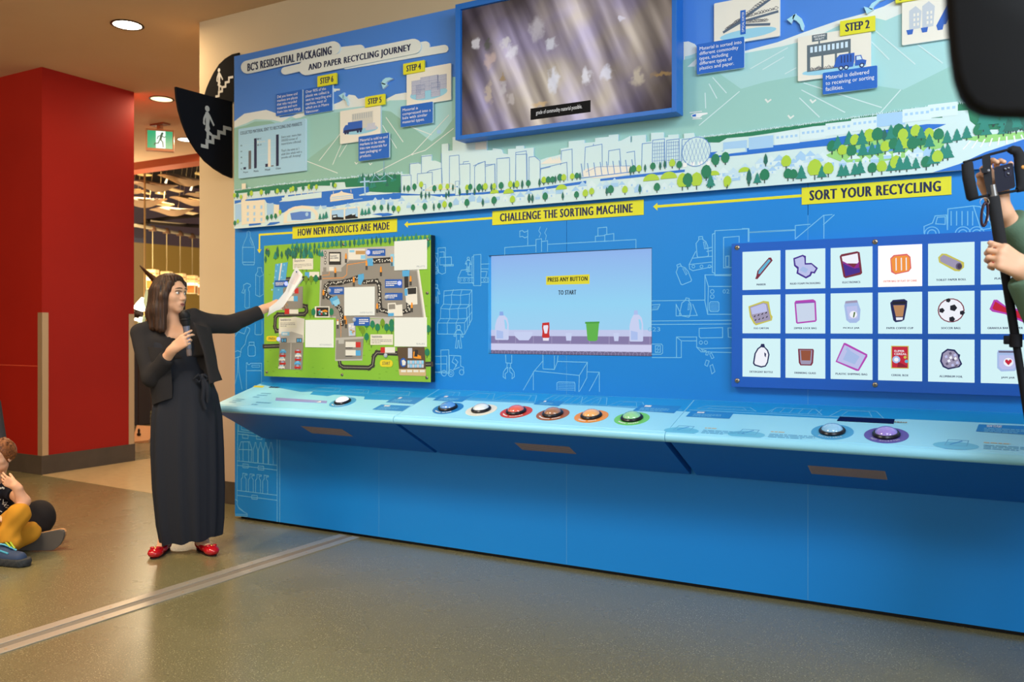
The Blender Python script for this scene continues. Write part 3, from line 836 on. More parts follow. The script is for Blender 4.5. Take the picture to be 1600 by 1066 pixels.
sd = thing('fact_plate', 'blue Did you know text plate left of the STEP 6 card', 'sign', (.2, -.03, 2.66))
plate(sd, 'plate', z2, [(332,440),(502,408),(502,552),(332,582)], PC, .014, M_cardb, 'Did you know end\nmarkets are places\nthat take recycled\nmaterials and turn\nthem into new things.', pad=(.05,.08))

# bar chart plate
ch = thing('chart_board', 'pale blue bar chart board titled COLLECTED MATERIAL SENT TO RECYCLING END MARKETS', 'sign', (.0, -.03, 2.3))
M_chart = mat('chart pale blue', (164, 208, 232), .5); M_grey = mat('chart grey bar', (98, 98, 104), .5)
o, (a0,b0,a1,b1) = plate(ch, 'board', z2, [(92,665),(522,592),(522,925),(92,985)], PC, .0162, M_chart)
T = Art(PC); w, h = a1-a0, b1-b0
P_ = lambda q, r_: (a0+w*q, b0+h*r_)
T.text('COLLECTED MATERIAL SENT TO RECYCLING END MARKETS', *P_(.03,.875), *P_(.95,.94), M_ink, 1, .02)
for k, t_ in enumerate(('%','20','40','60','80')):
    T.text(t_, *P_(.035,.17+k*.118), *P_(.06,.20+k*.118), M_ink, 1, .012)
    T.rect(*P_(.07,.183+k*.118), *P_(.6,.185+k*.118), M_edge, 1)
for q, r0, r1, m_ in ((.08,.17,.215,M_ink),(.16,.165,.53,M_grey),(.245,.165,.76,M_ink),(.415,.165,.225,M_ink),(.455,.16,.70,M_cardw),(.50,.16,.18,M_grey),(.575,.155,.77,M_ink)):
    T.rect(*P_(q,r0), *P_(q+.04,r1), m_, 2)
for q, t_ in ((.08,'Paper'),(.24,'Plastic'),(.41,'Metal'),(.57,'Glass')): T.text(t_, *P_(q,.09), *P_(q+.075,.13), M_ink, 1, .012)
for k, (t_, m_) in enumerate((('BC',M_ink),('Canada',M_cardw),('USA',M_grey))):
    T.disc(*P_(.305,.74-k*.06), .006, .006, m_, 2, 10); T.text(t_, *P_(.325,.725-k*.06), *P_(.36+.05*(k==1),.755-k*.06), m_ if k==1 else M_ink, 1, .01)
T.text('Every year, more than\n200,000 tonnes of\nmaterial are collected.\n\nThat\'s the same as 1\nadult blue whale with a\njuvenile calf. Amazing!', *P_(.65,.27), *P_(.95,.73), M_ink, 1, .0)
T.build('chart_print', ch)

# right hand cards
s3 = thing('step_card', 'conveyor picture card right of the television, captioned about sorting into commodity types', 'step card', (3.45, -.03, 2.7), group=G_card)
o, (a0,b0,a1,b1) = plate(s3, 'picture_panel', z4, [(165,15),(470,-40),(470,170),(165,212)], PC, .014, M_cardw)
T = Art(PC); w, h = a1-a0, b1-b0
T.disc(a0+w*.52, b0+h*.17, w*.43, h*.11, M_gnd, 1)
M_conv = mat('conveyor grey', (86, 104, 124), .5)
for p in ([(.16,.30),(.86,.86)],[(.16,.30),(.42,.46)],[(.42,.46),(.96,.55)],[(.46,.38),(.84,.30)]):
    T.line([P for P in [(a0+w*q, b0+h*r_) for q, r_ in p]], .012, M_conv, 2)
rg = random.Random(4)
for p0_, p1_ in (((.2,.36),(.42,.52)),((.5,.62),(.84,.9)),((.52,.56),(.94,.62)),((.52,.43),(.8,.39))):
    for k in range(11):
        q = k / 10; x = a0+w*(p0_[0]+(p1_[0]-p0_[0])*q); y = b0+h*(p0_[1]+(p1_[1]-p0_[1])*q)
        s_ = rg.uniform(.007,.013); T.line([(x-s_,y),(x,y+s_),(x+s_,y+s_*.3),(x+s_*.4,y-s_*.3)], .002, M_grey, 3, True)
T.rect(a0+w*.41, b0+h*.17, a0+w*.49, b0+h*.72, M_cardb, 4)
vs, fs, tx0, ty0, tx1, ty1 = text_geo('OPTICAL SORTER', 0)
hh, ww = h*.46, w*.035
T.mb.add([PC.to3(a0+w*.468-(y-ty0)/(ty1-ty0)*ww, b0+h*.22+(x-tx0)/(tx1-tx0)*hh, .0022) for x, y in vs], fs, M_white)
T.build('picture', s3)
plate(s3, 'caption_plate', z4, [(85,205),(306,170),(304,312),(85,346)], PK, .012, M_cardb, 'Material is sorted into\ndifferent commodity\ntypes, including\ndifferent types of\nplastics and paper.', .008, pad=(.055,.1))
s2 = thing('step_card', 'STEP 2 card with picture of receiving facility and blue collection truck', 'step card', (3.9, -.03, 2.6), group=G_card)
o, (a0,b0,a1,b1) = plate(s2, 'picture_panel', z4, [(553,172),(892,118),(892,330),(553,378)], PC, .014, M_cardw)
T = Art(PC); w, h = a1-a0, b1-b0
M_fac = mat('facility grey', (92, 108, 118), .5)
T.disc(a0+w*.5, b0+h*.16, w*.44, h*.09, M_gnd, 1)
T.rect(a0+w*.13, b0+h*.18, a0+w*.73, b0+h*.78, M_fac, 2)
for k in range(9): T.rect(a0+w*(.175+k*.06), b0+h*.60, a0+w*(.212+k*.06), b0+h*.73, M_edge, 3)
for k in range(3): T.rect(a0+w*(.175+k*.185), b0+h*.2, a0+w*(.33+k*.185), b0+h*.5, M_cardw, 3)
for k in range(14):
    x = a0+w*(.18+.33*rg.random()); y = b0+h*(.19+.07*rg.random()); s_ = .008
    T.line([(x-s_,y),(x,y+s_),(x+s_,y)], .002, M_grey, 4, True)
T.rect(a0+w*.2, b0+h*.84, a0+w*.41, b0+h*.99, M_fac, 2); T.rect(a0+w*.29, b0+h*.77, a0+w*.31, b0+h*.85, M_fac, 2)
T.text('RECEIVING\nFACILITY', a0+w*.225, b0+h*.865, a0+w*.385, b0+h*.97, M_white, 3, .02, align='CENTER')
T.poly([(a0+w*q, b0+h*r_) for q, r_ in ((.5,.2),(.56,.2),(.56,.16),(.76,.16),(.78,.3),(.78,.46),(.58,.46),(.54,.40))], M_tr, 5)
for k in range(4): T.rect(a0+w*(.60+k*.042), b0+h*.27, a0+w*(.612+k*.042), b0+h*.43, M_trd, 6)
T.poly([(a0+w*q, b0+h*r_) for q, r_ in ((.79,.17),(.93,.17),(.94,.26),(.89,.29),(.87,.39),(.79,.39))], M_tr, 5); T.poly([(a0+w*q, b0+h*r_) for q, r_ in ((.81,.29),(.88,.29),(.86,.37),(.81,.37))], M_edge, 6)
for q in (.6,.67,.88):
    T.disc(a0+w*q, b0+h*.16, w*.034, w*.034, M_trd, 6); T.disc(a0+w*q, b0+h*.16, w*.018, w*.018, M_edge, 7)
T.build('picture', s2)
steptag(s2, z4, [(748,98),(912,72),(910,142),(748,166)], 'STEP 2')
plate(s2, 'caption_plate', z4, [(668,338),(922,302),(920,404),(668,440)], PK, .012, M_cardb, 'Material is delivered\nto receiving or sorting\nfacilities.', .008, pad=(.055,.14))
s1 = thing('step_card', 'picture card of grey houses with blue bins half hidden behind the dark camera', 'step card', (4.4, -.03, 2.8), group=G_card)
o, (a0,b0,a1,b1) = plate(s1, 'picture_panel', z4, [(1035,-15),(1380,-70),(1380,158),(1035,212)], PC, .014, M_cardw)
T = Art(PC); w, h = a1-a0, b1-b0
M_hs = mat('house grey', (190, 198, 206), .5)
for q in (.1, .28):
    T.poly([(a0+w*x, b0+h*y) for x, y in ((q,.3),(q+.15,.3),(q+.17,.62+q*.3),(q+.09,.74+q*.3),(q,.66+q*.3))], M_hs, 1)
    for k in range(3):
        for j in range(2): T.rect(a0+w*(q+.06+j*.05), b0+h*(.36+k*.1), a0+w*(q+.085+j*.05), b0+h*(.42+k*.1), M_cardw, 2)
for q in (.06,.26,.47): T.poly([(a0+w*x, b0+h*y) for x, y in ((q,.3),(q+.1,.3),(q+.085,.2),(q+.02,.2))], M_tr, 3)
T.poly([(a0+w*x, b0+h*y) for x, y in ((.47,.3),(.6,.3),(.75,.75),(.62,.7))], M_tr, 2)
T.build('picture', s1)
steptag(s1, z4, [(1005,-24),(1120,-42),(1120,0),(1005,10)], 'STEP 1')

# curved arrows between the cards
M_arw = mat('arrow pale blue', (168, 220, 236), .5)
G_ar = 'curved pale blue arrows on the mural'
def arrow(z, shaft, head, label):
    t = thing('curved_arrow', label, 'arrow', tuple(on(*z([shaft[0]])[0], y=-.03)), group=G_ar)
    slab('shaft', [PC.px(*q) for q in z(shaft)], PC, .016, M_arw, t, M_edge)
    slab('arrowhead', [PC.px(*q) for q in z(head)], PC, .016, M_arw, t, M_edge)
arrow(z2, [(1084,340),(1060,332),(1035,335),(1015,350),(1008,372),(1032,380),(1040,362),(1058,350)], [(1005,362),(1048,378),(1018,405)], 'curved arrow from the STEP 4 card down to STEP 5')
arrow(z2, [(790,512),(796,490),(790,465),(772,448),(762,445),(760,468),(775,475),(786,490)], [(734,448),(770,428),(762,474)], 'curved arrow from the STEP 5 card up to STEP 6')
arrow(z4, [(578,140),(582,115),(570,85),(548,68),(532,66),(528,88),(545,95),(562,112),(570,138)], [(502,90),(545,62),(522,108)], 'curved arrow from the STEP 2 card up to the conveyor card')
arrow(z4, [(920,0),(895,15),(880,38),(897,46),(905,28),(930,6),(965,-8),(950,-16)], [(858,30),(905,42),(872,64)], 'curved arrow at top, above the STEP 2 tag')

# ------------------------------------------------------------------ skyline relief along the bottom of the mural
zsk = lambda pts: [PR.px(*q) for q in pts]
sil = zsk([(366.6,358)])
rel = thing('skyline_relief', 'raised cutout of city towers, trees, boats and houses along the mural bottom', 'mural relief', (0, -.03, MZ0))
def zig(p0, p1, n, amp, rg):
    out = []
    for i in range(n):
        t0, t1 = i / n, (i + .5) / n
        out.append((p0[0] + (p1[0]-p0[0]) * t0, p0[1] + (p1[1]-p0[1]) * t0 + amp * rg.uniform(.1,.5)))
        out.append((p0[0] + (p1[0]-p0[0]) * t1, p0[1] + (p1[1]-p0[1]) * t1 - amp * rg.uniform(.2,1)))
    return out
rg = random.Random(11); TH_ = [0.0]
tl = zig((366.8,297.5), (430,289), 26, 2.4, rg) + zig((430,289), (560,276), 52, 3, rg) + zig((560,276), (628,270.5), 26, 3.6, rg)
tr = zig((1086,215), (1180,204), 36, 2.6, rg) + zig((1180,204), (1310,186.5), 46, 3, rg) + zig((1310,186.5), (1494,161), 60, 3.5, rg) + zig((1494,161), (1660,136), 46, 5, rg)
city = z5([(975,262),(1020,262),(1020,200),(1072,196),(1072,205),(1086,205),(1086,156),(1142,150),(1142,186),(1165,186),(1200,200),(1200,92),(1238,88),(1238,130),(1262,128),(1262,52),(1300,50)]) + \
  z6([(0,70),(75,58),(75,128),(108,126),(108,115),(160,122),(168,145),(195,150),(195,120),(240,118),(240,103),(285,100),(285,116),(340,112),(340,160),(378,182),(420,168),(460,160),(495,150),(495,118),(540,110),(540,76),(630,68),(630,85),(690,80),(690,58),(768,50),(768,40),(822,36),(822,75),(838,72),(890,45),(890,82),(900,80),(900,45),(978,38),(978,80),(1008,75),(1008,28),(1080,25),(1080,55),(1105,52),(1105,40),(1165,36),(1165,62),(1195,60),(1195,32),(1252,28),(1258,70)])
top = zsk(tl + city + tr)
RX0 = MX0 + .010
top = [(max(a, RX0), c) for a, c in top]; top[0] = (RX0, top[0][1])
sil = [(RX0, MZ0 - .004)] + [top[0]] + top[1:]
sil = [p for p in sil if p[0] < XE - .01] + [(XE, top[-1][1]), (XE, MZ0 - .004)]
slab('cutout', sil, PR, .0112, M_bld, rel, M_edge)
A = Art(PR)
# forests (dark bands with toothed tops)
tl2 = zig((366.8,298.5), (430,290), 30, 2.0, rg) + zig((430,290), (560,277.5), 60, 2.4, rg) + zig((560,277.5), (627,272), 34, 3.0, rg)
A.pp(tl2 + zm(360,270,6.154)([(1640,190),(1480,190),(1330,182),(1320,130),(1110,140),(1100,90),(960,95),(960,125),(830,125),(700,130),(560,160),(420,170),(300,175),(200,185),(60,200),(42,190)]), M_gD, 2)
tr2 = zig((1088,216.5), (1180,205.5), 40, 2.0, rg) + zig((1180,205.5), (1310,188), 50, 2.4, rg) + zig((1310,188), (1494,163), 66, 3, rg) + zig((1494,163), (1660,138), 50, 4, rg)
A.pp(tr2 + z4([(1760,560),(1600,600),(1480,600),(1400,600),(1350,560),(1340,510),(1225,518),(1222,545),(1050,550),(1030,565),(880,590),(860,580),(745,598),(742,575),(625,585),(460,612),(340,630),(225,640),(190,660),(110,660)]), M_gD, 1.6)
for k in range(34):
    TH_[0] += .03; u = rg.uniform(560, 626); v = 292 - (u - 560) * .08 + rg.uniform(-12, 5)
    c = PR.px(u, v); A.poly([(c[0]-.014,c[1]),(c[0]+.014,c[1]),(c[0],c[1]+rg.uniform(.035,.05))], rg.choice([M_gP,M_gC,M_gP]), 3 + k * .02)
# water
zq = zm(360, 270, 6.154); zr = zm(600, 240, 6.154)
A.pp(zq([(42,268),(200,252),(490,222),(700,200),(900,180),(1330,135),(1335,185),(1240,212),(1240,222),(1640,192),(1640,250),(1360,265),(1200,285),(960,330),(930,330),(810,322),(690,315),(600,330),(510,385),(470,390),(470,310),(350,290),(335,262),(150,270),(42,300)]), M_water, 2)
A.pp(zr([(-20,385),(80,378),(400,395),(700,385),(960,372),(1100,355),(1350,345),(1600,315),(1600,330),(1400,362),(1120,375),(960,392),(700,405),(560,420),(440,400),(130,405),(120,440),(30,440),(-20,410)]), M_water, 2.2)
A.pp(z6([(120,360),(300,350),(640,300),(640,316),(400,350),(130,372)]), M_water, 2.4); A.pp(z6([(720,290),(900,268),(1200,236),(1200,250),(900,284),(720,302)]), M_water, 2.6)
A.pp(z4([(130,708),(320,686),(640,650),(900,610),(1150,575),(1240,575),(1180,600),(1000,640),(820,665),(620,682),(300,718),(140,732)]), M_water, 2.8)
A.pp(z4([(1180,798),(1300,760),(1420,705),(1600,645),(1760,600),(1760,745),(1600,765)]), M_water, 2.9)
A.pp(zq([(348,508),(382,478),(470,472),(480,480),(420,500)]), M_water, 2.3); A.pp(zq([(1360,400),(1440,388),(1540,390),(1575,402),(1470,415)]), M_water, 2.5); A.pp(zr([(-20,575),(40,570),(90,585),(60,598),(-20,606)]), M_water, 2.7)
# island and fields on the right
A.pp(z4([(680,720),(760,680),(900,650),(1100,620),(1230,625),(1230,680),(1100,720),(940,748),(760,752)]), M_grass, 3); A.pp(z4([(790,705),(900,672),(1050,665),(1060,690),(900,712)]), mat('mural pond', (92,160,222), .5), 4)
A.pp(z4([(1300,640),(1420,625),(1600,610),(1760,590),(1760,625),(1600,640),(1420,660)]), M_grass, 3)
for k in range(8): A.pl(z4([(1320+k*40,690-k*5),(1350+k*34,655-k*4)]), .006, M_white, 3)
# house rows
def house(u, v, w, m, m2):
    c = PR.px(u, v); TH_[0] += .03; A.poly([(c[0]-w/2,c[1]),(c[0]+w/2,c[1]),(c[0]+w/2,c[1]+w*.5),(c[0],c[1]+w),(c[0]-w/2,c[1]+w*.5)], m, 3 + TH_[0] % .45)
    A.poly([(c[0]-w*.62,c[1]+w*.45),(c[0]+w*.62,c[1]+w*.45),(c[0],c[1]+w*1.08)], m2, 3.5 + TH_[0] % .45); A.rect(c[0]-w*.1,c[1]+w*.1,c[0]+w*.1,c[1]+w*.35,M_ltblue,4)
M_h1, M_h2 = mat('mural house pale', (214,234,236), .5), mat('mural roof pale', (190,220,236), .5)
for u0, v0, u1, v1, n in ((520,330,640,318,9),(640,322,800,312,13),(800,312,1000,292,16),(1000,300,1190,275,15),(1190,262,1300,250,9),(1090,282,1290,262,14),(1300,262,1470,240,10)):
    for k in range(n):
        t_ = (k + rg.uniform(-.25,.25)) / n
        house(u0+(u1-u0)*t_, v0+(v1-v0)*t_ + rg.uniform(-4,4), rg.uniform(.03,.05), rg.choice([M_h1,M_h1,M_ltblue]), rg.choice([M_h2,M_ltblue,M_h1]))
for k in range(9):
    u = 1130 + k * 40; c = PR.px(u, 232 - k * 7.2); A.rect(c[0], c[1]-.03, c[0]+.12, c[1]+.03, rg.choice([M_h1,M_ltblue,M_h1]), 3 + k * .05)
    for j in range(5): A.rect(c[0]+.01+j*.022, c[1], c[0]+.022+j*.022, c[1]+.012, M_ltblue, 3.7)
# towers
def bld(z, pts): A.pl(z(pts), .0035, M_bldl, 3)
for p in ([(0,70),(0,280)],[(167,370),(167,212),(262,208),(262,350)],[(322,290),(322,195),(466,180),(466,300)],[(415,180),(440,165),(556,142),(562,300)],[(552,0),(556,290)],[(630,330),(630,25),(722,15),(730,300)],[(730,105),(828,96),(828,320)],[(762,100),(765,80),(815,75)],[(872,340),(872,130),(905,95),(975,75),(975,330)],[(980,125),(1068,100),(1070,320)],[(1085,340),(1085,50),(1208,40),(1210,320)],[(1265,330),(1268,10),(1375,5),(1378,300)],[(1395,300),(1395,35),(1450,28),(1502,70),(1502,270)],[(1505,150),(1600,128)],[(360,190),(362,30),(458,18)],[(250,200),(250,100),(335,90)]):
    bld(zr, p)
for p in ([(0,215),(65,190),(68,310)],[(70,210),(120,205),(122,330)],[(132,320),(132,175),(200,168)],[(240,310),(240,140),(300,130),(302,300)],[(378,300),(382,230),(530,195),(535,300)],[(495,210),(500,130),(560,120),(562,270)],[(628,270),(635,110),(730,92),(732,240)],[(680,100),(682,92)],[(765,230),(768,130),(830,120),(838,220)],[(870,140),(915,132),(920,240)],[(955,240),(958,90),(1010,84)],[(1015,230),(1018,70),(1085,62),(1088,225)],[(1095,225),(1098,70),(1168,62),(1172,215)],[(1180,200),(1185,66),(1255,58)]):
    bld(z6, p)
for x0_, x1_, yt in ((1020,1084,75),(1100,1166,70)):
    for k in range(6): A.pl(z6([(x0_, yt+14+k*20),(x1_, yt+8+k*20)]), .002, M_bldl, 3)
    for k in range(5): A.pl(z6([(x0_+10+k*13, yt+6),(x0_+10+k*13, yt+130)]), .002, M_bldl, 3)
c = PR.px(*z6([(1265,135)])[0]); A.disc(c[0],c[1],.075,.078,M_bld,4,24); A.ring(c[0],c[1],.073,.077,M_bldl,5,24)
for k in range(-3,4):
    hgt = math.sqrt(max(0, .075**2-(k*.02)**2)); A.line([(c[0]+k*.02-hgt*.3,c[1]-hgt*.9),(c[0]+k*.02+hgt*.3,c[1]+hgt*.9)],.0018,M_bldl,5); A.line([(c[0]+k*.02+hgt*.3,c[1]-hgt*.9),(c[0]+k*.02-hgt*.3,c[1]+hgt*.9)],.0018,M_bldl,5)
for k in range(4): A.prect(*z6([(1190+k*44,224-k*4)])[0], *z6([(1212+k*44,198-k*4)])[0], M_white, 5)
# stadium
A.pp(z6([(618,250),(640,232),(700,220),(800,212),(890,220),(890,262),(800,280),(680,285),(625,280)]), M_cardw, 4)
for k in range(9):
    x = 612 + k * 36; A.pl(z6([(x, 205-k*3),(x+10, 275-k*3)]), .0045, M_bldl, 5)
A.pl(z6([(612,285),(898,250)]), .005, M_bldl, 5); A.pl(z6([(640,250),(700,222),(890,215)]), .0025, M_bldl, 5)
A.pp(z6([(380,205),(440,165),(452,185),(452,165),(466,182),(468,162),(480,180),(482,158),(496,178),(500,200)]), M_cardw, 4)
A.pp(z5([(1392,85),(1455,80),(1455,120),(1392,124)]), M_cardw, 4)
# old town, arch and station at left
M_cr = mat('mural cream stone', (232,224,200), .5)
A.pp(zq([(105,262),(145,258),(145,275),(235,268),(330,258),(335,480),(145,495),(112,505)]), M_cr, 4)
for x in (170, 232, 300):
    for y in (330, 395, 450): A.prect(*zq([(x-9,y+18)])[0], *zq([(x+9,y-16)])[0], M_ltblue, 5)
A.pp(zq([(46,305),(105,300),(105,470),(46,480)]), M_ltblue, 3); A.pp(zq([(352,298),(415,290),(415,400),(352,410)]), M_ltblue, 3); A.pp(zq([(420,312),(470,306),(470,420),(420,428)]), M_cr, 4)
A.pp(zq([(180,492),(295,485),(295,498),(180,512)]), M_water, 5); A.pp(zm(360,270,6.154)([(110,105),(150,102),(150,155),(112,160)]), M_cr, 4); A.pp(zq([(118,262),(125,205),(160,200),(160,258)]), M_cr, 4)
arc = [(512,488),(515,400),(560,350),(620,325),(690,316),(760,325),(820,355),(845,390),(845,450),(780,462)]
A.pp(zq(arc + [(700,470),(600,478)]), M_cr, 4); A.pp(zq([(545,470),(548,410),(580,372),(640,350),(700,345),(760,352),(800,380),(820,410),(820,450),(700,465)]), M_bld, 5); A.pp(zq([(578,390),(680,372),(776,375),(775,440),(690,455),(590,455)]), mat('mural arch blue', (86,130,206), .5), 6)
c = PR.px(*zq([(738,400)])[0]); A.disc(c[0],c[1],.014,.014,M_ltblue,7,12)
A.pp(zq([(960,350),(1245,325),(1245,435),(960,462)]), M_cr, 4); A.pp(zq([(975,362),(1092,352),(1092,448),(975,455)]), M_ltblue, 5); A.pp(zq([(1106,350),(1228,338),(1228,436),(1106,447)]), M_ltblue, 5)
for p in ([(980,455),(980,408),(1030,400),(1032,425),(1092,430),(1092,450)],[(1106,446),(1106,420),(1160,400),(1205,395),(1205,420),(1228,425),(1228,437)]): A.pp(zq(p), M_black, 6)
A.pp(zq([(990,430),(1022,426),(1022,412),(990,415)]), M_edge, 7); A.pp(zq([(1172,408),(1200,404),(1200,392),(1172,395)]), M_edge, 7)
A.pp(zq([(850,460),(850,350),(868,310),(890,350),(890,455)]), M_bld, 4); A.pp(zq([(808,325),(925,315),(925,345),(812,358)]), M_ltblue, 3)
# ships, cross mast, bridge
A.pp(zq([(470,280),(500,265),(495,240),(520,238),(525,218),(556,212),(556,230),(880,185),(878,240),(560,275)]), M_bld, 5)
for x in (625, 685, 745, 805): A.prect(*zq([(x-3,222-(x-625)*.15)])[0], *zq([(x+3,192-(x-625)*.12)])[0], M_cr, 5)
A.pp(zq([(962,280),(960,240),(972,210),(1050,190),(1070,172),(1088,188),(1180,205),(1185,250)]), M_cr, 5); A.pl(zq([(978,238),(1180,215)]), .005, M_ltblue, 6); A.pl(zq([(970,255),(1180,235)]), .004, M_ltblue, 6)
A.pl(zq([(1160,165),(1162,190)]), .004, M_cr, 5); A.pl(zq([(992,180),(993,205)]), .004, M_cr, 5); A.pl(zq([(1185,258),(1270,250)]), .004, M_ltblue, 5)
A.pl(zq([(1292,55),(1297,205)]), .012, M_ltblue, 6); A.pl(zq([(1255,90),(1335,82)]), .010, M_ltblue, 6); A.pp(zq([(1235,215),(1440,200),(1560,192),(1560,200),(1330,218)]), M_bld, 5)
A.pl(zq([(1340,92),(1500,78)]), .005, M_ltblue, 6); A.pl(zq([(1360,90),(1390,20),(1440,65),(1500,15),(1560,60)]), .003, M_ltblue, 6)
for x in (385, 705):
    A.pp(zr([(x-17,300-(x-385)*.1),(x+17,296-(x-385)*.1),(x+17,398),(x-17,402)]), M_bld, 5); A.pl(zr([(x-17,300-(x-385)*.1),(x+17,296-(x-385)*.1),(x+17,398),(x-17,402)]), .0025, M_bldl, 6, True)
    A.prect(*zr([(x-6,358-(x-385)*.1)])[0], *zr([(x+5,345-(x-385)*.1)])[0], M_water, 6)
A.pl(zr([(400,355),(690,335)]), .006, M_cr, 6); A.pl(zr([(400,350),(450,320),(550,292),(650,290),(690,310)]), .003, M_cr, 6)
A.pp(z4([(165,715),(185,700),(210,702),(215,692),(310,685),(312,700),(180,722)]), M_bld, 5)
# trees
TN = [0]
def tree(u, v, h, k, lay=8):
    h *= .80
    a, c = PR.px(u, v); TN[0] += 1; lay += (TN[0] % 40) * .06
    A.rect(a-.0022, c-h*.02, a+.0022, c+h*.4, M_trunk, lay)
    if k in 'rl':
        m = M_gD if k == 'r' else M_gL
        A.poly([(a+x*h, c+y*h) for x, y in ((-.2,.22),(.2,.22),(.33,.42),(.33,.66),(.2,.9),(0,1),(-.2,.9),(-.33,.66),(-.33,.42))], m, lay+.4)
    elif k == 'c':
        A.poly([(a+x*h, c+y*h) for x, y in ((-.06,.14),(.06,.14),(.17,.35),(.13,.7),(0,1.02),(-.13,.7),(-.17,.35))], M_gC, lay+.4)
    else:
        m = M_gP if k == 'p' else M_gC
        A.poly([(a+x*h, c+y*h) for x, y in ((-.36,.14),(.36,.14),(.2,.42),(.26,.42),(.12,.7),(.16,.7),(0,1.04),(-.16,.7),(-.12,.7),(-.26,.42),(-.2,.42))], m, lay+.4)
def trow(pts, h0, h1, kinds):
    for i, (u, v) in enumerate(pts): tree(u, v, rg.uniform(h0, h1), kinds[i % len(kinds)])
trow(zq([(42,250),(70,250),(105,262),(178,232),(205,235),(300,225),(345,218),(370,212),(440,208),(455,210),(485,200),(535,200),(582,195),(605,190),(632,188),(703,178),(760,172),(782,170),(830,168),(995,150),(1012,152)]), .045, .06, 'lrlrllrrrlrrllrrlrlrl')
trow(zq([(46,515),(75,495),(358,462),(398,455),(438,450),(482,410)]), .045, .055, 'rlrrrl'); trow(zq([(865,455),(898,450),(925,445),(1270,415),(1302,412),(1335,405),(1385,378),(1455,372),(1520,372),(1572,382)]), .05, .065, 'pppppprrcr')
trow(zr([(155,372),(198,370),(236,375),(295,362),(360,340),(487,378),(545,365),(612,355),(665,360),(802,365),(832,362),(912,370),(950,368),(978,362),(1035,355),(1062,350),(1130,350),(1218,340),(1250,340),(1282,340),(1330,338),(1390,325),(1498,320),(1540,298),(1582,298)]), .05, .06, 'ccrrlrllclrrclclrlclcrclr')
trow(zr([(42,555),(95,570),(142,575),(282,560),(395,555),(482,550),(533,540),(585,535),(640,530),(800,520),(953,510),(1060,500),(1238,490),(1395,470),(1430,475),(1552,460),(362,440),(403,440),(437,430),(600,440),(625,420),(730,410),(802,400),(872,400)]), .05, .066, 'crlrrcrlrrcrlccrccccccccc')
trow(z6([(8,380),(34,360),(68,360),(103,360),(118,355),(158,355),(210,345),(230,345),(248,340),(278,340),(312,340),(376,335),(400,325),(425,322),(450,320),(466,315),(492,310),(514,308),(562,300),(588,296),(606,295),(893,268),(910,262),(941,258),(976,250),(1020,245),(1062,238),(1088,232),(1130,230),(1170,238)]), .05, .062, 'crlclrlclcrcrlrcrllrccrlcrcclrcl'[:30])
trow(z6([(55,442),(118,440),(222,430),(318,425),(336,420),(408,418),(508,410),(586,405),(636,400),(672,388),(758,385),(780,382),(861,380),(946,375),(1043,368),(1322,300),(1440,345),(1345,345),(1377,222),(1432,210),(1565,330)]), .05, .07, 'crlccrcrllcrlcrrlprrc')
for x, y, h in ((1187,355,.105),(1268,350,.112)): tree(*z6([(x, y)])[0], h, 'l')
tree(*z6([(1218,350)])[0], .075, 'r')
for x, y, w_ in ((120,372,.03),(200,372,.035),(500,350,.035),(1010,300,.045),(1110,288,.045),(1365,270,.03),(1540,250,.03)):
    a, c = PR.px(*z6([(x,y)])[0]); A.disc(a, c, w_, w_*.8, M_gL, 7.8, 12, 0, 180)
trow(z4([(20,870),(85,865),(44,872),(150,870),(228,868),(130,835),(328,855),(366,855),(400,848),(405,770),(500,785),(508,838),(533,838),(570,838),(665,830),(695,820),(755,825),(775,822),(818,818),(842,812),(898,812),(942,808),(985,800),(1008,795),(1025,798),(1058,795),(1100,788),(1148,788),(1180,770),(1200,765),(1225,745),(1248,742)]), .07, .1, 'llrplrcprclrrpplpppprlplppprplpprp'[:32])
tree(*z4([(632,832)])[0], .125, 'l'); tree(*z4([(172,770)])[0], .08, 'r'); tree(*z4([(218,762)])[0], .08, 'r')
isl = [(712,715),(738,700),(760,730),(790,680),(802,735),(818,685),(850,680),(855,730),(885,672),(897,725),(922,665),(925,720),(955,660),(958,715),(985,655),(998,705),(1020,650),(1040,660),(1022,715),(1046,705),(1060,655),(1085,705),(1100,645),(1125,650),(1122,690),(1160,655),(1162,690),(1205,660),(1245,672),(1290,660),(1335,650),(1390,640),(1425,635),(1505,630),(1550,610),(1590,600),(1640,600)]
trow([q for q in z4(isl)], .075, .1, 'rplprlpplprpclprrlplprlprlprppprppppp')
for k in range(26):
    u, v = z4([(1380 + rg.uniform(0, 330), 610 + rg.uniform(-35, 10))])[0]; tree(u, v, rg.uniform(.07,.1), rg.choice('ppdc'))
A.build('skyline_print', rel)
# ------------------------------------------------------------------ television
M_tvf = mat('television blue frame', (26, 104, 190), .4)
tvp = wallplane(-.155)
ax0, az0 = tvp.px(711.3, 219); ax1, _ = tvp.px(1057, 177)
az1 = tvp.px(712, 7)[1]
tx0, ttop = tvp.px(719, 20); tx1, tz0 = tvp.px(1049.5, 170); tz0 = .5 * (tz0 + tvp.px(719.5, 210)[1])
tv = thing('television', 'big wall television in blue box frame playing blurred grey video', 'television', (.5 * (ax0 + ax1), -.03, az0))
tz1 = az1 - (tx0 - ax0)
b = MB()
yb, yf, yi = -.0500, -.155, -.135
for x0_, x1_, q0, q1 in ((ax0, tx0, az0, az1), (tx1, ax1, az0, az1), (tx0, tx1, az0, tz0), (tx0, tx1, tz1, az1)):
    b.box((x0_, yf, q0), (x1_, yb, q1), M_tvf, .0015)
b.build('frame', tv)
ms = emat('video picture', (150, 140, 150), 1.0, .6)
N, Lk, P = nt(ms); P.inputs['Specular IOR Level'].default_value = .12
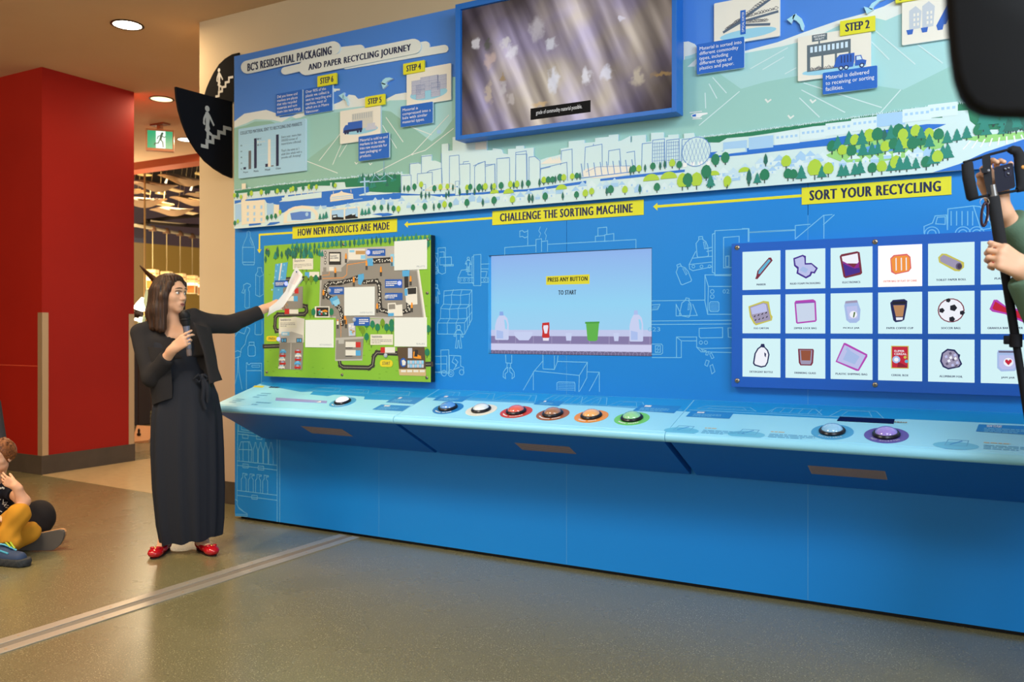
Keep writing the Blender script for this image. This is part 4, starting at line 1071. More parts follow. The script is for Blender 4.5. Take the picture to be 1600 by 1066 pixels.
def nd(t, **k):
    n = N.new('ShaderNode' + t)
    for a, v in k.items():
        if a in ('operation', 'data_type', 'blend_type', 'gradient_type'): setattr(n, a, v)
    return n
def ramp(stops):
    r_ = N.new('ShaderNodeValToRGB'); e_ = r_.color_ramp.elements
    e_[0].position, e_[1].position = stops[0][0], stops[-1][0]
    e_[0].color = (*lin(stops[0][1]), 1); e_[1].color = (*lin(stops[-1][1]), 1)
    for p_, c_ in stops[1:-1]: e_.new(p_).color = (*lin(c_), 1)
    return r_
def mixc(a, b, mode, fac=1.0):
    m_ = N.new('ShaderNodeMix'); m_.data_type = 'RGBA'; m_.blend_type = mode; m_.inputs[0].default_value = fac; m_.clamp_result = False
    Lk.new(a, m_.inputs[6]); Lk.new(b, m_.inputs[7]); return m_.outputs[2]
tcn = N.new('ShaderNodeTexCoord')
rot = N.new('ShaderNodeMapping'); rot.inputs['Rotation'].default_value = (0, R(24), 0)
str_ = N.new('ShaderNodeMapping'); str_.inputs['Scale'].default_value = (9, 1, 1.0)
n1 = N.new('ShaderNodeTexNoise'); n1.inputs['Scale'].default_value = 1.0; n1.inputs['Detail'].default_value = 2.5; n1.inputs['Roughness'].default_value = .4
Lk.new(tcn.outputs['Object'], rot.inputs[0]); Lk.new(rot.outputs[0], str_.inputs[0]); Lk.new(str_.outputs[0], n1.inputs['Vector'])
r1 = ramp([(.30, (96, 88, 96)), (.5, (176, 170, 174)), (.66, (238, 234, 240))]); Lk.new(n1.outputs['Fac'], r1.inputs[0])
# broad light: strongest left of the middle, falling to dark at both ends
mp2 = N.new('ShaderNodeMapping'); mp2.inputs['Location'].default_value = (.06, 0, .14); mp2.inputs['Scale'].default_value = (1.18, 1, 1.55)
gr = N.new('ShaderNodeTexGradient'); gr.gradient_type = 'SPHERICAL'
Lk.new(rot.outputs[0], mp2.inputs[0]); Lk.new(mp2.outputs[0], gr.inputs['Vector'])
r2 = ramp([(.0, (92, 86, 96)), (.22, (150, 144, 146)), (.48, (240, 238, 242)), (1.0, (255, 255, 255))]); Lk.new(gr.outputs['Fac'], r2.inputs[0])
out = mixc(r1.outputs[0], r2.outputs[0], 'MULTIPLY')
n3 = N.new('ShaderNodeTexNoise'); n3.inputs['Scale'].default_value = 3.2; Lk.new(tcn.outputs['Object'], n3.inputs['Vector'])
r3 = ramp([(.38, (222, 216, 244)), (.62, (246, 238, 214))]); Lk.new(n3.outputs['Fac'], r3.inputs[0])
out = mixc(out, r3.outputs[0], 'MULTIPLY')
# soft bright scraps tumbling in the picture
cxs, czs = .5 * (tx0 + tx1), .5 * (tz0 + tz1)
nz = N.new('ShaderNodeTexNoise'); nz.inputs['Scale'].default_value = 22; nz.inputs['Detail'].default_value = 2
Lk.new(tcn.outputs['Object'], nz.inputs['Vector'])
wob = N.new('ShaderNodeVectorMath'); wob.operation = 'MULTIPLY_ADD'; wob.inputs[1].default_value = (.075, 0, .075)
Lk.new(nz.outputs['Color'], wob.inputs[0]); Lk.new(tcn.outputs['Object'], wob.inputs[2])
SPL = wallplane(yi)
for u_, v_, rx_, rz_, c_ in ((180,275,.034,.042,(214,210,214)),(262,375,.050,.058,(196,170,160)),(362,272,.040,.046,(214,210,206)),(405,325,.052,.046,(226,224,232)),(642,275,.042,.042,(214,216,224)),(862,472,.036,.062,(240,240,250)),(988,455,.046,.050,(226,228,246)),(1180,485,.042,.062,(200,188,164)),(660,500,.040,.095,(224,228,244)),(255,570,.034,.080,(196,178,156)),(345,560,.026,.055,(190,184,184)),(1080,110,.026,.024,(222,220,236)),(555,180,.06,.08,(190,184,190)),(245,275,.028,.042,(70,76,58)),(345,490,.022,.03,(150,120,60)),(395,620,.03,.04,(190,180,176)),(1340,460,.075,.018,(160,128,76)),(580,648,.07,.02,(206,172,120))):
    a_, c0_ = SPL.px(*z3([(u_, v_)])[0])
    m_ = N.new('ShaderNodeMapping'); m_.inputs['Scale'].default_value = (1 / rx_, 1, 1 / rz_); m_.inputs['Location'].default_value = (-(a_ - cxs + .037) / rx_, 0, -(c0_ - czs + .037) / rz_)
    g_ = N.new('ShaderNodeTexGradient'); g_.gradient_type = 'SPHERICAL'; k_ = N.new('ShaderNodeMapRange'); k_.inputs[1].default_value = .0; k_.inputs[2].default_value = .62; k_.inputs[4].default_value = .62; k_.interpolation_type = 'SMOOTHSTEP'
    Lk.new(wob.outputs[0], m_.inputs[0]); Lk.new(m_.outputs[0], g_.inputs['Vector']); Lk.new(g_.outputs['Fac'], k_.inputs[0])
    mx_ = N.new('ShaderNodeMix'); mx_.data_type = 'RGBA'; mx_.inputs[7].default_value = (*lin(c_), 1); Lk.new(k_.outputs[0], mx_.inputs[0]); Lk.new(out, mx_.inputs[6]); out = mx_.outputs[2]
Lk.new(out, P.inputs['Emission Color']); P.inputs['Emission Strength'].default_value = 1.0
# the screen's own origin sits at its middle so that the picture is centred
cxs, czs = .5 * (tx0 + tx1), .5 * (tz0 + tz1)
scr = empty('tmp'); bpy.data.objects.remove(scr)
b = MB(); b.box((tx0 - cxs, 0, tz0 - czs), (tx1 - cxs, .02, tz1 - czs), ms)
so = b.build('screen'); so.parent = tv; so.location = Vector((cxs, yi, czs)) - tv.location
T = Art(wallplane(yi), .0008)
q = [tvp.px(*p) for p in z3([(515,682),(890,631),(890,694),(515,745)])]
c0 = wallplane(yi).px(*z3([(515,714)])[0]); c1 = wallplane(yi).px(*z3([(890,662)])[0])
M_cap = emat('caption black', (18, 16, 18), .3, .9); M_capt = emat('caption white', (225, 225, 225), .9)
T.rect(c0[0], c0[1] - .032, c1[0], c0[1] + .032, M_cap, 1)
T.text('grade of commodity material possible.', c0[0] + .035, c0[1] - .013, c1[0] - .05, c0[1] + .016, M_capt, 2, .008)
T.build('picture', so)

# ------------------------------------------------------------------ recessed game screen
SY = .030
gp = wallplane(SY)
gs = thing('game_screen', 'screen recessed into the blue wall reading PRESS ANY BUTTON TO START', 'screen', (.5 * (hx0 + hx1), SY, hz0))
E1 = emat('game sky', (150, 212, 250), .92); E0 = emat('game sky top', (140, 190, 244), .9)
N, Lk, P = nt(E1)
tcn = N.new('ShaderNodeTexCoord'); sx = N.new('ShaderNodeSeparateXYZ'); r1 = N.new('ShaderNodeValToRGB'); e = r1.color_ramp.elements
e[0].position = .05; e[0].color = (*lin((166, 212, 246)), 1); e[1].position = .98; e[1].color = (*lin((146, 186, 244)), 1)
x_ = r1.color_ramp.elements.new(.5); x_.color = (*lin((150, 216, 250)), 1)
Lk.new(tcn.outputs['Generated'], sx.inputs[0]); Lk.new(sx.outputs['Z'], r1.inputs['Fac']); Lk.new(r1.outputs[0], P.inputs['Emission Color'])
b = MB(); b.box((hx0 + .0005, SY, hz0 + .0005), (hx1 - .0005, SY + .012, hz1 - .0005), E1); so = b.build('screen', gs)
T = Art(gp, .0004)
zD = zm(660, 350, 3.2)
sx0, sx1 = hx0 + .001, hx1 - .001
def zz(v): return .5 * (gp.px(*zD([(740, v)])[0])[1])
def lvl(v): return gp.px(*zD([(740, v)])[0])[1]
E_lav, E_lav2, E_vio, E_vio2, E_dk = emat('game belt light', (200, 208, 244), .9), emat('game belt white', (214, 214, 248), .9), emat('game belt violet', (140, 130, 178), .85), emat('game belt lines', (168, 160, 200), .85), emat('game belt dark', (120, 112, 150), .8)
ly = [lvl(v) for v in (530, 562, 566, 600, 604, 636, 655)]
T.rect(sx0, ly[1], sx1, ly[0], E_lav, 1); T.rect(sx0, ly[3], sx1, ly[1], E_vio, 1); T.rect(sx0, ly[5], sx1, ly[3], E_lav2, 1); T.rect(sx0, hz0 + .001, sx1, ly[5], E_dk, 1)
T.rect(sx0, ly[3] - .002, sx1, ly[3] + .002, E_vio2, 2); T.rect(sx0, ly[1] - .001, sx1, ly[1] + .001, E_vio2, 2)
for i in range(9):
    x = sx0 + (sx1 - sx0) * (i + .4) / 8.6; T.rect(x, ly[3], x + .004, ly[1], E_vio2, 2)
for i in range(24):
    x = sx0 + (sx1 - sx0) * (i + .5) / 24; T.ring(x, ly[5] - .014, .012, .0145, E_vio2, 2, 10)
E_jug, E_jugb, E_cap2 = emat('game jug', (206, 216, 250), .9), emat('game jug shade', (176, 198, 246), .9), emat('game jug cap', (140, 176, 240), .9)
def gjug(x, y0, y1, flip, cm):
    c0 = gp.px(*zD([(x - 34, y0)])[0]); c1 = gp.px(*zD([(x + 34, y1)])[0])
    f = lambda pts: [(c0[0] + (c1[0] - c0[0]) * (1 - a if flip else a), c0[1] + (c1[1] - c0[1]) * k) for a, k in pts]
    T.poly(f([(0,0.03),(.06,0),(.94,0),(1,.03),(1,.55),(.9,.76),(.7,.86),(.3,.86),(.12,.72),(0,.5)]), E_jug, 3); T.poly(f([(.32,.86),(.62,.86),(.60,1),(.34,1)]), cm, 3)
    T.poly(f([(.66,.72),(.8,.7),(.9,.55),(.88,.36),(.74,.4),(.7,.6)]), E1, 4); T.poly(f([(.1,.05),(.6,.05),(.6,.3),(.1,.35)]), E_jugb, 3.5)
gjug(398, 580, 438, False, E_cap2); gjug(1070, 588, 432, False, E_jugb)
def gshape(px, m, lay=3): T.poly([gp.px(*p) for p in zD(px)], m, lay)
E_red, E_grn, E_grd, E_wh = emat('game red', (206, 42, 40), .9), emat('game green', (96, 184, 76), .9), emat('game green rim', (76, 164, 66), .9), emat('game white', (236, 232, 246), .95)
gshape([(600,495),(635,492),(636,520),(634,545),(637,565),(630,570),(603,570),(598,562),(601,540),(598,515)], E_red); gshape([(606,508),(628,506),(630,515),(624,548),(612,548),(605,520)], E_wh, 4); gshape([(602,570),(634,570),(632,584),(604,584)], E_wh, 3)
gshape([(818,494),(884,492),(876,580),(866,586),(836,586),(826,580)], E_grn); gshape([(814,490),(886,488),(886,497),(814,499)], E_grd, 4)
gshape([(458,540),(552,540),(548,560),(532,582),(484,582),(462,560)], E_jug); gshape([(716,546),(748,546),(744,584),(720,584)], E_jug); gshape([(955,546),(984,546),(980,586),(960,586)], E_jug)
E_y = emat('game yellow', (232, 222, 50), .9); E_k = emat('game black', (14, 18, 34), .4)
gshape([(619,262),(836,252),(836,300),(619,305)], E_y, 3)
c0 = gp.px(*zD([(627,290)])[0]); c1 = gp.px(*zD([(826,262)])[0]); T.text('PRESS ANY BUTTON', c0[0], c0[1], c1[0], c1[1], E_k, 4, .052, 1.12)
c0 = gp.px(*zD([(680,355)])[0]); c1 = gp.px(*zD([(770,330)])[0]); T.text('TO START', c0[0], c0[1], c1[0], c1[1], E_k, 4, .052, 1.12)
T.build('picture', so)
b = MB(); t_ = .0015
b.box((hx0, -.0005, hz0), (hx0 + t_, SY, hz1), mat('recess edge lit blue', (60, 170, 235), .45)); b.box((hx0, -.0005, hz1 - t_), (hx1, SY, hz1), M_black); b.box((hx1 - t_, .0, hz0), (hx1, SY, hz1), M_black); b.box((hx0, 0, hz0), (hx1, SY, hz0 + t_), M_black)  # lit left side and shadowed top are put into the edge colours
b.build('bezel', gs)

# ------------------------------------------------------------------ green map board
zM = zm(400, 350, 4.1)
PB = wallplane(-.050)
mb_ = thing('map_board', 'green illustrated factory map board with lit white photo windows', 'display board', (.97, -.05, 1.02))
a0, b0, a1, b1 = quad_ab(PB, zM, [(52,140),(1120,70),(1120,1015),(52,975)])
M_mg = mat('map green', (134, 188, 58), .5); M_mgd = mat('map green tuft', (120, 172, 48), .5)
slab('board', [(a0, b0), (a1, b0), (a1, b1), (a0, b1)], PB, .045, M_mg, mb_, mat('map board edge', (16, 40, 46), .5))
M_yard, M_yard2, M_road, M_dash = mat('map yard grey', (142, 138, 130), .5), mat('map light grey', (184, 182, 176), .5), mat('map road', (56, 54, 52), .5), mat('map road dashes', (196, 190, 170), .5)
M_or, M_trk, M_cab = mat('worker orange', (236, 150, 40), .5), mat('map truck white', (228, 226, 216), .5), mat('map truck red', (196, 48, 44), .5)
M_mb = mat('map blue plate', (36, 92, 178), .5); M_cy = mat('map cyan', (84, 168, 220), .5); M_cyl = mat('map pale cyan', (140, 204, 236), .5)
M_bel = mat('belt dark', (44, 44, 44), .5)
A = Art(PB)
def mp_(pts, m, lay=2): A.pp(zM(pts), m, lay)
def ml(pts, w, m, lay=2): A.pl(zM(pts), w, m, lay)
def mr(x0, y0, x1, y1, m, lay=2): mp_([(x0,y0),(x1,y0),(x1,y1),(x0,y1)], m, lay)
rg = random.Random(5)
for k in range(70):
    x, y = rg.uniform(70, 1110), rg.uniform(140, 990); ml([(x,y),(x+9,y+1)], .006, M_mgd, 1)
# trees along the top and left
MT = [0]
def mtree(x, y, h, k, lay=6):
    MT[0] += 1; lay += (MT[0] % 50) * .04
    u, v = zM([(x, y)])[0]; a, c = PB.px(u, v)
    A.rect(a-.0018, c, a+.0018, c+h*.4, M_trunk, lay)
    if k == 'c': A.poly([(a+p*h, c+q*h) for p, q in ((-.06,.14),(.06,.14),(.2,.4),(.13,.75),(0,1.02),(-.13,.75),(-.2,.4))], M_gC, lay+.4)
    elif k == 'p': A.poly([(a+p*h, c+q*h) for p, q in ((-.3,.16),(.3,.16),(.24,.4),(.14,.7),(0,1.02),(-.14,.7),(-.24,.4))], M_gP, lay+.4)
    else: A.poly([(a+p*h, c+q*h) for p, q in ((-.16,.25),(.16,.25),(.3,.45),(.3,.7),(.16,.92),(0,1),(-.16,.92),(-.3,.7),(-.3,.45))], M_gD if k == 'r' else mat('map olive tree', (112,150,40), .5), lay+.4)
for k in range(32):
    x = 235 + k * 28.3; mtree(x, 172 - (x - 235) * .07 + rg.uniform(-6, 6), rg.uniform(.045,.06), rg.choice('cp'))
for k in range(13): mtree(222 + k * 17, rg.uniform(190, 225), .05, rg.choice('cpc'))
for k in range(34):
    x = rg.uniform(62, 350); y = rg.uniform(190, 235 + max(0, (150 - x)) * .8); mtree(x, y, rg.uniform(.045,.06), rg.choice('cpcc'))
for x, y in ((1100,165),(1098,860),(1105,710)): mtree(x, y, .06, 'r')
# yard
mp_([(415,165),(900,140),(1035,292),(1082,610),(404,600)], M_yard2, 2); mp_([(425,300),(540,290),(600,235),(900,225),(960,300),(1030,300),(1070,600),(412,592)], M_yard, 3)
mp_([(1035,292),(1046,292),(1090,600),(1078,600)], M_trk, 3)
mr(425,178,548,305,M_yard2,4); mr(468,180,546,262,M_bel,5); mr(474,190,538,240,M_trk,6); 
a_, c_ = PB.px(*zM([(478,225)])[0]); a2_, c2_ = PB.px(*zM([(530,200)])[0]); A.text('PACKAGING\nAND LOADING', a_, c_, a2_, c2_, M_ink, 7, .02)
for y in (185, 215, 248):
    u, v = zM([(445, y)])[0]; c = PB.px(u, v); A.disc(c[0], c[1], .010, .013, M_bel, 5, 12); A.disc(c[0], c[1], .005, .007, M_trk, 6, 10)
mr(432,278,452,305,M_yard,5); mr(470,275,500,300,M_trk,5)
ml([(430,350),(560,345),(582,325),(585,262),(720,240)], .004, M_or, 4); ml([(425,330),(470,326),(470,300)], .003, M_or, 4)
mr(592,160,700,228,M_trk,4); mr(640,172,700,195,mat('map tan stock',(190,150,96),.5),5); mr(672,200,702,225,M_cyl,5); mr(600,168,632,182,M_cyl,5)
# conveyor belts
def belt(pts, w=.030, fleck=True, lay=4):
    ml(pts, w, M_bel, lay)
    P2 = zM(pts)
    for i in range(len(P2) - 1):
        (u0, v0), (u1, v1) = P2[i], P2[i+1]; n = int(math.hypot(u1-u0, v1-v0) / 2.0)
        for k in range(n):
            if not fleck: continue
            t_ = (k + .5) / n; u, v = u0+(u1-u0)*t_+rg.uniform(-1.6,1.6), v0+(v1-v0)*t_+rg.uniform(-1.8,1.8)
            c = PB.px(u, v); s_ = .0036; A.rect(c[0]-s_, c[1]-s_, c[0]+s_, c[1]+s_, M_trk, lay+.5)
belt([(735,240),(880,230)], .036); belt([(668,338),(600,362),(540,378),(470,382),(448,400),(440,435),(460,465),(490,482)]); belt([(695,372),(775,368),(790,390),(795,500),(800,550),(850,565)], .03); belt([(510,515),(540,545),(552,590),(552,640)], .03); belt([(975,500),(978,555),(940,565)], .03); belt([(962,300),(965,405)], .03, False)
mp_([(655,325),(692,318),(694,350),(672,392),(655,385)], M_cy, 6); mp_([(472,480),(520,458),(532,492),(490,520)], M_cy, 6); mp_([(490,498),(532,478),(540,510),(508,530)], M_cyl, 6.3); mp_([(712,222),(750,218),(752,268),(714,270)], M_cy, 6); mp_([(862,195),(885,192),(888,270),(864,272)], M_cyl, 6); mp_([(938,300),(985,296),(982,335),(940,338)], M_cy, 6)
mp_([(958,410),(1032,404),(1036,515),(985,520),(962,500)], M_trk, 6); mp_([(972,412),(1028,408),(1028,448),(975,452)], M_bel, 6.5); mp_([(952,415),(972,415),(972,460),(955,460)], M_cy, 6.6)
mp_([(845,508),(895,505),(900,520),(938,515),(942,590),(848,592)], M_trk, 6); mp_([(852,516),(892,513),(894,545),(852,548)], M_yard, 6.5); mp_([(848,572),(885,570),(885,590),(848,592)], M_cy, 6.6)
# sheds, roads and lorry yards
mp_([(125,258),(205,245),(170,540),(102,560)], M_cy, 4); mp_([(160,252),(170,250),(152,370),(144,370)], M_trk, 5); mp_([(100,560),(175,548),(175,520),(105,530)], M_trk, 5)
for k in range(5):
    for x in (140, 182):
        u, v = zM([(x - k * 9, 262 + k * 40)])[0]; c = PB.px(u, v); A.disc(c[0], c[1], .007, .007, M_cyl, 5, 8)
def road(pts, w=.030): ml(pts, w, M_road, 3); 
def dash(pts):
    P2 = zM(pts)
    for i in range(len(P2) - 1):
        (u0, v0), (u1, v1) = P2[i], P2[i+1]; n = max(1, int(math.hypot(u1-u0, v1-v0) / 2.2))
        for k in range(n):
            t0, t1 = (k+.2)/n, (k+.65)/n; A.line([PB.px(u0+(u1-u0)*t0, v0+(v1-v0)*t0), PB.px(u0+(u1-u0)*t1, v0+(v1-v0)*t1)], .003, M_dash, 4)
for r_ in ([(160,358),(260,352),(410,345)],[(302,525),(322,530),(326,560),(310,578),(140,582),(125,600),(122,660),(130,685),(152,685)],[(54,785),(150,782)],[(535,878),(540,905),(560,918),(725,922),(748,905),(755,850),(775,825),(905,830)],[(1080,900),(1122,898)]):
    road(r_); dash(r_)
mp_([(175,410),(302,400),(300,540),(172,555)], M_yard, 4)
for x, y, m_ in ((210,430,M_cab),(205,480,M_cy),(205,560,M_cab),(335,325,M_cy)):
    if y == 560: mr(x+8,y-12,x+68,y+16,M_trk,6); mr(x-20,y-16,x+10,y+18,m_,6)
    elif y == 325: mr(x+8,y-18,x+72,y+14,M_trk,6); mr(x-20,y-16,x+8,y+20,m_,6)
    else: mr(x-5,y-18,x+38,y+14,M_trk,6); mr(x+38,y-18,x+64,y+16,m_,6)
mp_([(510,730),(690,722),(682,875),(508,878)], M_yard2, 4); mp_([(515,745),(690,735),(680,865),(512,868)], M_yard, 4.5); mr(530,742,565,768,M_yard2,5)
for y, m_ in ((775,M_cab),(828,M_cy)): mr(575,y-20,640,y+16,M_trk,6); mr(640,y-18,672,y+16,m_,6); mr(575,y+16,620,y+22,M_bel,6.2)
mr(828,790,892,825,M_trk,6); mr(800,790,828,826,M_cab,6)
mp_([(512,545),(640,600),(640,728),(512,732)], M_yard, 3.6); mp_([(642,612),(880,605),(880,640),(642,650)], M_yard2, 3.6); ml([(545,600),(545,725)], .003, M_or, 4)
mp_([(148,610),(250,595),(312,608),(308,760),(148,760)], M_trk, 5); mp_([(148,705),(230,690),(300,712),(308,760),(148,762)], M_yard2, 5.4); mp_([(152,760),(305,758),(298,935),(145,930)], M_yard, 4.8); ml([(226,765),(222,930)], .003, M_trk, 5.2)
for x in (180, 278): mr(x-18,732,x+18,760,M_road,5.8); mr(x-14,736,x-2,756,M_cy,6); mr(x+2,736,x+14,756,M_cy,6)
mr(165,692,215,716,M_cyl,6); a_, c_ = PB.px(*zM([(172,712)])[0]); a2_, c2_ = PB.px(*zM([(208,697)])[0]); A.bars(a_, c_, a2_, c2_, 1, M_white, 6.6, 2, .8)
for k, (xa, xb) in enumerate(((175,270),(172,272),(168,270),(172,268),(165,268))):
    for x, m_ in ((xa, (M_cy,M_cab,M_trk,M_cab,M_trk)[k]), (xb, (M_cab,M_trk,M_cab,M_cy,M_cab)[k])):
        y = 815 + k * 25; mr(x-20,y-2,x+20,y+12,m_,6); mr(x-12,y-12,x+12,y-2,m_,6); mr(x-9,y-9,x+9,y-2,M_cyl,6.4); mr(x-14,y+10,x-8,y+15,M_bel,6.6); mr(x+8,y+10,x+14,y+15,M_bel,6.6)
mr(378,528,472,600,M_trk,5); mr(388,535,466,592,M_bel,5.5)
for k in range(16): x, y = rg.uniform(392,455), rg.uniform(538,580); mr(x,y,x+12,y+10,rg.choice([M_cab,M_or,M_cy,M_trk,M_gD]),6)
# bale store at lower right
mp_([(905,790),(1080,785),(1090,935),(918,930)], mat('map brown floor', (92,74,56), .5), 5); mr(975,795,1002,860,M_bale,6)
for k in range(7):
    for j in range(2): mr(972+k*15,875+j*24,986+k*15,897+j*24,M_bale if (k+j)%2 else M_cyl,6)
mp_([(915,930),(1090,930),(1090,975),(920,970)], mat('map pallet', (206,178,128), .5), 5.5)
for k in range(4): mr(930+k*40,936,962+k*40,950,M_trk,6)
mp_([(1008,860),(1010,820),(1030,812),(1040,840),(1058,845),(1060,865)], M_or, 6.4); mp_([(1015,850),(1020,805),(1040,808),(1036,850)], M_bel, 6.6)
u, v = zM([(945,888)])[0]; c = PB.px(u, v); A.disc(c[0], c[1], .024, .028, M_mb, 7, 20); mp_([(935,875),(950,870),(962,885),(958,905),(940,908)], M_trk, 7.5)
mp_([(592,640),(635,632),(638,715),(596,718)], M_bale, 5.4)
for k in range(8): x, y = rg.uniform(594,622), rg.uniform(642,700); mr(x,y,x+14,y+12,rg.choice([M_cyl,M_trk,mat('map tan stock',(190,150,96),.5)]),6)
for x, y, k in ((665,685,'l'),(710,680,'r'),(748,680,'r'),(780,700,'r'),(812,670,'l'),(838,700,'r'),(870,672,'r'),(710,760,'r'),(740,795,'l'),(870,705,'r'),(350,605,'l'),(370,600,'r'),(485,600,'r'),(322,390,'l'),(355,390,'l'),(385,385,'r'),(288,390,'r'),(325,310,'r'),(300,310,'l'),(685,720,'l')):
    mtree(x, y, .062, k, 4.4)
# workers
for x, y in ((578,250),(710,295),(802,335),(872,270),(510,340),(628,400),(434,482),(778,570),(1000,565),(992,395),(572,640),(578,668),(525,672)):
    mr(x-6,y-50,x+6,y-26,M_or if x != 525 else M_trk,7); mr(x-6,y-26,x-1,y,M_bel,7); mr(x+1,y-26,x+6,y,M_bel,7)
    u, v = zM([(x, y-55)])[0]; c = PB.px(u, v); A.disc(c[0], c[1], .006, .007, M_or, 7, 8)
# blue caption plates with lights, parchment notes
for x0_, y0_, x1_, y1_ in ((715,160,830,205),(828,355,938,410),(828,442,940,488),(470,405,565,452),(628,598,730,652),(122,362,205,405)):
    mr(x0_,y0_,x1_,y1_,M_mb,7); c0 = PB.px(*zM([(x0_+ (34 if x0_ in (715,470,628,828) and x0_ != 828 else 6), y1_-9)])[0]); c1 = PB.px(*zM([(x1_-(8 if x0_ != 828 else 32), y0_+9)])[0])
    A.bars(c0[0], c0[1], c1[0], c1[1], 3, M_white, 7.6, int(x0_))
for x0_, y0_, x1_, y1_ in ((238,222,368,292),(735,708,880,775),(150,600,262,668)):
    mr(x0_,y0_,x1_,y1_,mat('map note', (226,224,208), .5),7); c0 = PB.px(*zM([(x0_+8, y0_+22)])[0]); c1 = PB.px(*zM([(x0_+75, y0_+9)])[0]); A.text('TRANSPORTATION', c0[0], c0[1], c1[0], c1[1], M_ink, 7.6, .02)
    c0 = PB.px(*zM([(x0_+8, y1_-8)])[0]); c1 = PB.px(*zM([(x1_-10, y0_+30)])[0]); A.bars(c0[0], c0[1], c1[0], c1[1], 3, M_grey, 7.6, int(x0_), .3)
for x0_, y0_, x1_, y1_, t_ in ((795,872,878,915,'START'),(68,718,140,752,'FINISH')):
    c0 = PB.px(*zM([(x0_, y1_)])[0]); c1 = PB.px(*zM([(x1_, y0_)])[0]); A.poly(roundrect(c0[0], c0[1], c1[0], c1[1], (c1[1]-c0[1])*.48), mat('map yellow', (226,206,42), .5), 7)
    w_, h_ = c1[0]-c0[0], c1[1]-c0[1]; A.text(t_, c0[0]+w_*.2, c0[1]+h_*.28, c1[0]-w_*.2, c1[1]-h_*.26, M_ink, 7.6, .02)
A.build('map_print', mb_)
# lit photo windows, small lamps and screws
M_win = emat('lit photo window', (252, 248, 226), .98)
N, Lk, P = nt(M_win)
tcn = N.new('ShaderNodeTexCoord'); nn = N.new('ShaderNodeTexBrick'); nn.inputs['Scale'].default_value = 3.2; nn.inputs['Mortar Size'].default_value = .01
nn.inputs['Color1'].default_value = (*lin((252,249,228)),1); nn.inputs['Color2'].default_value = (*lin((255,253,240)),1); nn.inputs['Mortar'].default_value = (*lin((243,240,222)),1)
Lk.new(tcn.outputs['Generated'], nn.inputs['Vector']); Lk.new(nn.outputs['Color'], P.inputs['Emission Color'])
for quad, t_ in (([(890,112),(1098,100),(1098,290),(890,298)],'PELLETS'),([(570,408),(763,402),(763,586),(570,588)],'SORTED PLASTICS'),([(320,616),(500,614),(500,792),(320,790)],'RECYCLED PRODUCTS'),([(890,602),(1097,598),(1097,787),(890,785)],'BALES')):
    q0, q1, q2, q3 = quad_ab(PB, zM, quad)
    b = MB(); b.box((q0, -.058, q1), (q2, -.0535, q3), M_win, .001); wo = b.build('lit_window', mb_)
    T = Art(wallplane(-.0582)); w_, h_ = q2-q0, q3-q1; n_ = .25 if len(t_) < 8 else .42
    T.text(t_, q0+w_*(.95-n_), q1+h_*.07, q0+w_*.95, q1+h_*.125, mat('pale lettering', (150,160,170), .5), 1, .01); T.build('lettering', wo)
for x, y, on_ in ((722,183,1),(922,380,1),(838,470,0),(472,428,0),(632,615,0),(197,383,1),(147,738,1),(833,843,0)):
    c = PB.px(*zM([(x, y)])[0]); b = MB()
    b.lathe([(.014,0),(.0135,.004),(.009,.008),(.003,.0095)], emat('blue indicator lamp', (170,176,255), 1.6) if on_ else mat('unlit lamp', (176,184,196), .25), 16, Matrix.Translation((c[0], -.0535, c[1])) @ Matrix.Rotation(R(90), 4, 'X')); b.build('indicator_lamp', mb_, 50)
M_scr = mat('steel screw', (150, 140, 124), .3, .9); M_blk = mat('screw socket', (30, 30, 34), .5)
def screw(parent, x, z, y, r=.010):
    mt_ = Matrix.Translation((x, y, z)) @ Matrix.Rotation(R(90), 4, 'X')
    b = MB(); b.lathe([(r,0),(r,.003),(r*.7,.0062),(r*.3,.0068)], M_scr, 16, mt_); b.lathe([(r*.32,.0066),(r*.3,.0071)], M_blk, 6, mt_); b.build('screw', parent, 45)
for x, y in ((75,165),(562,132),(1100,100),(1098,442),(70,950),(552,966),(1095,985),(72,560)):
    c = PB.px(*zM([(x, y)])[0]); screw(mb_, c[0], c[1], -.050)

# ------------------------------------------------------------------ picture tile board
PT = wallplane(-.045)
zT = zm(1130, 360, 3.404)
tb = thing('tile_board', 'blue board of glowing picture tiles for sorting recyclables', 'display board', (4.3, -.045, 1.05))
s0, sz1 = PT.px(1143.2, 381); _, sz0 = PT.px(1143.2, 604.4); SX1 = 5.35
M_tb = mat('tile board blue', (20, 92, 190), .4)
slab('board', [(s0, sz0), (SX1, sz0), (SX1, sz1), (s0, sz1)], PT, .040, M_tb, tb, M_tb)
for x, y in ((75,92),(75,800),(808,61),(808,822)):
    c = PT.px(*zT([(x, y)])[0]); screw(tb, c[0], c[1], -.045, .012)
M_tile = emat('lit tile', (214, 246, 250), .96); M_tile2 = emat('bright lit tile', (255, 250, 244), 1.12)
xa = [PT.px(1130 + v / 3.404, 450)[0] for v in (103, 331, 571, 824, 1090, 1370)]
xb = [PT.px(1130 + v / 3.404, 450)[0] for v in (304, 542, 794, 1060, 1336)]
wt = sum(xb[i] - xa[i] for i in range(5)) / 5
pit = (xa[5] - xa[0]) / 5
rowz = [(PT.px(1160.3, 360 + q1 / 3.404)[1], PT.px(1160.3, 360 + q0 / 3.404)[1]) for q0, q1 in ((118,318),(343,548),(575,778))]
ht = sum(z_[1] - z_[0] for z_ in rowz) / 3
TX = lambda n, c, s=.85: emat('tile ' + n, c, s)
K_pur, K_mag, K_nav, K_mar, K_yl, K_pk = TX('purple',(70,40,150)), TX('magenta',(190,70,190)), TX('navy',(24,34,90)), TX('maroon',(128,40,64)), TX('yellow',(214,206,90)), TX('pink red',(236,110,110))
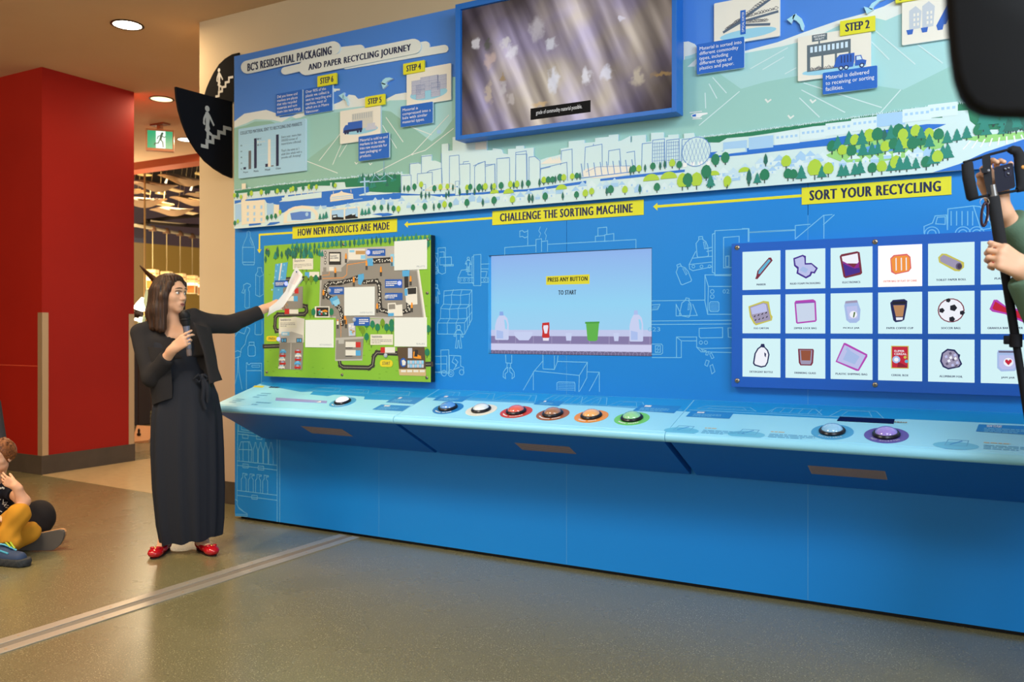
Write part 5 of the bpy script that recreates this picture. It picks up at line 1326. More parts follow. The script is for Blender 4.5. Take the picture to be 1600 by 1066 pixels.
K_cy, K_lav, K_gr, K_br, K_tan, K_blk, K_w, K_red, K_or, K_lb, K_dg = TX('cyan',(100,190,226)), TX('lavender',(200,206,250)), TX('grey',(168,160,190)), TX('brown',(156,84,58)), TX('tan',(196,142,96)), TX('black',(20,22,40)), TX('white',(244,246,255),.95), TX('red',(206,30,60)), TX('orange',(246,150,60),.95), TX('light blue',(176,200,246)), TX('dark grey',(104,96,124))
names = [['MARKER','RIGID FOAM PACKAGING','ELECTRONICS','OUTER BAG OF FLAT OF CANS','TOILET PAPER ROLL','PLASTIC BAG'],
         ['EGG CARTON','ZIPPER LOCK BAG','PICKLE JAR','PAPER COFFEE CUP','SOCCER BALL','GRANOLA BAR WRAPPER'],
         ['DETERGENT BOTTLE','DRINKING GLASS','PLASTIC SHIPPING BAG','CEREAL BOX','ALUMINUM FOIL','JAM JAR']]
def grow(pts, k):
    cx_ = sum(p[0] for p in pts) / len(pts); cy_ = sum(p[1] for p in pts) / len(pts)
    out = []
    for x, y in pts:
        d = math.hypot(x - cx_, y - cy_) or 1; out.append((x + (x - cx_) / d * k, y + (y - cy_) / d * k))
    return out
def circ(x, y, r, n=18, ry=None): return [(x + r * math.cos(2*math.pi*i/n), y + (ry or r) * math.sin(2*math.pi*i/n)) for i in range(n)]
ICON = {
 'MARKER': [(K_mar,[(.34,.29),(.40,.28),(.50,.40),(.80,.76),(.76,.84),(.70,.84),(.40,.50),(.37,.36)],.0),(K_cy,[(.42,.42),(.47,.42),(.75,.76),(.70,.80),(.44,.51)],0)],
 'RIGID FOAM PACKAGING': [(K_pur,[(.20,.80),(.44,.88),(.52,.84),(.52,.66),(.66,.66),(.82,.52),(.74,.38),(.68,.40),(.64,.32),(.52,.26),(.28,.40),(.30,.52),(.22,.60)],0),(K_lav,[(.24,.77),(.44,.84),(.48,.80),(.49,.62),(.66,.62),(.77,.51),(.72,.43),(.64,.44),(.61,.36),(.52,.31),(.33,.42),(.34,.56),(.26,.62)],0),(K_lb,[(.36,.48),(.52,.40),(.58,.50),(.44,.58)],0)],
 'ELECTRONICS': [(K_mar,[(.22,.80),(.26,.85),(.64,.91),(.70,.88),(.76,.36),(.72,.32),(.36,.24),(.31,.28)],0),(K_w,[(.27,.79),(.65,.86),(.68,.60),(.30,.62)],0),(TX('magenta deep',(150,40,150)),[(.29,.68),(.42,.60),(.56,.50),(.69,.66),(.68,.48),(.33,.46)],0),(K_pur,[(.30,.62),(.44,.54),(.58,.48),(.70,.50),(.71,.38),(.36,.29)],0)],
 'OUTER BAG OF FLAT OF CANS': [(K_pk,[(.28,.70),(.36,.78),(.66,.80),(.74,.72),(.76,.44),(.70,.36),(.40,.30),(.30,.36)],0),(K_or,[(.30,.68),(.38,.75),(.66,.76),(.72,.70),(.73,.44),(.68,.38),(.40,.33),(.33,.40)],0)] + [(K_w,[(x,.70),(x+.025,.71),(x+.03,.40),(x+.005,.39)],0) for x in (.40,.52,.63)],
 'TOILET PAPER ROLL': [(K_yl,[(.22,.68),(.30,.77),(.40,.76),(.78,.54),(.78,.42),(.68,.33),(.58,.34),(.24,.56)],0),(K_gr,[(.26,.68),(.34,.74),(.72,.54),(.62,.38),(.27,.58)],0),(K_dg,circ(.67,.45,.07,14,.085),0),(TX('roll dark',(70,54,80)),circ(.68,.45,.045,12,.06),0)],
 'PLASTIC BAG': [(K_pur,circ(.28,.56,.15,16,.18),0),(K_or,circ(.28,.56,.12,16,.15),0),(K_red,[(.18,.5),(.30,.6),(.3,.5)],0)],
 'EGG CARTON': [(K_yl,[(.16,.72),(.56,.86),(.70,.84),(.76,.50),(.80,.44),(.78,.34),(.36,.21),(.30,.26),(.20,.44)],0),(K_gr,[(.20,.70),(.56,.81),(.66,.78),(.73,.46),(.75,.36),(.36,.26),(.24,.46)],0),(K_lav,[(.22,.68),(.56,.79),(.63,.76),(.66,.58),(.26,.50)],0)] + [(K_blk,[(x,y),(x+.05,y+.05),(x+.05,y+.01),(x+.02,y-.01)],0) for x, y in ((.30,.44),(.40,.47),(.50,.50),(.60,.53),(.32,.34),(.42,.36),(.52,.39),(.62,.42))],
 'ZIPPER LOCK BAG': [(K_mag,[(.23,.80),(.26,.85),(.70,.88),(.76,.84),(.77,.80),(.79,.34),(.76,.30),(.30,.25),(.27,.28)],0),(TX('bag white',(214,228,250)),[(.27,.77),(.73,.79),(.75,.34),(.31,.29)],0),(TX('zip purple',(150,80,190)),[(.26,.80),(.74,.82),(.73,.79),(.27,.77)],0)],
 'PICKLE JAR': [(K_lb,[(.33,.70),(.36,.82),(.64,.84),(.68,.72),(.72,.60),(.70,.34),(.62,.27),(.46,.27),(.38,.34)],0),(K_lav,[(.38,.68),(.64,.70),(.66,.38),(.44,.36)],0),(K_w,circ(.55,.48,.09),0),(TX('pickle',(70,110,40)),[(.54,.40),(.57,.41),(.60,.54),(.56,.54)],0),(K_gr,[(.35,.76),(.65,.78),(.64,.84),(.37,.82)],0)],
 'PAPER COFFEE CUP': [(K_nav,[(.28,.76),(.34,.83),(.60,.85),(.67,.80),(.66,.66),(.60,.34),(.54,.30),(.40,.28),(.35,.33),(.30,.60)],0),(K_tan,[(.35,.70),(.61,.70),(.57,.42),(.41,.42)],0),(K_w,[(.41,.40),(.57,.40),(.56,.34),(.42,.33)],0),(K_blk,[(.32,.72),(.64,.73),(.63,.80),(.34,.79)],0)],
 'SOCCER BALL': [(K_mar,circ(.5,.56,.29),0),(K_w,circ(.5,.56,.265),0)] + [(K_blk,circ(x,y,r,5),0) for x, y, r in ((.55,.62,.085),(.30,.56,.065),(.52,.35,.07),(.44,.80,.055),(.74,.50,.06))],
 'GRANOLA BAR WRAPPER': [(K_mag,[(.18,.58),(.27,.80),(.34,.80),(.50,.66),(.92,.52),(.96,.40),(.88,.26),(.50,.46),(.24,.52)],0),(K_red,[(.24,.60),(.30,.76),(.50,.62),(.90,.48),(.86,.32),(.50,.50),(.28,.56)],0),(K_w,[(.58,.54),(.70,.50),(.68,.42),(.56,.46)],0)],
 'DETERGENT BOTTLE': [(K_nav,[(.48,.82),(.50,.88),(.58,.88),(.60,.80),(.68,.72),(.72,.60),(.68,.38),(.62,.28),(.50,.25),(.32,.30),(.28,.36),(.32,.62),(.40,.76)],0),(K_w,[(.50,.79),(.58,.78),(.65,.70),(.685,.60),(.65,.40),(.60,.31),(.50,.29),(.35,.33),(.32,.37),(.36,.62),(.43,.74)],0),(K_nav,[(.58,.66),(.63,.62),(.62,.52),(.59,.56)],0)],
 'DRINKING GLASS': [(K_mar,[(.32,.76),(.70,.76),(.72,.72),(.70,.40),(.66,.33),(.38,.33),(.34,.40)],0),(K_gr,[(.36,.73),(.68,.73),(.66,.42),(.63,.36),(.40,.36),(.38,.42)],0),(K_br,[(.39,.72),(.65,.72),(.63,.46),(.41,.46)],0)],
 'PLASTIC SHIPPING BAG': [(K_mag,[(.12,.44),(.32,.92),(.36,.92),(.88,.64),(.88,.58),(.68,.22),(.62,.22)],0),(K_lav,[(.16,.46),(.34,.87),(.84,.61),(.66,.26)],0),(K_lb,[(.30,.50),(.42,.76),(.70,.58),(.58,.38)],0),(K_lb,[(.40,.82),(.36,.74),(.52,.68)],0)],
 'CEREAL BOX': [(K_yl,[(.30,.86),(.70,.86),(.70,.30),(.30,.30)],0),(K_red,[(.32,.84),(.68,.84),(.68,.32),(.32,.32)],0),(K_lb,circ(.42,.52,.09),0),(K_w,circ(.42,.52,.05),0),(K_yl,circ(.62,.58,.035),0),(K_cy,circ(.65,.48,.04),0),(TX('crimson',(150,16,50)),[(.46,.46),(.56,.42),(.66,.36),(.66,.33),(.44,.33)],0)],
 'ALUMINUM FOIL': [(K_nav,[(.30,.70),(.42,.80),(.58,.78),(.66,.68),(.70,.66),(.68,.58),(.74,.44),(.68,.36),(.44,.30),(.32,.36),(.26,.50)],0),(K_gr,[(.33,.68),(.43,.76),(.56,.74),(.64,.66),(.66,.56),(.70,.45),(.66,.39),(.44,.34),(.35,.39),(.30,.50)],0)] + [(m_,[(x,y),(x+.05,y+.03),(x+.07,y-.03),(x+.02,y-.05)],0) for x, y, m_ in ((.36,.62,K_lav),(.45,.70,K_dg),(.55,.66,K_lav),(.42,.52,K_w),(.52,.55,K_dg),(.60,.48,K_lav),(.38,.45,K_dg),(.50,.42,K_lav),(.58,.40,K_dg),(.46,.60,K_w),(.56,.58,K_w))],
 'JAM JAR': [(K_lb,[(.34,.72),(.36,.78),(.72,.78),(.74,.70),(.76,.40),(.70,.30),(.42,.28),(.34,.36)],0),(K_lav,[(.38,.66),(.71,.66),(.72,.40),(.66,.34),(.44,.33),(.38,.40)],0),(K_w,circ(.57,.50,.10),0),(K_red,[(.57,.43),(.64,.51),(.63,.56),(.59,.56),(.57,.53),(.55,.56),(.51,.56),(.50,.51)],0),(K_dg,[(.37,.76),(.72,.76),(.72,.72),(.37,.72)],0)],
}
for r_ in range(3):
    for c_ in range(6):
        nm = names[r_][c_]; x0_, q0 = xa[0] + pit * c_, rowz[r_][0]
        bright = nm.startswith('OUTER')
        b = MB(); b.box((x0_, -.0475, q0), (x0_ + wt, -.0451, q0 + ht), M_tile2 if bright else M_tile, .001); to = b.build('lit_tile', tb)
        to['label'] = ('brightest white' if bright else 'glowing white') + ' tile picturing ' + nm.lower()
        T = Art(wallplane(-.0476), .0002)
        for k, (m_, pts, _) in enumerate(ICON[nm]): T.poly([(x0_ + wt * (p * 1.0), q0 + ht * (q * .98)) for p, q in pts], m_, 1 + k * .5)
        if nm == 'CEREAL BOX': T.text('SUPER\nCEREAL', x0_ + wt * .37, q0 + ht * .62, x0_ + wt * .66, q0 + ht * .74, K_w, 6, .02)
        T.build('picture', to)
        T = Art(wallplane(-.0476), .0002); lw = min(.76, len(nm) * .037 + .02)
        cx_ = .5 if nm != 'JAM JAR' else .56
        T.text(nm, x0_ + wt * (cx_ - lw / 2), q0 + ht * .110, x0_ + wt * (cx_ + lw / 2), q0 + ht * .158, K_pk if bright else K_nav, 1, .044, 1.1); T.build('lettering', to)
# ------------------------------------------------------------------ sloping control desk
M_desk = mat('desk pale blue', (152, 224, 252), .32, spec=.4)
M_desku = mat('desk dark blue underside', (24, 104, 196), .45)
M_dband = mat('desk blue band', (30, 150, 220), .4)
M_grille = mat('speaker grille', (168, 148, 140), .5)
DB, DF = Vector((0, 0, .978)), Vector((0, -.44, .853))
PD = Plane((0, -.44, .853), (1, 0, 0), DB - DF)
DX = [.268, 1.735, 3.335, XE]
DL = (DB - DF).length
# profile (y,z): back top, front top, rounded nose, underside, back bottom
nose = [(-.425, .8573)]
for i in range(7):
    t_ = R(70 + i * 32); nose.append((-.425 + .024 * math.cos(t_) * 1.0 - .010, .832 + .024 * math.sin(t_)))
prof_top = [(-.001, .978)] + nose
prof_und = [(-.424, .8085), (-.02, .592), (-.002, .592)]
def desk(k, label):
    x0_, x1_ = DX[k] + (.0015 if k else 0), DX[k + 1] - .0015
    t = thing('control_desk', label, 'desk', (.5 * (x0_ + x1_), 0, .6), group='sloping control desk modules')
    prof = prof_top + [(-.41, .812), (-.001, .955)]
    b = MB(); b.prism([(x0_, y, z) for y, z in prof], (x1_ - x0_, 0, 0), M_desk); b.build('desk_top', t, 40)
    i0, i1 = x0_ + .004 + (.012 if k else 0), x1_ - .004 - (.012 if k < 2 else 0)
    prof = [(-.002, .952)] + [(-.405, .812), (-.424, .8085)] + [(-.02, .592), (-.002, .592)]
    b = MB(); b.prism([(i0, y, z) for y, z in prof], (i1 - i0, 0, 0), M_desku); b.build('desk_underside', t)
    return t
desks = [desk(0, 'left module of pale blue sloping desk under the green map, with one white button'),
         desk(1, 'middle module of pale blue sloping desk with row of six coloured dome buttons'),
         desk(2, 'right module of pale blue sloping desk with two blue and purple dome buttons')]
def dk(a): return desks[0 if a < DX[1] else (1 if a < DX[2] else 2)]
ZD1, ZD2, ZD3 = zm(340, 580, 3.81), zm(660, 580, 3.636), zm(1040, 590, 2.857)
arts = [Art(PD, .0004) for _ in range(3)]
def dp(z, pts, m, lay=1):
    ab = [PD.px(*q) for q in z(pts)]; k = 0 if ab[0][0] < DX[1] - .03 else (1 if ab[0][0] < DX[2] - .03 else 2)
    arts[k].poly(ab, m, lay); return k, ab
# blue band at the back with conveyor drawings
for k in range(3):
    x0_, x1_ = DX[k] + .003, DX[k + 1] - .003
    bb = DL * .66
    if k == 0:
        pts = [(x0_, DL - .002), (x0_, DL * .90), (.75, DL * .66), (.84, DL * .70), (.86, DL * .58), (1.02, DL * .55), (1.05, DL * .62), (1.30, DL * .60), (1.33, DL * .50), (1.55, DL * .52), (1.60, DL * .6), (x1_, DL * .62), (x1_, DL - .002)]
    elif k == 1: pts = [(x0_, DL - .002), (x0_, DL * .68), (2.1, DL * .64), (2.9, DL * .66), (x1_, DL * .62), (x1_, DL - .002)]
    else: pts = [(x0_, DL - .002), (x0_, DL * .62), (4.1, DL * .62), (4.35, DL * .7), (x1_, DL * .72), (x1_, DL - .002)]
    A_ = arts[k]
    A_.poly(pts, M_dband, 1)
    rg = random.Random(k)
    x = x0_ + (.5 if k == 0 else .05)
    while x < min(x1_ - .25, 4.25):
        w_ = rg.uniform(.14, .3); l0, l1 = DL * rg.uniform(.68, .73), DL * rg.uniform(.82, .95)
        A_.line([(x, l0), (x + w_, l0), (x + w_ - .04, l1), (x + .04, l1)], .004, M_line, 2, True)
        if rg.random() < .6: A_.line([(x + .05, l0 + .01), (x + w_ - .05, l0 + .01), (x + w_ - .07, l1 - .01), (x + .07, l1 - .01)], .003, M_line, 2, True)
        else:
            for j in range(6): A_.line([(x + w_ * (j + .5) / 6, l0), (x + w_ * (j + .5) / 6 + .01, l1)], .003, M_line, 2)
        x += w_ + rg.uniform(.0, .06)
    if k: A_.line([(x0_ + .02, DL * .67), (min(x1_ - .02, 4.3), DL * .67)], .008, M_line, 2)
M_plate = mat('desk blue label', (40, 136, 208), .4)
def dlabel(z, quad, seed, head=None):
    k, ab = dp(z, quad, M_plate, 3)
    a0 = min(ab[0][0], ab[1][0]) + .02; a1 = max(ab[1][0], ab[2][0]) - .05; b0 = min(p[1] for p in ab) + .008; b1 = max(p[1] for p in ab) - .008
    h = b1 - b0
    if head: arts[k].text(head, a0 + .02, b1 - h * .34, a0 + .02 + (a1 - a0) * .36, b1 - h * .02, M_white, 4, .02)
    else: arts[k].bars(a0 + .02, b1 - h * .34, a0 + .02 + (a1 - a0) * .3, b1, 1, M_white, 4, seed, .8)
    arts[k].bars(a0 + .01, b0, a1, b1 - h * .42, 3, M_line, 4, seed + 7)
dlabel(ZD1, [(1000,187),(1060,153),(1232,160),(1172,198)], 1); dlabel(ZD1, [(920,230),(975,200),(1150,208),(1100,240)], 2); dlabel(ZD1, [(1280,175),(1325,147),(1507,152),(1455,185)], 3)
dlabel(ZD2, [(630,190),(665,165),(808,173),(775,200)], 4); dlabel(ZD2, [(1195,225),(1245,192),(1475,200),(1430,240)], 5)
dlabel(ZD3, [(90,175),(115,150),(305,158),(285,185)], 6); dlabel(ZD3, [(1385,242),(1398,210),(1660,219),(1660,260)], 7, 'HOW TO PLAY')
# yellow tag, faint text and drawings
dp(ZD1, [(208,96),(222,87),(280,90),(268,100)], M_yel, 3)
M_fnt = mat('faint desk text', (96, 172, 214), .4)
for (u0, v0, u1, v1, n, s_) in ((80,135,180,108,2,1),(200,160,330,130,3,2),(290,105,440,92,1,3),(60,190,170,165,3,4),(190,205,330,185,2,5)):
    c0 = PD.px(*ZD1([(u0, v0)])[0]); c1 = PD.px(*ZD1([(u1, v1)])[0]); arts[0].bars(max(DX[0]+.02, min(c0[0], c1[0])), min(c0[1], c1[1]), max(c0[0], c1[0]), max(c0[1], c1[1]), n, M_fnt if n != 1 else M_ink, 3, s_, .4)
for z, (cx_, cy_), s_ in ((ZD3, (70, 238), 1), (ZD3, (360, 255), 2), (ZD3, (1295, 305), 3)):
    a, bq = PD.px(*z([(cx_, cy_)])[0]); arts[2].disc(a, bq, .085, .04, mat('desk soft oval', (104, 190, 226), .4), 2, 18)
    arts[2].line([(a-.04,bq),(a+.04,bq),(a+.045,bq+.06),(a-.03,bq+.06)], .004, M_fnt, 3, True); arts[2].line([(a-.02,bq+.01),(a+.02,bq+.05)], .006, M_plate, 3)
    arts[2].bars(a+.10, bq-.02, a+.30, bq+.03, 3, M_fnt, 3, s_+20); arts[2].bars(a+.10, bq+.04, a+.24, bq+.06, 1, M_dash, 3, s_+30)
for k in range(3): arts[k].build('desk_print', desks[k])
# dark display slot and slider
def dpatch(z, quad, m, name, thick=.003):
    ab = [PD.px(*q) for q in z(quad)]; t = dk(ab[0][0])
    b = MB(); pts = [PD.to3(a, c, thick) for a, c in ab]; b.prism(pts, -PD.n * thick, m); return b.build(name, t), ab
M_slot = mat('dark display slot', (18, 26, 66), .15)
o, ab = dpatch(ZD3, [(765,195),(778,177),(1023,188),(1018,208)], M_slot, 'display_slot')
T = Art(Plane(PD.o + PD.n * .003, PD.ax, PD.ay)); T.bars(ab[0][0] + .24, ab[0][1] + .012, ab[0][0] + .34, ab[0][1] + .024, 1, mat('slot text', (150,140,110), .5), 1, 4, .9); T.build('lettering', o)
o, ab = dpatch(ZD1, [(345,176),(348,160),(652,180),(648,192)], mat('slider violet', (146, 150, 214), .35), 'slider_track')
o['label'] = 'violet slider track'
c = PD.px(*ZD1([(608,186)])[0]); T = Art(PD, .004); T.poly([(c[0]-.02,c[1]-.012),(c[0]+.02,c[1]-.012),(c[0],c[1]+.014)], M_white, 1); T.build('slider_marker', desks[0])
# dome buttons
M_ring = mat('button black collar', (16, 20, 30), .3)
QD = Matrix(((PD.ax.x, PD.ay.x, PD.n.x), (PD.ax.y, PD.ay.y, PD.n.y), (PD.ax.z, PD.ay.z, PD.n.z))).to_4x4()
def button(u, v, col, disc, label, txt, sc=1.0, lit=0.0):
    a, c = PD.px(u, v); o3 = PD.to3(a, c); t = dk(a)
    Mx = Matrix.Translation(o3) @ QD
    be = empty('dome_button', o3); be.location = o3 - world_of(t).to_translation(); be.parent = t; be['label'] = label
    b = MB(); b.lathe([(.089*sc,.0004),(.089*sc,.0022),(.0,.0023)], disc, 36, Mx); d_ = b.build('button_disc', be)
    pl = Plane(o3 + PD.n * .0026, PD.ax, PD.ay); T = Art(pl, .0003)
    n = len(txt); span = min(120, n * 9); r_ = .070 * sc
    for i, ch_ in enumerate(txt):
        if ch_ == ' ': continue
        t_ = R(-90 - span / 2 + span * (i + .5) / n)
        if ch_ == '=':
            # lettering too small to read in the photo: a plain dash
            vs, fs, x0_, y0_, x1_, y1_ = [(0, .1), (.62, .1), (.62, .6), (0, .6)], [[0, 1, 2, 3]], 0, .1, .62, .6
        else: vs, fs, x0_, y0_, x1_, y1_ = text_geo(ch_, 0)
        s_ = .013 * sc; ct, st = math.cos(t_ + math.pi / 2), math.sin(t_ + math.pi / 2)
        out = []
        for x, y in vs:
            lx, ly_ = (x - (x0_ + x1_) / 2) * s_ * 1.1, (y - .35) * s_ * 1.3
            out.append(pl.to3(r_ * math.cos(t_) + lx * ct - ly_ * st, r_ * math.sin(t_) + lx * st + ly_ * ct, .0004))
        T.mb.add(out, fs, M_white)
    T.build('lettering', d_)
    b = MB(); b.lathe([(.056*sc,.0022),(.057*sc,.010),(.052*sc,.016),(.046*sc,.017),(.045*sc,.010)], M_ring, 36, Mx); b.build('collar', be, 40)
    prof = [(.046 * math.cos(R(q)) * sc, .012 + .026 * math.sin(R(q)) * sc) for q in range(0, 90, 9)] + [(.0006, .012 + .026 * sc)]
    b = MB(); b.lathe(prof, col, 36, Mx); b.build('dome', be, 60)
def bmat(n, c, emit=.0):
    m = mat('button ' + n, c, .08, spec=.6, emit=emit); b = m.node_tree.nodes['Principled BSDF']; b.inputs['Coat Weight'].default_value = 1; b.inputs['Coat Roughness'].default_value = .03
    return m
dm = lambda n, c: mat('button disc ' + n, c, .4)
for u, v, n, c, dc, lb, tx_, s_, e_ in (
    (535.5,629,'white lit',(236,236,255),(70,160,216),'white lit dome button on a blue disc','==== ======',.93,.55),
    (700,638.5,'blue',(86,150,222),(36,124,196),'blue dome button','===== =====',1,0),
    (752,641.3,'clear',(222,232,236),(232,230,216),'clear dome button on cream disc','===== ====',1,0),
    (806.6,644.2,'red',(226,104,90),(206,62,44),'red dome button','===== =======',1,0),
    (863.8,647.8,'brown',(168,120,92),(166,94,52),'brown dome button','========= =====',1,0),
    (924,651,'orange',(244,178,112),(236,148,62),'orange dome button','===== ====',1,0),
    (987.3,654.6,'green',(150,214,158),(112,206,106),'green dome button','===== =====',1,0),
    (1300.4,675.3,'pale blue',(150,206,244),(70,164,216),'pale blue dome button','RECYCLABLE',1,0),
    (1384.8,680.5,'violet',(164,142,232),(96,84,170),'violet dome button','NOT ACCEPTED',1,0)):
    button(u, v, bmat(n, c, e_), dm(n, dc), lb, tx_, s_)
# perforated speaker grilles in the underside
U0, U1 = Vector((0, -.424, .8085)), Vector((0, -.02, .592))
PU = Plane(U0, (1, 0, 0), U1 - U0)
for z, quad in ((ZD1, [(498,328),(738,345),(803,385),(566,372)]), (ZD2, [(520,407),(830,430),(878,470),(575,447)]), (ZD3, [(632,393),(978,418),(992,455),(655,430)])):
    ab = [PU.px(*q) for q in z(quad)]; t = dk(ab[0][0])
    a0, a1 = (ab[0][0] + ab[3][0]) / 2, (ab[1][0] + ab[2][0]) / 2; b0, b1 = (ab[0][1] + ab[1][1]) / 2, (ab[2][1] + ab[3][1]) / 2
    b0, b1 = min(b0, b1), max(b0, b1)
    b = MB(); b.prism([PU.to3(a, c, .0015) for a, c in ((a0, b0), (a1, b0), (a1, b1), (a0, b1))], -PU.n * .001, M_grille); g_ = b.build('speaker_grille', t)
    T = Art(Plane(PU.o + PU.n * .0016, PU.ax, PU.ay)); ny = 7
    for j in range(ny):
        y = b0 + (b1 - b0) * (j + .5) / ny; T.rect(a0 + .004, y - .002, a1 - .004, y + .002, mat('grille slot', (104, 92, 90), .6), 1)
    T.build('grille_slots', g_)

# ------------------------------------------------------------------ stair signs and exit sign
M_sgn = mat('black sign', (17, 17, 19), .85, spec=.06); M_sgw = mat('sign pictogram', (206, 204, 196), .45)
def stair_art(A_, o, sx, sz):
    """woman climbing a zigzag stair; o lower-left corner, sx and sz the scales across and up"""
    q = lambda pts: [(o[0] + x * sx, o[1] + y * sz) for x, y in pts]
    n_ = [1]
    def P_(pts): n_[0] += .25; A_.poly(q(pts), M_sgw, n_[0])
    A_.e = .0008
    t_ = .085
    st = [(0, 0)]
    for k in range(4): st += [(.20 + k * .16, k * .15), (.20 + k * .16, .15 + k * .15)]
    st += [(.84, .60)]
    up = [(x - (0 if i in (0,) else t_ * .9), y + t_) for i, (x, y) in enumerate(st)]; up[-1] = (.84, .60 + t_)
    for i in range(len(st) - 1): A_.poly(q([st[i], st[i + 1], up[i + 1], up[i]]), M_sgw, 1 + i * .1)
    A_.disc(*q([(.17, 1.00)])[0], sx * .062, sz * .075, M_sgw, 1, 18)
    P_([(.12,.90),(.15,.92),(.20,.92),(.235,.86),(.235,.72),(.22,.60),(.25,.50),(.12,.50),(.13,.62),(.13,.76)])
    P_([(.13,.90),(.06,.74),(.055,.60),(.10,.57),(.115,.60),(.10,.66),(.115,.74),(.15,.82)])
    P_([(.20,.90),(.245,.86),(.37,.63),(.335,.60),(.23,.77)])
    P_([(.14,.52),(.235,.52),(.215,.40),(.215,.24),(.145,.24),(.15,.40)])
    P_([(.12,.50),(.20,.54),(.22,.45),(.30,.40),(.285,.34),(.19,.36),(.10,.46)])
# flat quarter disc on the cream wall, behind
PS1 = wallplane(.343)
zS = zm(220, 80, 5.328)
q1 = [(818,12),(760,25),(700,62),(650,110),(605,180),(570,250),(545,310),(533,350),(530,372),(780,425),(822,425)]
ss = thing('stair_sign', 'black quarter disc stair sign flat on the cream wall beside the mural', 'sign', tuple(on(365, 158, y=.343)))
slab('sign_plate', [PS1.px(*p) for p in zS(q1)], PS1, .012, M_sgn, ss)
A = Art(PS1); c0 = PS1.px(*zS([(622,388)])[0]); c1 = PS1.px(*zS([(770,205)])[0]); stair_art(A, (c0[0], c0[1]), (c1[0] - c0[0]) / .84, (c1[1] - c0[1]) / .685); A.build('pictogram', ss)
# half disc standing out from the wall
XS = -.415
PS2 = Plane((XS, .345, 0), (0, -1, 0), (0, 0, 1))
if PS2.n.x < 0: pass
q2 = [(295,296),(400,325),(500,352),(600,380),(700,405),(775,425),(775,1058),(700,1030),(620,980),(540,915),(470,830),(405,730),(355,610),(320,490),(302,390)]
sp = thing('stair_sign', 'black half disc stair sign projecting from the wall edge over the opening', 'sign', (XS, .345, 2.9))
ab = [PS2.px(*p) for p in zS(q2)]; ab = [(max(a, .0), c) for a, c in ab]
slab('sign_plate', ab, PS2, .02, mat('black sign face', (15, 18, 26), .7, spec=.15), sp)
A = Art(PS2, .0008); c0 = PS2.px(*zS([(500,800)])[0]); c1 = PS2.px(*zS([(753,600)])[0]); c2 = PS2.px(*zS([(753,590)])[0]); c3 = PS2.px(*zS([(753,855)])[0])
stair_art(A, (c0[0], c0[1]), (c1[0] - c0[0]) / .84, (c2[1] - c3[1]) / .82); A.build('pictogram', sp)
print('stair', ab[0], c0, c1)

# exit sign hanging from the ceiling
ZE = 10.2
e0 = at(250, 218, ZE)
ex = thing('exit_sign', 'green running man exit sign hanging below the ceiling', 'exit sign', tuple(e0))
d = (at(271, 230, ZE + .05) - at(229, 220, ZE - .05)); d.z = 0; d.normalize()
PE = Plane(e0, d, (0, 0, 1))
zX = zm(220, 80, 5.328)
M_exb = mat('exit sign housing', (206, 150, 108), .5); M_exg = emat('exit green', (40, 176, 120), .95); M_exw = emat('exit white', (236, 252, 244), 1.2)
slab('housing', [(-.155,-.135),(.155,-.135),(.155,.12),(-.155,.12)], PE, .07, M_exb, ex)
PE2 = Plane(PE.o + PE.n * .002, PE.ax, PE.ay)
A = Art(PE2, .0012); A.rect(-.138,-.105,.138,.10,M_exg,0); A.rect(-.045,-.103,.06,.098,M_exw,1)
E_g2 = emat('exit figure', (16, 96, 66), .6)
A.disc(.025,.072,.013,.013,E_g2,2,14); A.line([(.018,.055),(.005,.0)],.024,E_g2,2); A.line([(.016,.05),(-.02,.035),(-.028,.008)],.010,E_g2,2); A.line([(.018,.048),(.045,.025),(.058,.035)],.010,E_g2,2)
A.line([(.005,.0),(.03,-.03),(.035,-.085)],.013,E_g2,2); A.line([(.0,.0),(-.02,-.045),(-.055,-.05),(-.06,-.065)],.013,E_g2,2); A.build('face', ex)
b = MB(); b.box(tuple(e0 + Vector((-.03, -.02, .12))), tuple(Vector((e0.x + .03, e0.y + .02, CEIL - .01))), M_exb); b.box((e0.x - .12, e0.y - .05, CEIL - .02), (e0.x + .12, e0.y + .05, CEIL - .0005), mat('exit mount', (150, 92, 60), .5), .003); b.build('ceiling_mount', ex)
print('exit', e0)
# ------------------------------------------------------------------ people
M_skin = mat('skin', (222, 172, 138), .5, spec=.35)
M_skin2 = mat('child skin', (226, 172, 138), .5, spec=.35)
for m_ in (M_skin, M_skin2):
    p_ = m_.node_tree.nodes['Principled BSDF']; p_.inputs['Subsurface Weight'].default_value = .12; p_.inputs['Subsurface Radius'].default_value = (.012, .005, .003); p_.inputs['Subsurface Scale'].default_value = 1.0
M_lip = mat('lips', (186, 108, 98), .4)
M_eyew = mat('eye white', (226, 220, 212), .25); M_iris = mat('dark iris', (44, 28, 20), .15)
M_brow = mat('dark brow', (62, 42, 30), .7)
M_mouth = mat('mouth dark', (70, 26, 26), .6)

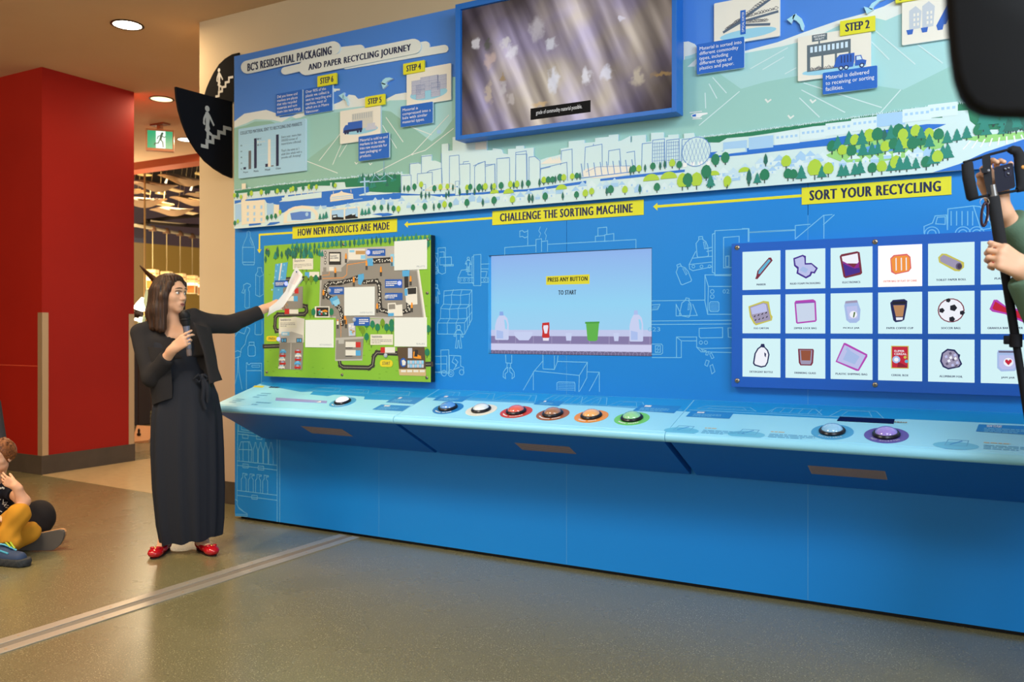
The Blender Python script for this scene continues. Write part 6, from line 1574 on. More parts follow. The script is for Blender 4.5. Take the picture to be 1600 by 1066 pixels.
def fabric(name, c, scale=420, bump=.25, rough=.85):
    m = mat(name, c, rough, spec=.2); N, L_, b = nt(m)
    t = N.new('ShaderNodeTexCoord'); n = N.new('ShaderNodeTexNoise'); n.inputs['Scale'].default_value = scale; n.inputs['Detail'].default_value = 2
    bp = N.new('ShaderNodeBump'); bp.inputs['Strength'].default_value = bump; bp.inputs['Distance'].default_value = .002
    L_.new(t.outputs['Object'], n.inputs['Vector']); L_.new(n.outputs['Fac'], bp.inputs['Height']); L_.new(bp.outputs['Normal'], b.inputs['Normal'])
    return m
def hairmat(name, c1, c2, sx=120, sz=4):
    m = mat(name, c1, .5, spec=.3); N, L_, b = nt(m)
    t = N.new('ShaderNodeTexCoord'); mp = N.new('ShaderNodeMapping'); mp.inputs['Scale'].default_value = (sx, sx, sz)
    n = N.new('ShaderNodeTexNoise'); n.inputs['Scale'].default_value = 1; n.inputs['Detail'].default_value = 3
    r = N.new('ShaderNodeValToRGB'); r.color_ramp.elements[0].position = .32; r.color_ramp.elements[1].position = .7
    r.color_ramp.elements[0].color = (*lin(c1), 1); r.color_ramp.elements[1].color = (*lin(c2), 1)
    bp = N.new('ShaderNodeBump'); bp.inputs['Strength'].default_value = .35; bp.inputs['Distance'].default_value = .003
    L_.new(t.outputs['Object'], mp.inputs[0]); L_.new(mp.outputs[0], n.inputs['Vector']); L_.new(n.outputs['Fac'], r.inputs['Fac']); L_.new(r.outputs[0], b.inputs['Base Color'])
    L_.new(n.outputs['Fac'], bp.inputs['Height']); L_.new(bp.outputs['Normal'], b.inputs['Normal'])
    return m

class Fig:
    """a figure's own frame: X across the view, Y away from it, Z up; P() turns a picture point and a depth into that frame"""
    def __init__(s, u, Z):
        s.Z = Z; p = CAM + ray(u, V0) * Z; s.base = Vector((p[0], p[1], 0))
        s.x0 = (u - CX) / F * Z
    def P(s, u, v, d=0.0):
        Zd = s.Z + d
        return np.array([(u - CX) / F * Zd - s.x0, d, CAM[2] - (v - V0) / F * Zd])
    def root(s, label): return thing('person', label, 'person', s.base, TH)

def nrm(v): v = np.array(v, float); return v / np.linalg.norm(v)

class Head:
    def __init__(h, c, fwd, up=(0, 0, 1), sc=1.0, cheek=1.0):
        h.c = np.array(c, float); h.f = nrm(fwd); up = np.array(up, float); h.u = nrm(up - h.f * (up @ h.f)); h.s = np.cross(h.u, h.f); h.k = sc; h.ch = cheek
        h.M = np.array([h.f, h.s, h.u])
    def p(h, f, s, u): return h.c + (h.f * f + h.s * s + h.u * u) * h.k
    def add(h, S, neck=None):
        k = h.k
        E = lambda c, r, kk=.02, sub=False: S.ell(h.p(*c), np.array(r) * k, h.M, kk * k, sub)
        E((-.014, 0, .030), (.094, .075, .084)); E((.026, 0, -.015), (.064, .061, .082), .03)
        E((.024, 0, -.066), (.058, .050 * h.ch, .038), .03); E((.066, 0, -.092), (.019, .022, .018), .025)
        for q in (-1, 1):
            E((.050, .040 * q, -.022), (.028, .024 * h.ch, .024), .02)
            E((-.006, .077 * q, -.008), (.020, .007, .030), .008)
        E((.070, 0, .026), (.018, .050, .016), .03)
        for q in (-1, 1): E((.096, .031 * q, .003), (.017, .021, .013), .016, True)
        S.cap(h.p(.084, 0, .004), h.p(.101, 0, -.026), .007 * k, .0105 * k, .012 * k)
        for q in (-1, 1): E((.092, .012 * q, -.031), (.011, .008, .008), .006)
        E((.083, 0, -.060), (.013, .026, .016), .012)
        for q in (-1, 1): E((.070, .031 * q, .004), (.0150, .0165, .0125), .004)
    def features(h, body, root, eye_dir=None):
        k = h.k
        me = body.data; bv = BVHTree.FromPolygons([v.co.copy() for v in me.vertices], [tuple(p.vertices) for p in me.polygons])
        def hit(s, u, off=.0):
            o = Vector(h.p(.25, s, u)); r = bv.ray_cast(o, Vector(-h.f))
            p = np.array(r[0]) if r[0] is not None else h.p(.08, s, u)
            return p + h.f * off
        ed = h.f if eye_dir is None else nrm(eye_dir)
        out = []
        for q in (-1, 1):
            c = h.p(.0765, .031 * q, .0045)
            b = MB(); R3 = Matrix(h.M.T.tolist())
            b.ball(Vector(c), (.0112 * k, .0150 * k, .0088 * k), M_eyew, R3, 14, 10)
            ic = np.array(c) + h.f * .0080 * k + (ed - h.f * (ed @ h.f)) * .007 * k
            b.ball(Vector(ic), (.0046 * k, .0062 * k, .0066 * k), M_iris, R3, 12, 8)
            b.build('eye', root, 60, local=True)
            pts = [hit(.031 * q + w * .022 * k / k, .0135 + .0035 * (1 - (w * 1.1) ** 2), .0015 * k) for w in (-.95, -.5, 0, .5, .95)]
            b = MB(); b.tube(pts, [.0012 * k, .0017 * k, .0018 * k, .0016 * k, .0010 * k], M_iris, 6); b.build('eyelashes', root, 60, local=True)
            pts = [hit(.032 * q + q * w * .021, .0305 + .0035 * (1 - w * w) - .0025 * w, .0008 * k) for w in (-.95, -.5, 0, .5, 1.0)]
            b = MB(); b.tube(pts, [.0024 * k, .0032 * k, .0034 * k, .0028 * k, .0014 * k], M_brow, 6); b.build('eyebrow', root, 60, local=True)
        b = MB()
        for u, r_, w in ((-.0565, .0030, .0215), (-.0675, .0038, .019)):
            pts = [hit(w * t_, u + (.002 if u > -.06 else -.0005) * (1 - abs(t_)) + (.0 if u > -.06 else .005 * t_ * t_) - (.004 * t_ * t_ if u > -.06 else 0), -.0005 * k) for t_ in (-1, -.6, -.2, .2, .6, 1)]
            b.tube(pts, [.0012 * k, r_ * .85 * k, r_ * k, r_ * k, r_ * .85 * k, .0012 * k], M_lip, 8)
        pts = [hit(.017 * t_, -.0615, .0002 * k) for t_ in (-1, -.5, 0, .5, 1)]
        b.tube(pts, [.001 * k, .0020 * k, .0024 * k, .0020 * k, .001 * k], M_mouth, 8)
        b.build('lips', root, 60, local=True)

def hand(S, W_, d, n, t, curls, sc=1.0, thumb=(.45, .75, .35), tcurl=40, spread=6):
    """palm from wrist W_ along d, palm faces n, thumb on side t; curls: degrees (knuckle, middle, tip) for index..little"""
    d = nrm(d); n = np.array(n, float); n = nrm(n - d * (n @ d)); t_ = np.cross(d, n); t_ = t_ if t_ @ np.array(t, float) > 0 else -t_
    k = sc; W_ = np.array(W_, float)
    offs = (.030, .010, -.010, -.028); lens = (.070, .078, .073, .057); rad = (.0088, .0090, .0086, .0076); kn = (.084, .088, .084, .077)
    S.cap(W_ - d * .03 * k, W_ + d * .01 * k, .024 * k, .025 * k, .02 * k)
    for i in range(4):
        K = W_ + (d * kn[i] + t_ * offs[i]) * k
        S.cap(W_ + (d * .012 + t_ * offs[i] * .6) * k, K, .0165 * k, .0125 * k, .012 * k)
        c = curls[i] if isinstance(curls[0], (tuple, list)) else curls
        a = 0; p = K
        sp = R(spread) * (1.5 - i) / 1.5
        dd = d * math.cos(sp) + t_ * math.sin(sp)
        r0 = rad[i] * k
        for j, fr in enumerate((.44, .31, .25)):
            a += R(c[j]); q = p + (dd * math.cos(a) + n * math.sin(a)) * lens[i] * fr * k
            S.cap(p, q, r0, r0 * .92, .004 * k); p = q; r0 *= .92
    B = W_ + (d * .022 + t_ * .022 + n * .004) * k
    td = nrm(d * thumb[0] + t_ * thumb[1] + n * thumb[2])
    q = B + td * .042 * k; S.cap(B, q, .0155 * k, .0115 * k, .012 * k)
    ax = nrm(d * .8 + n * .5 - t_ * .2)
    td2 = nrm(td * math.cos(R(tcurl)) + ax * math.sin(R(tcurl))); q2 = q + td2 * .031 * k; S.cap(q, q2, .0112 * k, .0100 * k, .006 * k)
    td3 = nrm(td2 * math.cos(R(tcurl * .5)) + ax * math.sin(R(tcurl * .5))); S.cap(q2, q2 + td3 * .024 * k, .0100 * k, .0082 * k, .005 * k)
    return B

# ---------------------------------------------------------------- the presenter
WF = Fig(292, 5.26); P = WF.P
woman = WF.root('person in black blazer and long dress holding microphone, pointing papers at the green map')
S = SDF()
Hd = Head(P(265.5, 459.5, 0), (.955, -.29, -.02), (.0, .03, 1), 1.02)
Hd.add(S)
nb = P(268, 506, .015)
S.cap(Hd.p(-.012, 0, -.06), nb, .050, .050, .025)
shR, shL = P(221, 522, -.02), P(313, 506, .07)
chest = P(272, 545, .02); waist = P(290, 583, .02); hip = P(292, 622, .02)
S.ell(P(268, 525, .02), (.135, .075, .05), None, .05)
S.ell(P(272, 548, .02), (.150, .095, .13), None, .05); S.ell(waist, (.125, .088, .10), None, .06); S.ell(hip, (.165, .11, .13), None, .06)
elR, wrR = P(238, 590, -.10), P(270, 546, -.205)
S.cap(shR, elR, .052, .042, .03).cap(elR, wrR, .040, .027, .02)
elL, wrL = P(360, 507, .19), P(412, 483, .30)
S.cap(shL, elL, .052, .042, .03).cap(elL, wrL, .040, .027, .02)
ankR, ankL = P(256, 846, -.02), P(317, 846, -.0)
S.cap(P(272, 640, .02), P(262, 745, .0), .075, .055, .05).cap(P(262, 745, .0), ankR, .052, .030, .03)
S.cap(P(310, 640, .02), P(316, 745, .0), .075, .055, .05).cap(P(316, 745, .0), ankL, .052, .030, .03)
ftR = nrm([.08, -.99, 0]); ftL = nrm([.62, -.79, 0])
for a_, f_ in ((ankR, ftR), (ankL, ftL)):
    a_ = a_.copy(); hl = a_ - f_ * .03; hl[2] = .036
    S.cap(a_, hl, .030, .030, .02); toe = a_ + f_ * .15; toe[2] = .028
    S.cap(hl, toe, .032, .026, .02)
# right hand round the microphone
micT, micB = P(288.8, 488.5, -.205), P(296.0, 557, -.200)
ma = nrm(micB - micT)
grip = P(291, 527, -.262)
wdir = nrm(grip - wrR)
nh = nrm(np.array([.35, -.2, 0.2]))
hd_ = nrm([.80, -.20, .56])
hand(S, wrR + hd_ * .012, hd_, (.25, 1, .05), (-.5, 0, .86), [(12, 26, 16), (26, 42, 26), (46, 62, 36), (52, 70, 40)], .95, (.62, .30, .72), 16, 3)
# left hand holding the papers
hd2 = nrm([.84, .25, .42])
hand(S, wrL + hd2 * .015, hd2, (.30, .55, -.75), (-.3, -.5, .8), [(16, 26, 18), (22, 34, 22), (28, 40, 26), (32, 44, 28)], .95, (.75, .25, .65), 22, 4)
V, Q = S.mesh(.0042)
wbody = skin('body', V, Q, M_skin, woman)
Hd.features(wbody, woman, eye_dir=(.97, -.2, .05))
# hair: straight shoulder-length bob with a centre parting
S = SDF()
E_ = lambda c, r, k=.02, sub=False: S.ell(Hd.p(*c), np.array(r), Hd.M, k, sub)
E_((-.020, 0, .034), (.097, .083, .089)); E_((.018, 0, .092), (.052, .062, .026), .03)
for q in (-1, 1):
    S.cap(Hd.p(-.026, .060 * q, .02), Hd.p(-.018, .070 * q, -.10), .042, .040, .03); S.cap(Hd.p(-.018, .070 * q, -.10), Hd.p(.008, .082 * q, -.205), .040, .030, .03)
    S.cap(Hd.p(-.066, .036 * q, .0), Hd.p(-.074, .048 * q, -.12), .046, .042, .03); S.cap(Hd.p(-.074, .048 * q, -.12), Hd.p(-.052, .066 * q, -.20), .040, .026, .03)
    S.cap(Hd.p(.048, .058 * q, .062), Hd.p(.022, .078 * q, -.02), .020, .022, .02); S.cap(Hd.p(.022, .078 * q, -.02), Hd.p(.030, .084 * q, -.215), .022, .016, .02)
# the face and neck stay clear
S.ell(Hd.p(.098, 0, .002), (.062, .066, .094), Hd.M, .012, True); S.ell(Hd.p(.075, 0, -.11), (.055, .060, .12), Hd.M, .012, True)
S.ell(Hd.p(.0, 0, -.20), (.06, .05, .11), Hd.M, .012, True)
def strands(g, ax):
    X = ax[0][:, None, None] - Hd.c[0]; Y = ax[1][None, :, None] - Hd.c[1]; Z = ax[2][None, None, :] - Hd.c[2]
    a = np.arctan2(X * Hd.s[0] + Y * Hd.s[1], X * Hd.f[0] + Y * Hd.f[1] + .02)
    return g + (.0016 * np.sin(a * 30 + 1.2 * np.sin(Z * 9)) + .0009 * np.sin(a * 67 + Z * 9)).astype(np.float32)
V, Q = S.mesh(.0038, strands)
skin('hair', V, Q, hairmat('brown straight hair', (30, 19, 14), (74, 48, 32)), woman)

# long dress: wrap bodice and pleated skirt
M_dress = fabric('black crepe dress', (35, 38, 46), 300, .35, .8)
M_blz = fabric('black wool blazer', (42, 40, 41), 520, .4, .9)
def rings(keys, n=72):
    vs, fs = [], []
    for i, (cx_, cy_, cz, rx, ry, pa, ph, tilt) in enumerate(keys):
        for k in range(n):
            a = 2 * math.pi * k / n
            pl = 1 + pa * (math.sin(11 * a + ph) * .5 + math.sin(17 * a + 1.3 + ph * .7) * .35 + math.sin(5 * a + .5) * .4)
            vs.append((cx_ + rx * math.cos(a) * pl, cy_ + ry * math.sin(a) * pl, cz + tilt * math.cos(a) + .006 * pa * 10 * math.sin(9 * a)))
    m = len(keys)
    for i in range(m - 1):
        for k in range(n):
            k2 = (k + 1) % n; fs.append([i * n + k, i * n + k2, (i + 1) * n + k2, (i + 1) * n + k])
    return vs, fs
def rk(v, ul, ur, d, depth, pa, ph=0, tilt=0):
    a, b_ = P(ul, v, d), P(ur, v, d); return ((a[0] + b_[0]) / 2, d, a[2], (b_[0] - a[0]) / 2 / (1 + .3 * pa), depth, pa, ph, tilt)
keys = [rk(841, 251, 345, .01, .150, .10, .3, .020), rk(815, 246, 347, .01, .165, .10, .2, .012), rk(760, 240, 348, .01, .170, .085, .1, .006), rk(700, 237, 347, .01, .170, .07), rk(650, 238, 345, .02, .165, .05), rk(618, 244, 339, .02, .150, .035), rk(600, 252, 332, .02, .135, .02), rk(586, 260, 325, .02, .120, .01)]
vs, fs = rings(keys)
n_ = 72
# hem turned in so that the skirt has an inside
inner = [(x * .93 + keys[0][0] * .07, y * .93 + keys[0][1] * .07, z + .03) for x, y, z in vs[:n_]]
k0 = len(vs); vs += inner; fs += [[k0 + k, k0 + (k + 1) % n_, (k + 1) % n_, k] for k in range(n_)]
inner2 = [(keys[0][0] + (x - keys[0][0]) * .9, y * .9, z + .25) for x, y, z in inner]; k1 = len(vs); vs += inner2; fs += [[k1 + k, k1 + (k + 1) % n_, k0 + (k + 1) % n_, k0 + k] for k in range(n_)]
S = SDF(); S.ell(P(273, 549, .015), (.162, .108, .135), None, .05); S.ell(waist, (.135, .100, .10), None, .06); S.ell(P(291, 600, .02), (.148, .112, .09), None, .05)
S.cap(P(238, 515, .0), P(262, 580, -.05), .05, .06, .05).cap(P(298, 512, .05), P(280, 580, -.03), .05, .06, .05)
# V neckline
nc = P(276, 517, -.09); S.ell(P(277, 508, -.07), (.040, .16, .115), np.array([[.97, .0, -.1], [0, 1, 0], [.1, 0, .97]]), .008, True)
bz = Hd.c[2] - .16
S.half(np.array([0, 0, P(270, 517, 0)[2]]), (0, 0, 1), .006)
V, Q = S.mesh(.0055)
kk = len(vs); vs += [tuple(p) for p in V]; fs += [[kk + int(j) for j in f] for f in Q]
me_b = MB(); me_b.add(vs, fs, M_dress); dress = me_b.build('dress', woman, 70, local=True)
# belt with hanging bow
b = MB(); ring_ = []
for v, ry in ((578, .118), (585, .121), (592, .128)):
    a, c_ = P(259.5 - (v - 578) * .25, v, .02), P(325 + (v - 578) * .3, v, .02); ring_.append(((a[0] + c_[0]) / 2, .02, a[2], (c_[0] - a[0]) / 2, ry, 0, 0, 0))
v2, f2 = rings(ring_, 48); b.add(v2, f2, M_dress)
kn = P(317, 590, -.105)
b.ball(Vector(kn), (.022, .018, .024), M_dress)
b.tube([kn, kn + (.012, -.012, -.05), kn + (.004, -.012, -.13), kn + (.02, -.008, -.19)], [.012, .016, .013, .011], M_dress, 8)
b.tube([kn, kn + (.028, -.008, -.04), kn + (.034, -.006, -.11), kn + (.030, -.004, -.15)], [.012, .017, .014, .010], M_dress, 8)
for q in (-1, 1): b.tube([kn, kn + (.02 * q, -.02, .018), kn + (.042 * q, -.014, -.004), kn + (.02 * q, -.006, -.028), kn], .009, M_dress, 8)
b.build('belt', woman, 60, local=True)
# blazer: open front, long sleeves
S = SDF()
S.ell(P(270, 530, .02), (.168, .100, .065), None, .05); S.ell(P(272, 556, .02), (.176, .122, .14), None, .05); S.ell(P(284, 600, .02), (.178, .128, .12), None, .06); S.ell(P(293, 622, .02), (.196, .140, .09), None, .05)
S.cap(P(222, 521, -.015), elR, .067, .060, .03).cap(elR, P(262, 559, -.170), .058, .048, .02)
S.cap(P(310, 505, .065), elL, .067, .056, .03).cap(elL, P(408, 487, .285), .056, .044, .02)
S.cap(P(245, 510, .0), P(300, 497, .05), .052, .055, .05)
S.cap(P(300, 497, .02), P(304, 487, .03), .030, .018, .03)
S.cap(P(316, 520, .01), P(326, 585, .0), .055, .060, .03)
# hem, cuffs, neck and front opening
hemn = nrm([.16, 0, -1]); S.half(P(292, 612, 0), hemn, .004, .34)
cR = nrm(wrR - elR); S.half(P(263, 558, -.172), cR, .003, .075); cL = nrm(wrL - elL); S.half(P(407, 488, .282), cL, .003, .09)
S.ell(P(272, 506, -.03), (.058, .115, .095), None, .008, True)
S.boxcut(P(292, 600, -.13), (.100, .10, .150), np.array([[.985, 0, .17], [0, 1, 0], [-.17, 0, .985]]), .012)
S.ell(P(283, 534, -.12), (.062, .10, .120), np.array([[.94, 0, .34], [0, 1, 0], [-.34, 0, .94]]), .012, True)
S.cap(elR, P(259, 563, -.162), .057, .049, .004)
S.half(P(263, 558, -.172), cR, .003, .060)
def wrinkle(g, ax):
    X = ax[0][:, None, None]; Y = ax[1][None, :, None]; Z = ax[2][None, None, :]
    return g + (.0022 * np.sin(X * 52 + Z * 30 + 3 * np.sin(Y * 14 + Z * 8)) * np.cos(Z * 21 + Y * 17)).astype(np.float32)
V, Q = S.mesh(.0055, wrinkle)
b = MB(); b.add([tuple(p) for p in V], [tuple(int(i) for i in f) for f in Q], M_blz)
def panel_sheet(outer, inner, th=.006, m=7):
    vs = []
    for o_, i_ in zip(outer, inner):
        a, c_ = P(*o_), P(*i_)
        for k in range(m):
            t_ = k / (m - 1); p = a * (1 - t_) + c_ * t_; p[1] -= .030 * math.sin(math.pi * t_); vs.append(p)
    n = len(outer); kk = len(vs); vs += [p + np.array([0, th, 0]) for p in vs]; fs = []
    for i in range(n - 1):
        for j in range(m - 1):
            a = i * m + j; fs += [[a, a + m, a + m + 1, a + 1], [kk + a, kk + a + 1, kk + a + m + 1, kk + a + m]]
    ed = [i * m for i in range(n)] + [(n - 1) * m + j for j in range(1, m)] + [i * m + m - 1 for i in range(n - 2, -1, -1)] + [j for j in range(m - 2, 0, -1)]
    for i in range(len(ed)): a, c_ = ed[i], ed[(i + 1) % len(ed)]; fs.append([a, c_, kk + c_, kk + a])
    b.add(vs, fs, M_blz)
panel_sheet([(324,512,-.01),(329,535,-.04),(335,558,-.05),(341,578,-.05),(347,594,-.05)], [(301,503,-.085),(310,528,-.125),(318,552,-.135),(323,578,-.135),(327,600,-.135)])
panel_sheet([(222,540,-.06),(226,560,-.08),(231,585,-.09),(235,610,-.085),(238,633,-.075)], [(262,545,-.135),(265,565,-.140),(268,588,-.140),(269,606,-.138),(269,622,-.135)])
b.build('blazer', woman, 55, local=True)
# red ballet flats
M_shoe = mat('glossy red leather', (176, 14, 26), .12, spec=.6)
for a_, f_ in ((ankR, ftR), (ankL, ftL)):
    S = SDF(); a_ = a_.copy(); hl = a_ - f_ * .035; hl[2] = .034; toe = a_ + f_ * .155; toe[2] = .030
    sd = np.array([-f_[1], f_[0], 0]); M3 = np.array([f_, sd, [0, 0, 1]])
    S.ell(hl + [0, 0, .002], (.045, .036, .034), M3, .02); S.ell(a_ * [1, 1, 0] + f_ * .06 + [0, 0, .028], (.095, .038, .027), M3, .03); S.ell(toe, (.055, .042, .028), M3, .03)
    S.ell(a_ * [1, 1, 0] + f_ * .035 + [0, 0, .062], (.085, .028, .034), M3, .006, True)
    S.half(np.array([toe[0], toe[1], .003]), (0, 0, -1), .002)
    V, Q = S.mesh(.0035); sh = skin('shoe', V, Q, M_shoe, woman)
    b = MB(); bc = toe + f_ * .0 + np.array([0, 0, .028]); b.ball(Vector(bc), (.009, .009, .006), mat('gold buckle', (206, 170, 90), .3, .8), None, 10, 8)
    for q in (-1, 1): b.ball(Vector(bc + sd * .017 * q), (.013, .015, .007), M_shoe, Matrix(M3.T.tolist()), 12, 8)
    b.build('bow', sh, 60, local=True)
    b = MB(); ol = []
    for i in range(28):
        t_ = 2 * math.pi * i / 28; x = math.cos(t_); w_ = .036 + .007 * (x > 0) * x; c_ = a_ * [1, 1, 0] + f_ * (.06 + .142 * x) + sd * w_ * math.sin(t_) * (1 if abs(x) < .9 else .9); ol.append((c_[0], c_[1], .0))
    b.prism(ol, (0, 0, .006), mat('shoe sole', (50, 36, 28), .7)); b.build('sole', sh, local=True)

def world_pt(fig, p): return Vector(fig.base) + Matrix.Rotation(TH, 3, 'Z') @ Vector(p)
# microphone in her right hand
mic = thing('microphone', 'black and grey handheld microphone held near the presenter\'s chin', 'microphone', world_pt(WF, micB), 0)
def axis_mtx(fig, p, q):
    a = world_pt(fig, p); b_ = world_pt(fig, q); z = (b_ - a).normalized(); x = z.orthogonal().normalized(); y = z.cross(x)
    return Matrix.Translation(a) @ Matrix((x, y, z)).transposed().to_4x4(), (b_ - a).length
Mx, Lm = axis_mtx(WF, micB, micT)
M_mblk = mat('black microphone mesh', (26, 26, 28), .55, .3); M_mgr = mat('grey microphone body', (120, 122, 138), .3, .7)
b = MB(); b.lathe([(.008,0),(.014,.004),(.0155,.02),(.0145,.045)], mat('clear grey foot', (110, 96, 92), .3), 24, Mx); b.build('antenna_tip', mic, 50)
b = MB(); b.lathe([(.0165,.045),(.0175,.05),(.018,.10),(.0195,.155),(.021,.178)], M_mgr, 28, Mx); b.build('handle', mic, 50)
b = MB(); b.lathe([(.0215,.178),(.024,.19),(.026,.205),(.026,.212),(.0275,.214),(.0275,.220),(.026,.222)], M_mblk, 28, Mx); b.build('collar', mic, 40)
b = MB(); b.lathe([(.0255,.222),(.0280,.232),(.0285,.245),(.0262,.258),(.019,.268),(.008,.273),(.0,.274)], M_mblk, 28, Mx); b.build('grille', mic, 60)
# sheets of paper in her left hand
M_pap = mat('white paper', (236, 230, 222), .7)
pp_ = thing('paper_sheets', 'curled white papers held out in the presenter\'s pointing hand', 'paper', world_pt(WF, P(445, 458, .30)), 0)
def sheet(rows, name, lines=False):
    b = MB(); th = .0012; n = len(rows); m_ = len(rows[0]); vs = []; fs = []
    for r_ in rows:
        for q in r_: vs.append(world_pt(WF, P(*q)))
    k = len(vs); vs += [v + Vector((0.0006, .0012, 0)) for v in vs]
    for i in range(n - 1):
        for j in range(m_ - 1):
            a = i * m_ + j; fs.append([a, a + 1, a + m_ + 1, a + m_]); fs.append([k + a, k + a + m_, k + a + m_ + 1, k + a + 1])
    b.add(vs, fs, M_pap); return b.build(name, pp_, 70)
rows = [[(462.5,417.5,.34),(467,422.5,.35),(472.5,429,.345),(471,436,.33)],
        [(457,427,.325),(462,432,.335),(467,438,.33),(466.5,442.5,.318)],
        [(451.5,440,.305),(457,444,.316),(461.5,448,.312),(461,450,.305)],
        [(446,455,.280),(450,458,.292),(454,461,.292),(455,461.5,.29)],
        [(433,471,.262),(437,475,.268),(441,479,.272),(442,480,.275)],
        [(420,481,.250),(421,485,.250),(420,490,.252),(417,494,.256)]]
so = sheet(rows, 'sheet')
rows2 = [[(463.5,421,.350),(472.8,436.5,.340),(470,441,.335)],[(452.5,442,.318),(461.5,451,.316),(459.5,454,.312)],[(446.5,457,.296),(455.5,462.5,.296),(453,465.5,.29)],[(420.5,483,.258),(418,494.8,.262),(416.5,494.6,.26)]]
sheet(rows2, 'sheet')
A = MB()
for i in range(9):
    t_ = i / 9; q0, q1 = [(462.0 - t_ * 9.0, 424.5 + t_ * 19, .337 - t_ * .03), (468.5 - t_ * 8.5, 431.5 + t_ * 15, .339 - t_ * .028)]
    d_ = np.array([0, -.004, 0]); A.tube([world_pt(WF, P(*q0) + d_), world_pt(WF, (P(*q0) + P(*q1)) / 2 + d_ * 1.3), world_pt(WF, P(*q1) + d_)], .0007, mat('printed text line', (206, 150, 140), .7), 4)
A.build('printed_lines', so)
A = MB(); A.ball(world_pt(WF, P(463.5, 425, .337) + np.array([0, -.004, 0])), (.005, .002, .006), mat('printed logo', (60, 70, 130), .6), None, 8, 6); A.build('printed_logo', so)

# ---------------------------------------------------------------- the child on the floor
CF = Fig(0, 5.18); P = CF.P
child = CF.root('seated person with curly brown hair, navy T-shirt and mustard trousers, hand at mouth')
S = SDF()
ch = Head(P(-.5, 714, -.02), (-.12, -.98, -.04), (.03, 0, 1), .80, 1.25); ch.add(S)
S.cap(ch.p(-.012, 0, -.07), P(-5, 752, .03), .038, .040, .02)
S.ell(P(-6, 768, .05), (.098, .065, .055), None, .04); S.ell(P(-6, 795, .07), (.092, .070, .085), None, .04); S.ell(P(-8, 832, .09), (.105, .085, .085), None, .04)
shL, elL, wrL = P(13, 764, .03), P(37, 784, -.10), P(25, 760, -.125)
S.cap(shL, elL, .036, .034, .02).cap(elL, wrL, .034, .024, .02)
hand(S, wrL, (-.84, -.06, .46), (-.1, 1, .0), (.4, 0, .9), [(6, 18, 12), (16, 20, 14), (24, 24, 16), (30, 26, 18)], .74, (.9, .32, .45), 10, 9)
S.cap(P(-26, 764, .03), P(-40, 800, -.03), .036, .032, .02).cap(P(-40, 800, -.03), P(-12, 812, -.12), .032, .024, .02)
hand(S, P(-12, 812, -.12), (.8, -.1, .1), (0, .2, -1), (0, -1, 0), [(20, 25, 15)] * 4, .72)
kn1, an1 = P(29, 804, -.16), P(6, 845, -.20)
S.cap(P(-2, 832, .05), kn1, .060, .048, .03).cap(kn1, an1, .044, .030, .03)
kn2 = P(46, 832, -.02)
S.cap(P(2, 838, .06), kn2, .058, .045, .03).cap(kn2, P(-4, 862, -.10), .042, .030, .03)
S.cap(P(-20, 838, .06), P(-60, 838, -.05), .058, .045, .03).cap(P(-60, 838, -.05), P(-20, 866, -.18), .042, .030, .03)
S.cap(an1, P(0, 856, -.20), .028, .030, .02)
V, Q = S.mesh(.0042); cb = skin('body', V, Q, M_skin2, child); ch.features(cb, child, eye_dir=(.5, -.85, .05))
# curly hair
S = SDF(); rg = random.Random(3)
S.ell(ch.p(-.022, 0, .036), np.array([.098, .083, .088]) * .9, ch.M, .02)
for k in range(150):
    a, e_ = rg.uniform(0, 2 * math.pi), rg.uniform(-.55, 1.5)
    d_ = np.array([math.cos(a) * math.cos(e_), math.sin(a) * math.cos(e_), math.sin(e_)])
    if d_[0] > .30 and d_[2] < .62: continue
    c_ = ch.p(-.02 + d_[0] * .092, d_[1] * .080, .028 + d_[2] * .088); r_ = rg.uniform(.009, .017)
    o_ = np.array([rg.uniform(-1, 1) for _ in range(3)]) * .012; S.cap(c_, c_ + o_, r_, r_ * .8, .006)
S.ell(ch.p(.085, 0, -.025), np.array([.075, .072, .092]) * .9, ch.M, .008, True)
V, Q = S.mesh(.004); skin('hair', V, Q, hairmat('curly brown hair', (84, 46, 22), (150, 92, 50), 90, 90), child)
# T-shirt
M_navy = fabric('navy cotton', (22, 26, 40)); S = SDF()
S.ell(P(-6, 766, .05), (.110, .078, .055), None, .04); S.ell(P(-6, 795, .07), (.104, .084, .095), None, .04); S.ell(P(-8, 822, .09), (.112, .092, .07), None, .04)
S.cap(P(10, 763, .035), P(22, 773, -.03), .046, .044, .03); S.cap(P(-24, 764, .03), P(-33, 782, .0), .046, .044, .03)
S.ell(P(-5, 748, .02), (.045, .055, .035), None, .006, True)
S.half(P(23, 774, -.035), nrm(elL - shL), .004, .07)
V, Q = S.mesh(.0045, lambda g, ax: g + (.0018 * np.sin(ax[0][:, None, None] * 70 + ax[2][None, None, :] * 50)).astype(np.float32)); sh_ = skin('t_shirt', V, Q, M_navy, child)
bv = BVHTree.FromPolygons([v.co.copy() for v in sh_.data.vertices], [tuple(p.vertices) for p in sh_.data.polygons])
def stick(u, v, d=.004, dd=-.03):
    p = P(u, v, dd); r = bv.ray_cast(Vector((p[0], -1, p[2])), Vector((0, 1, 0))); q = np.array(r[0]) if r[0] is not None else p; return q + np.array([0, -d, 0])
b = MB()
for pts in ([(-2,783),(5,786),(1,788),(7,791)],[(-4,790),(3,794),(0,796),(5,799)],[(-10,781),(-5,783)],[(-12,788),(-7,791)],[(-12,797),(-3,802)]):
    b.tube([stick(*q, d=.0008) for q in pts], .0026, M_white, 6)
for u, v in ((0,763.5),(4,762.5),(-4,764),(7,763)): b.ball(Vector(stick(u, v)), (.006, .003, .006), M_white, None, 8, 6)
b.build('shirt_print', sh_, 60, local=True)
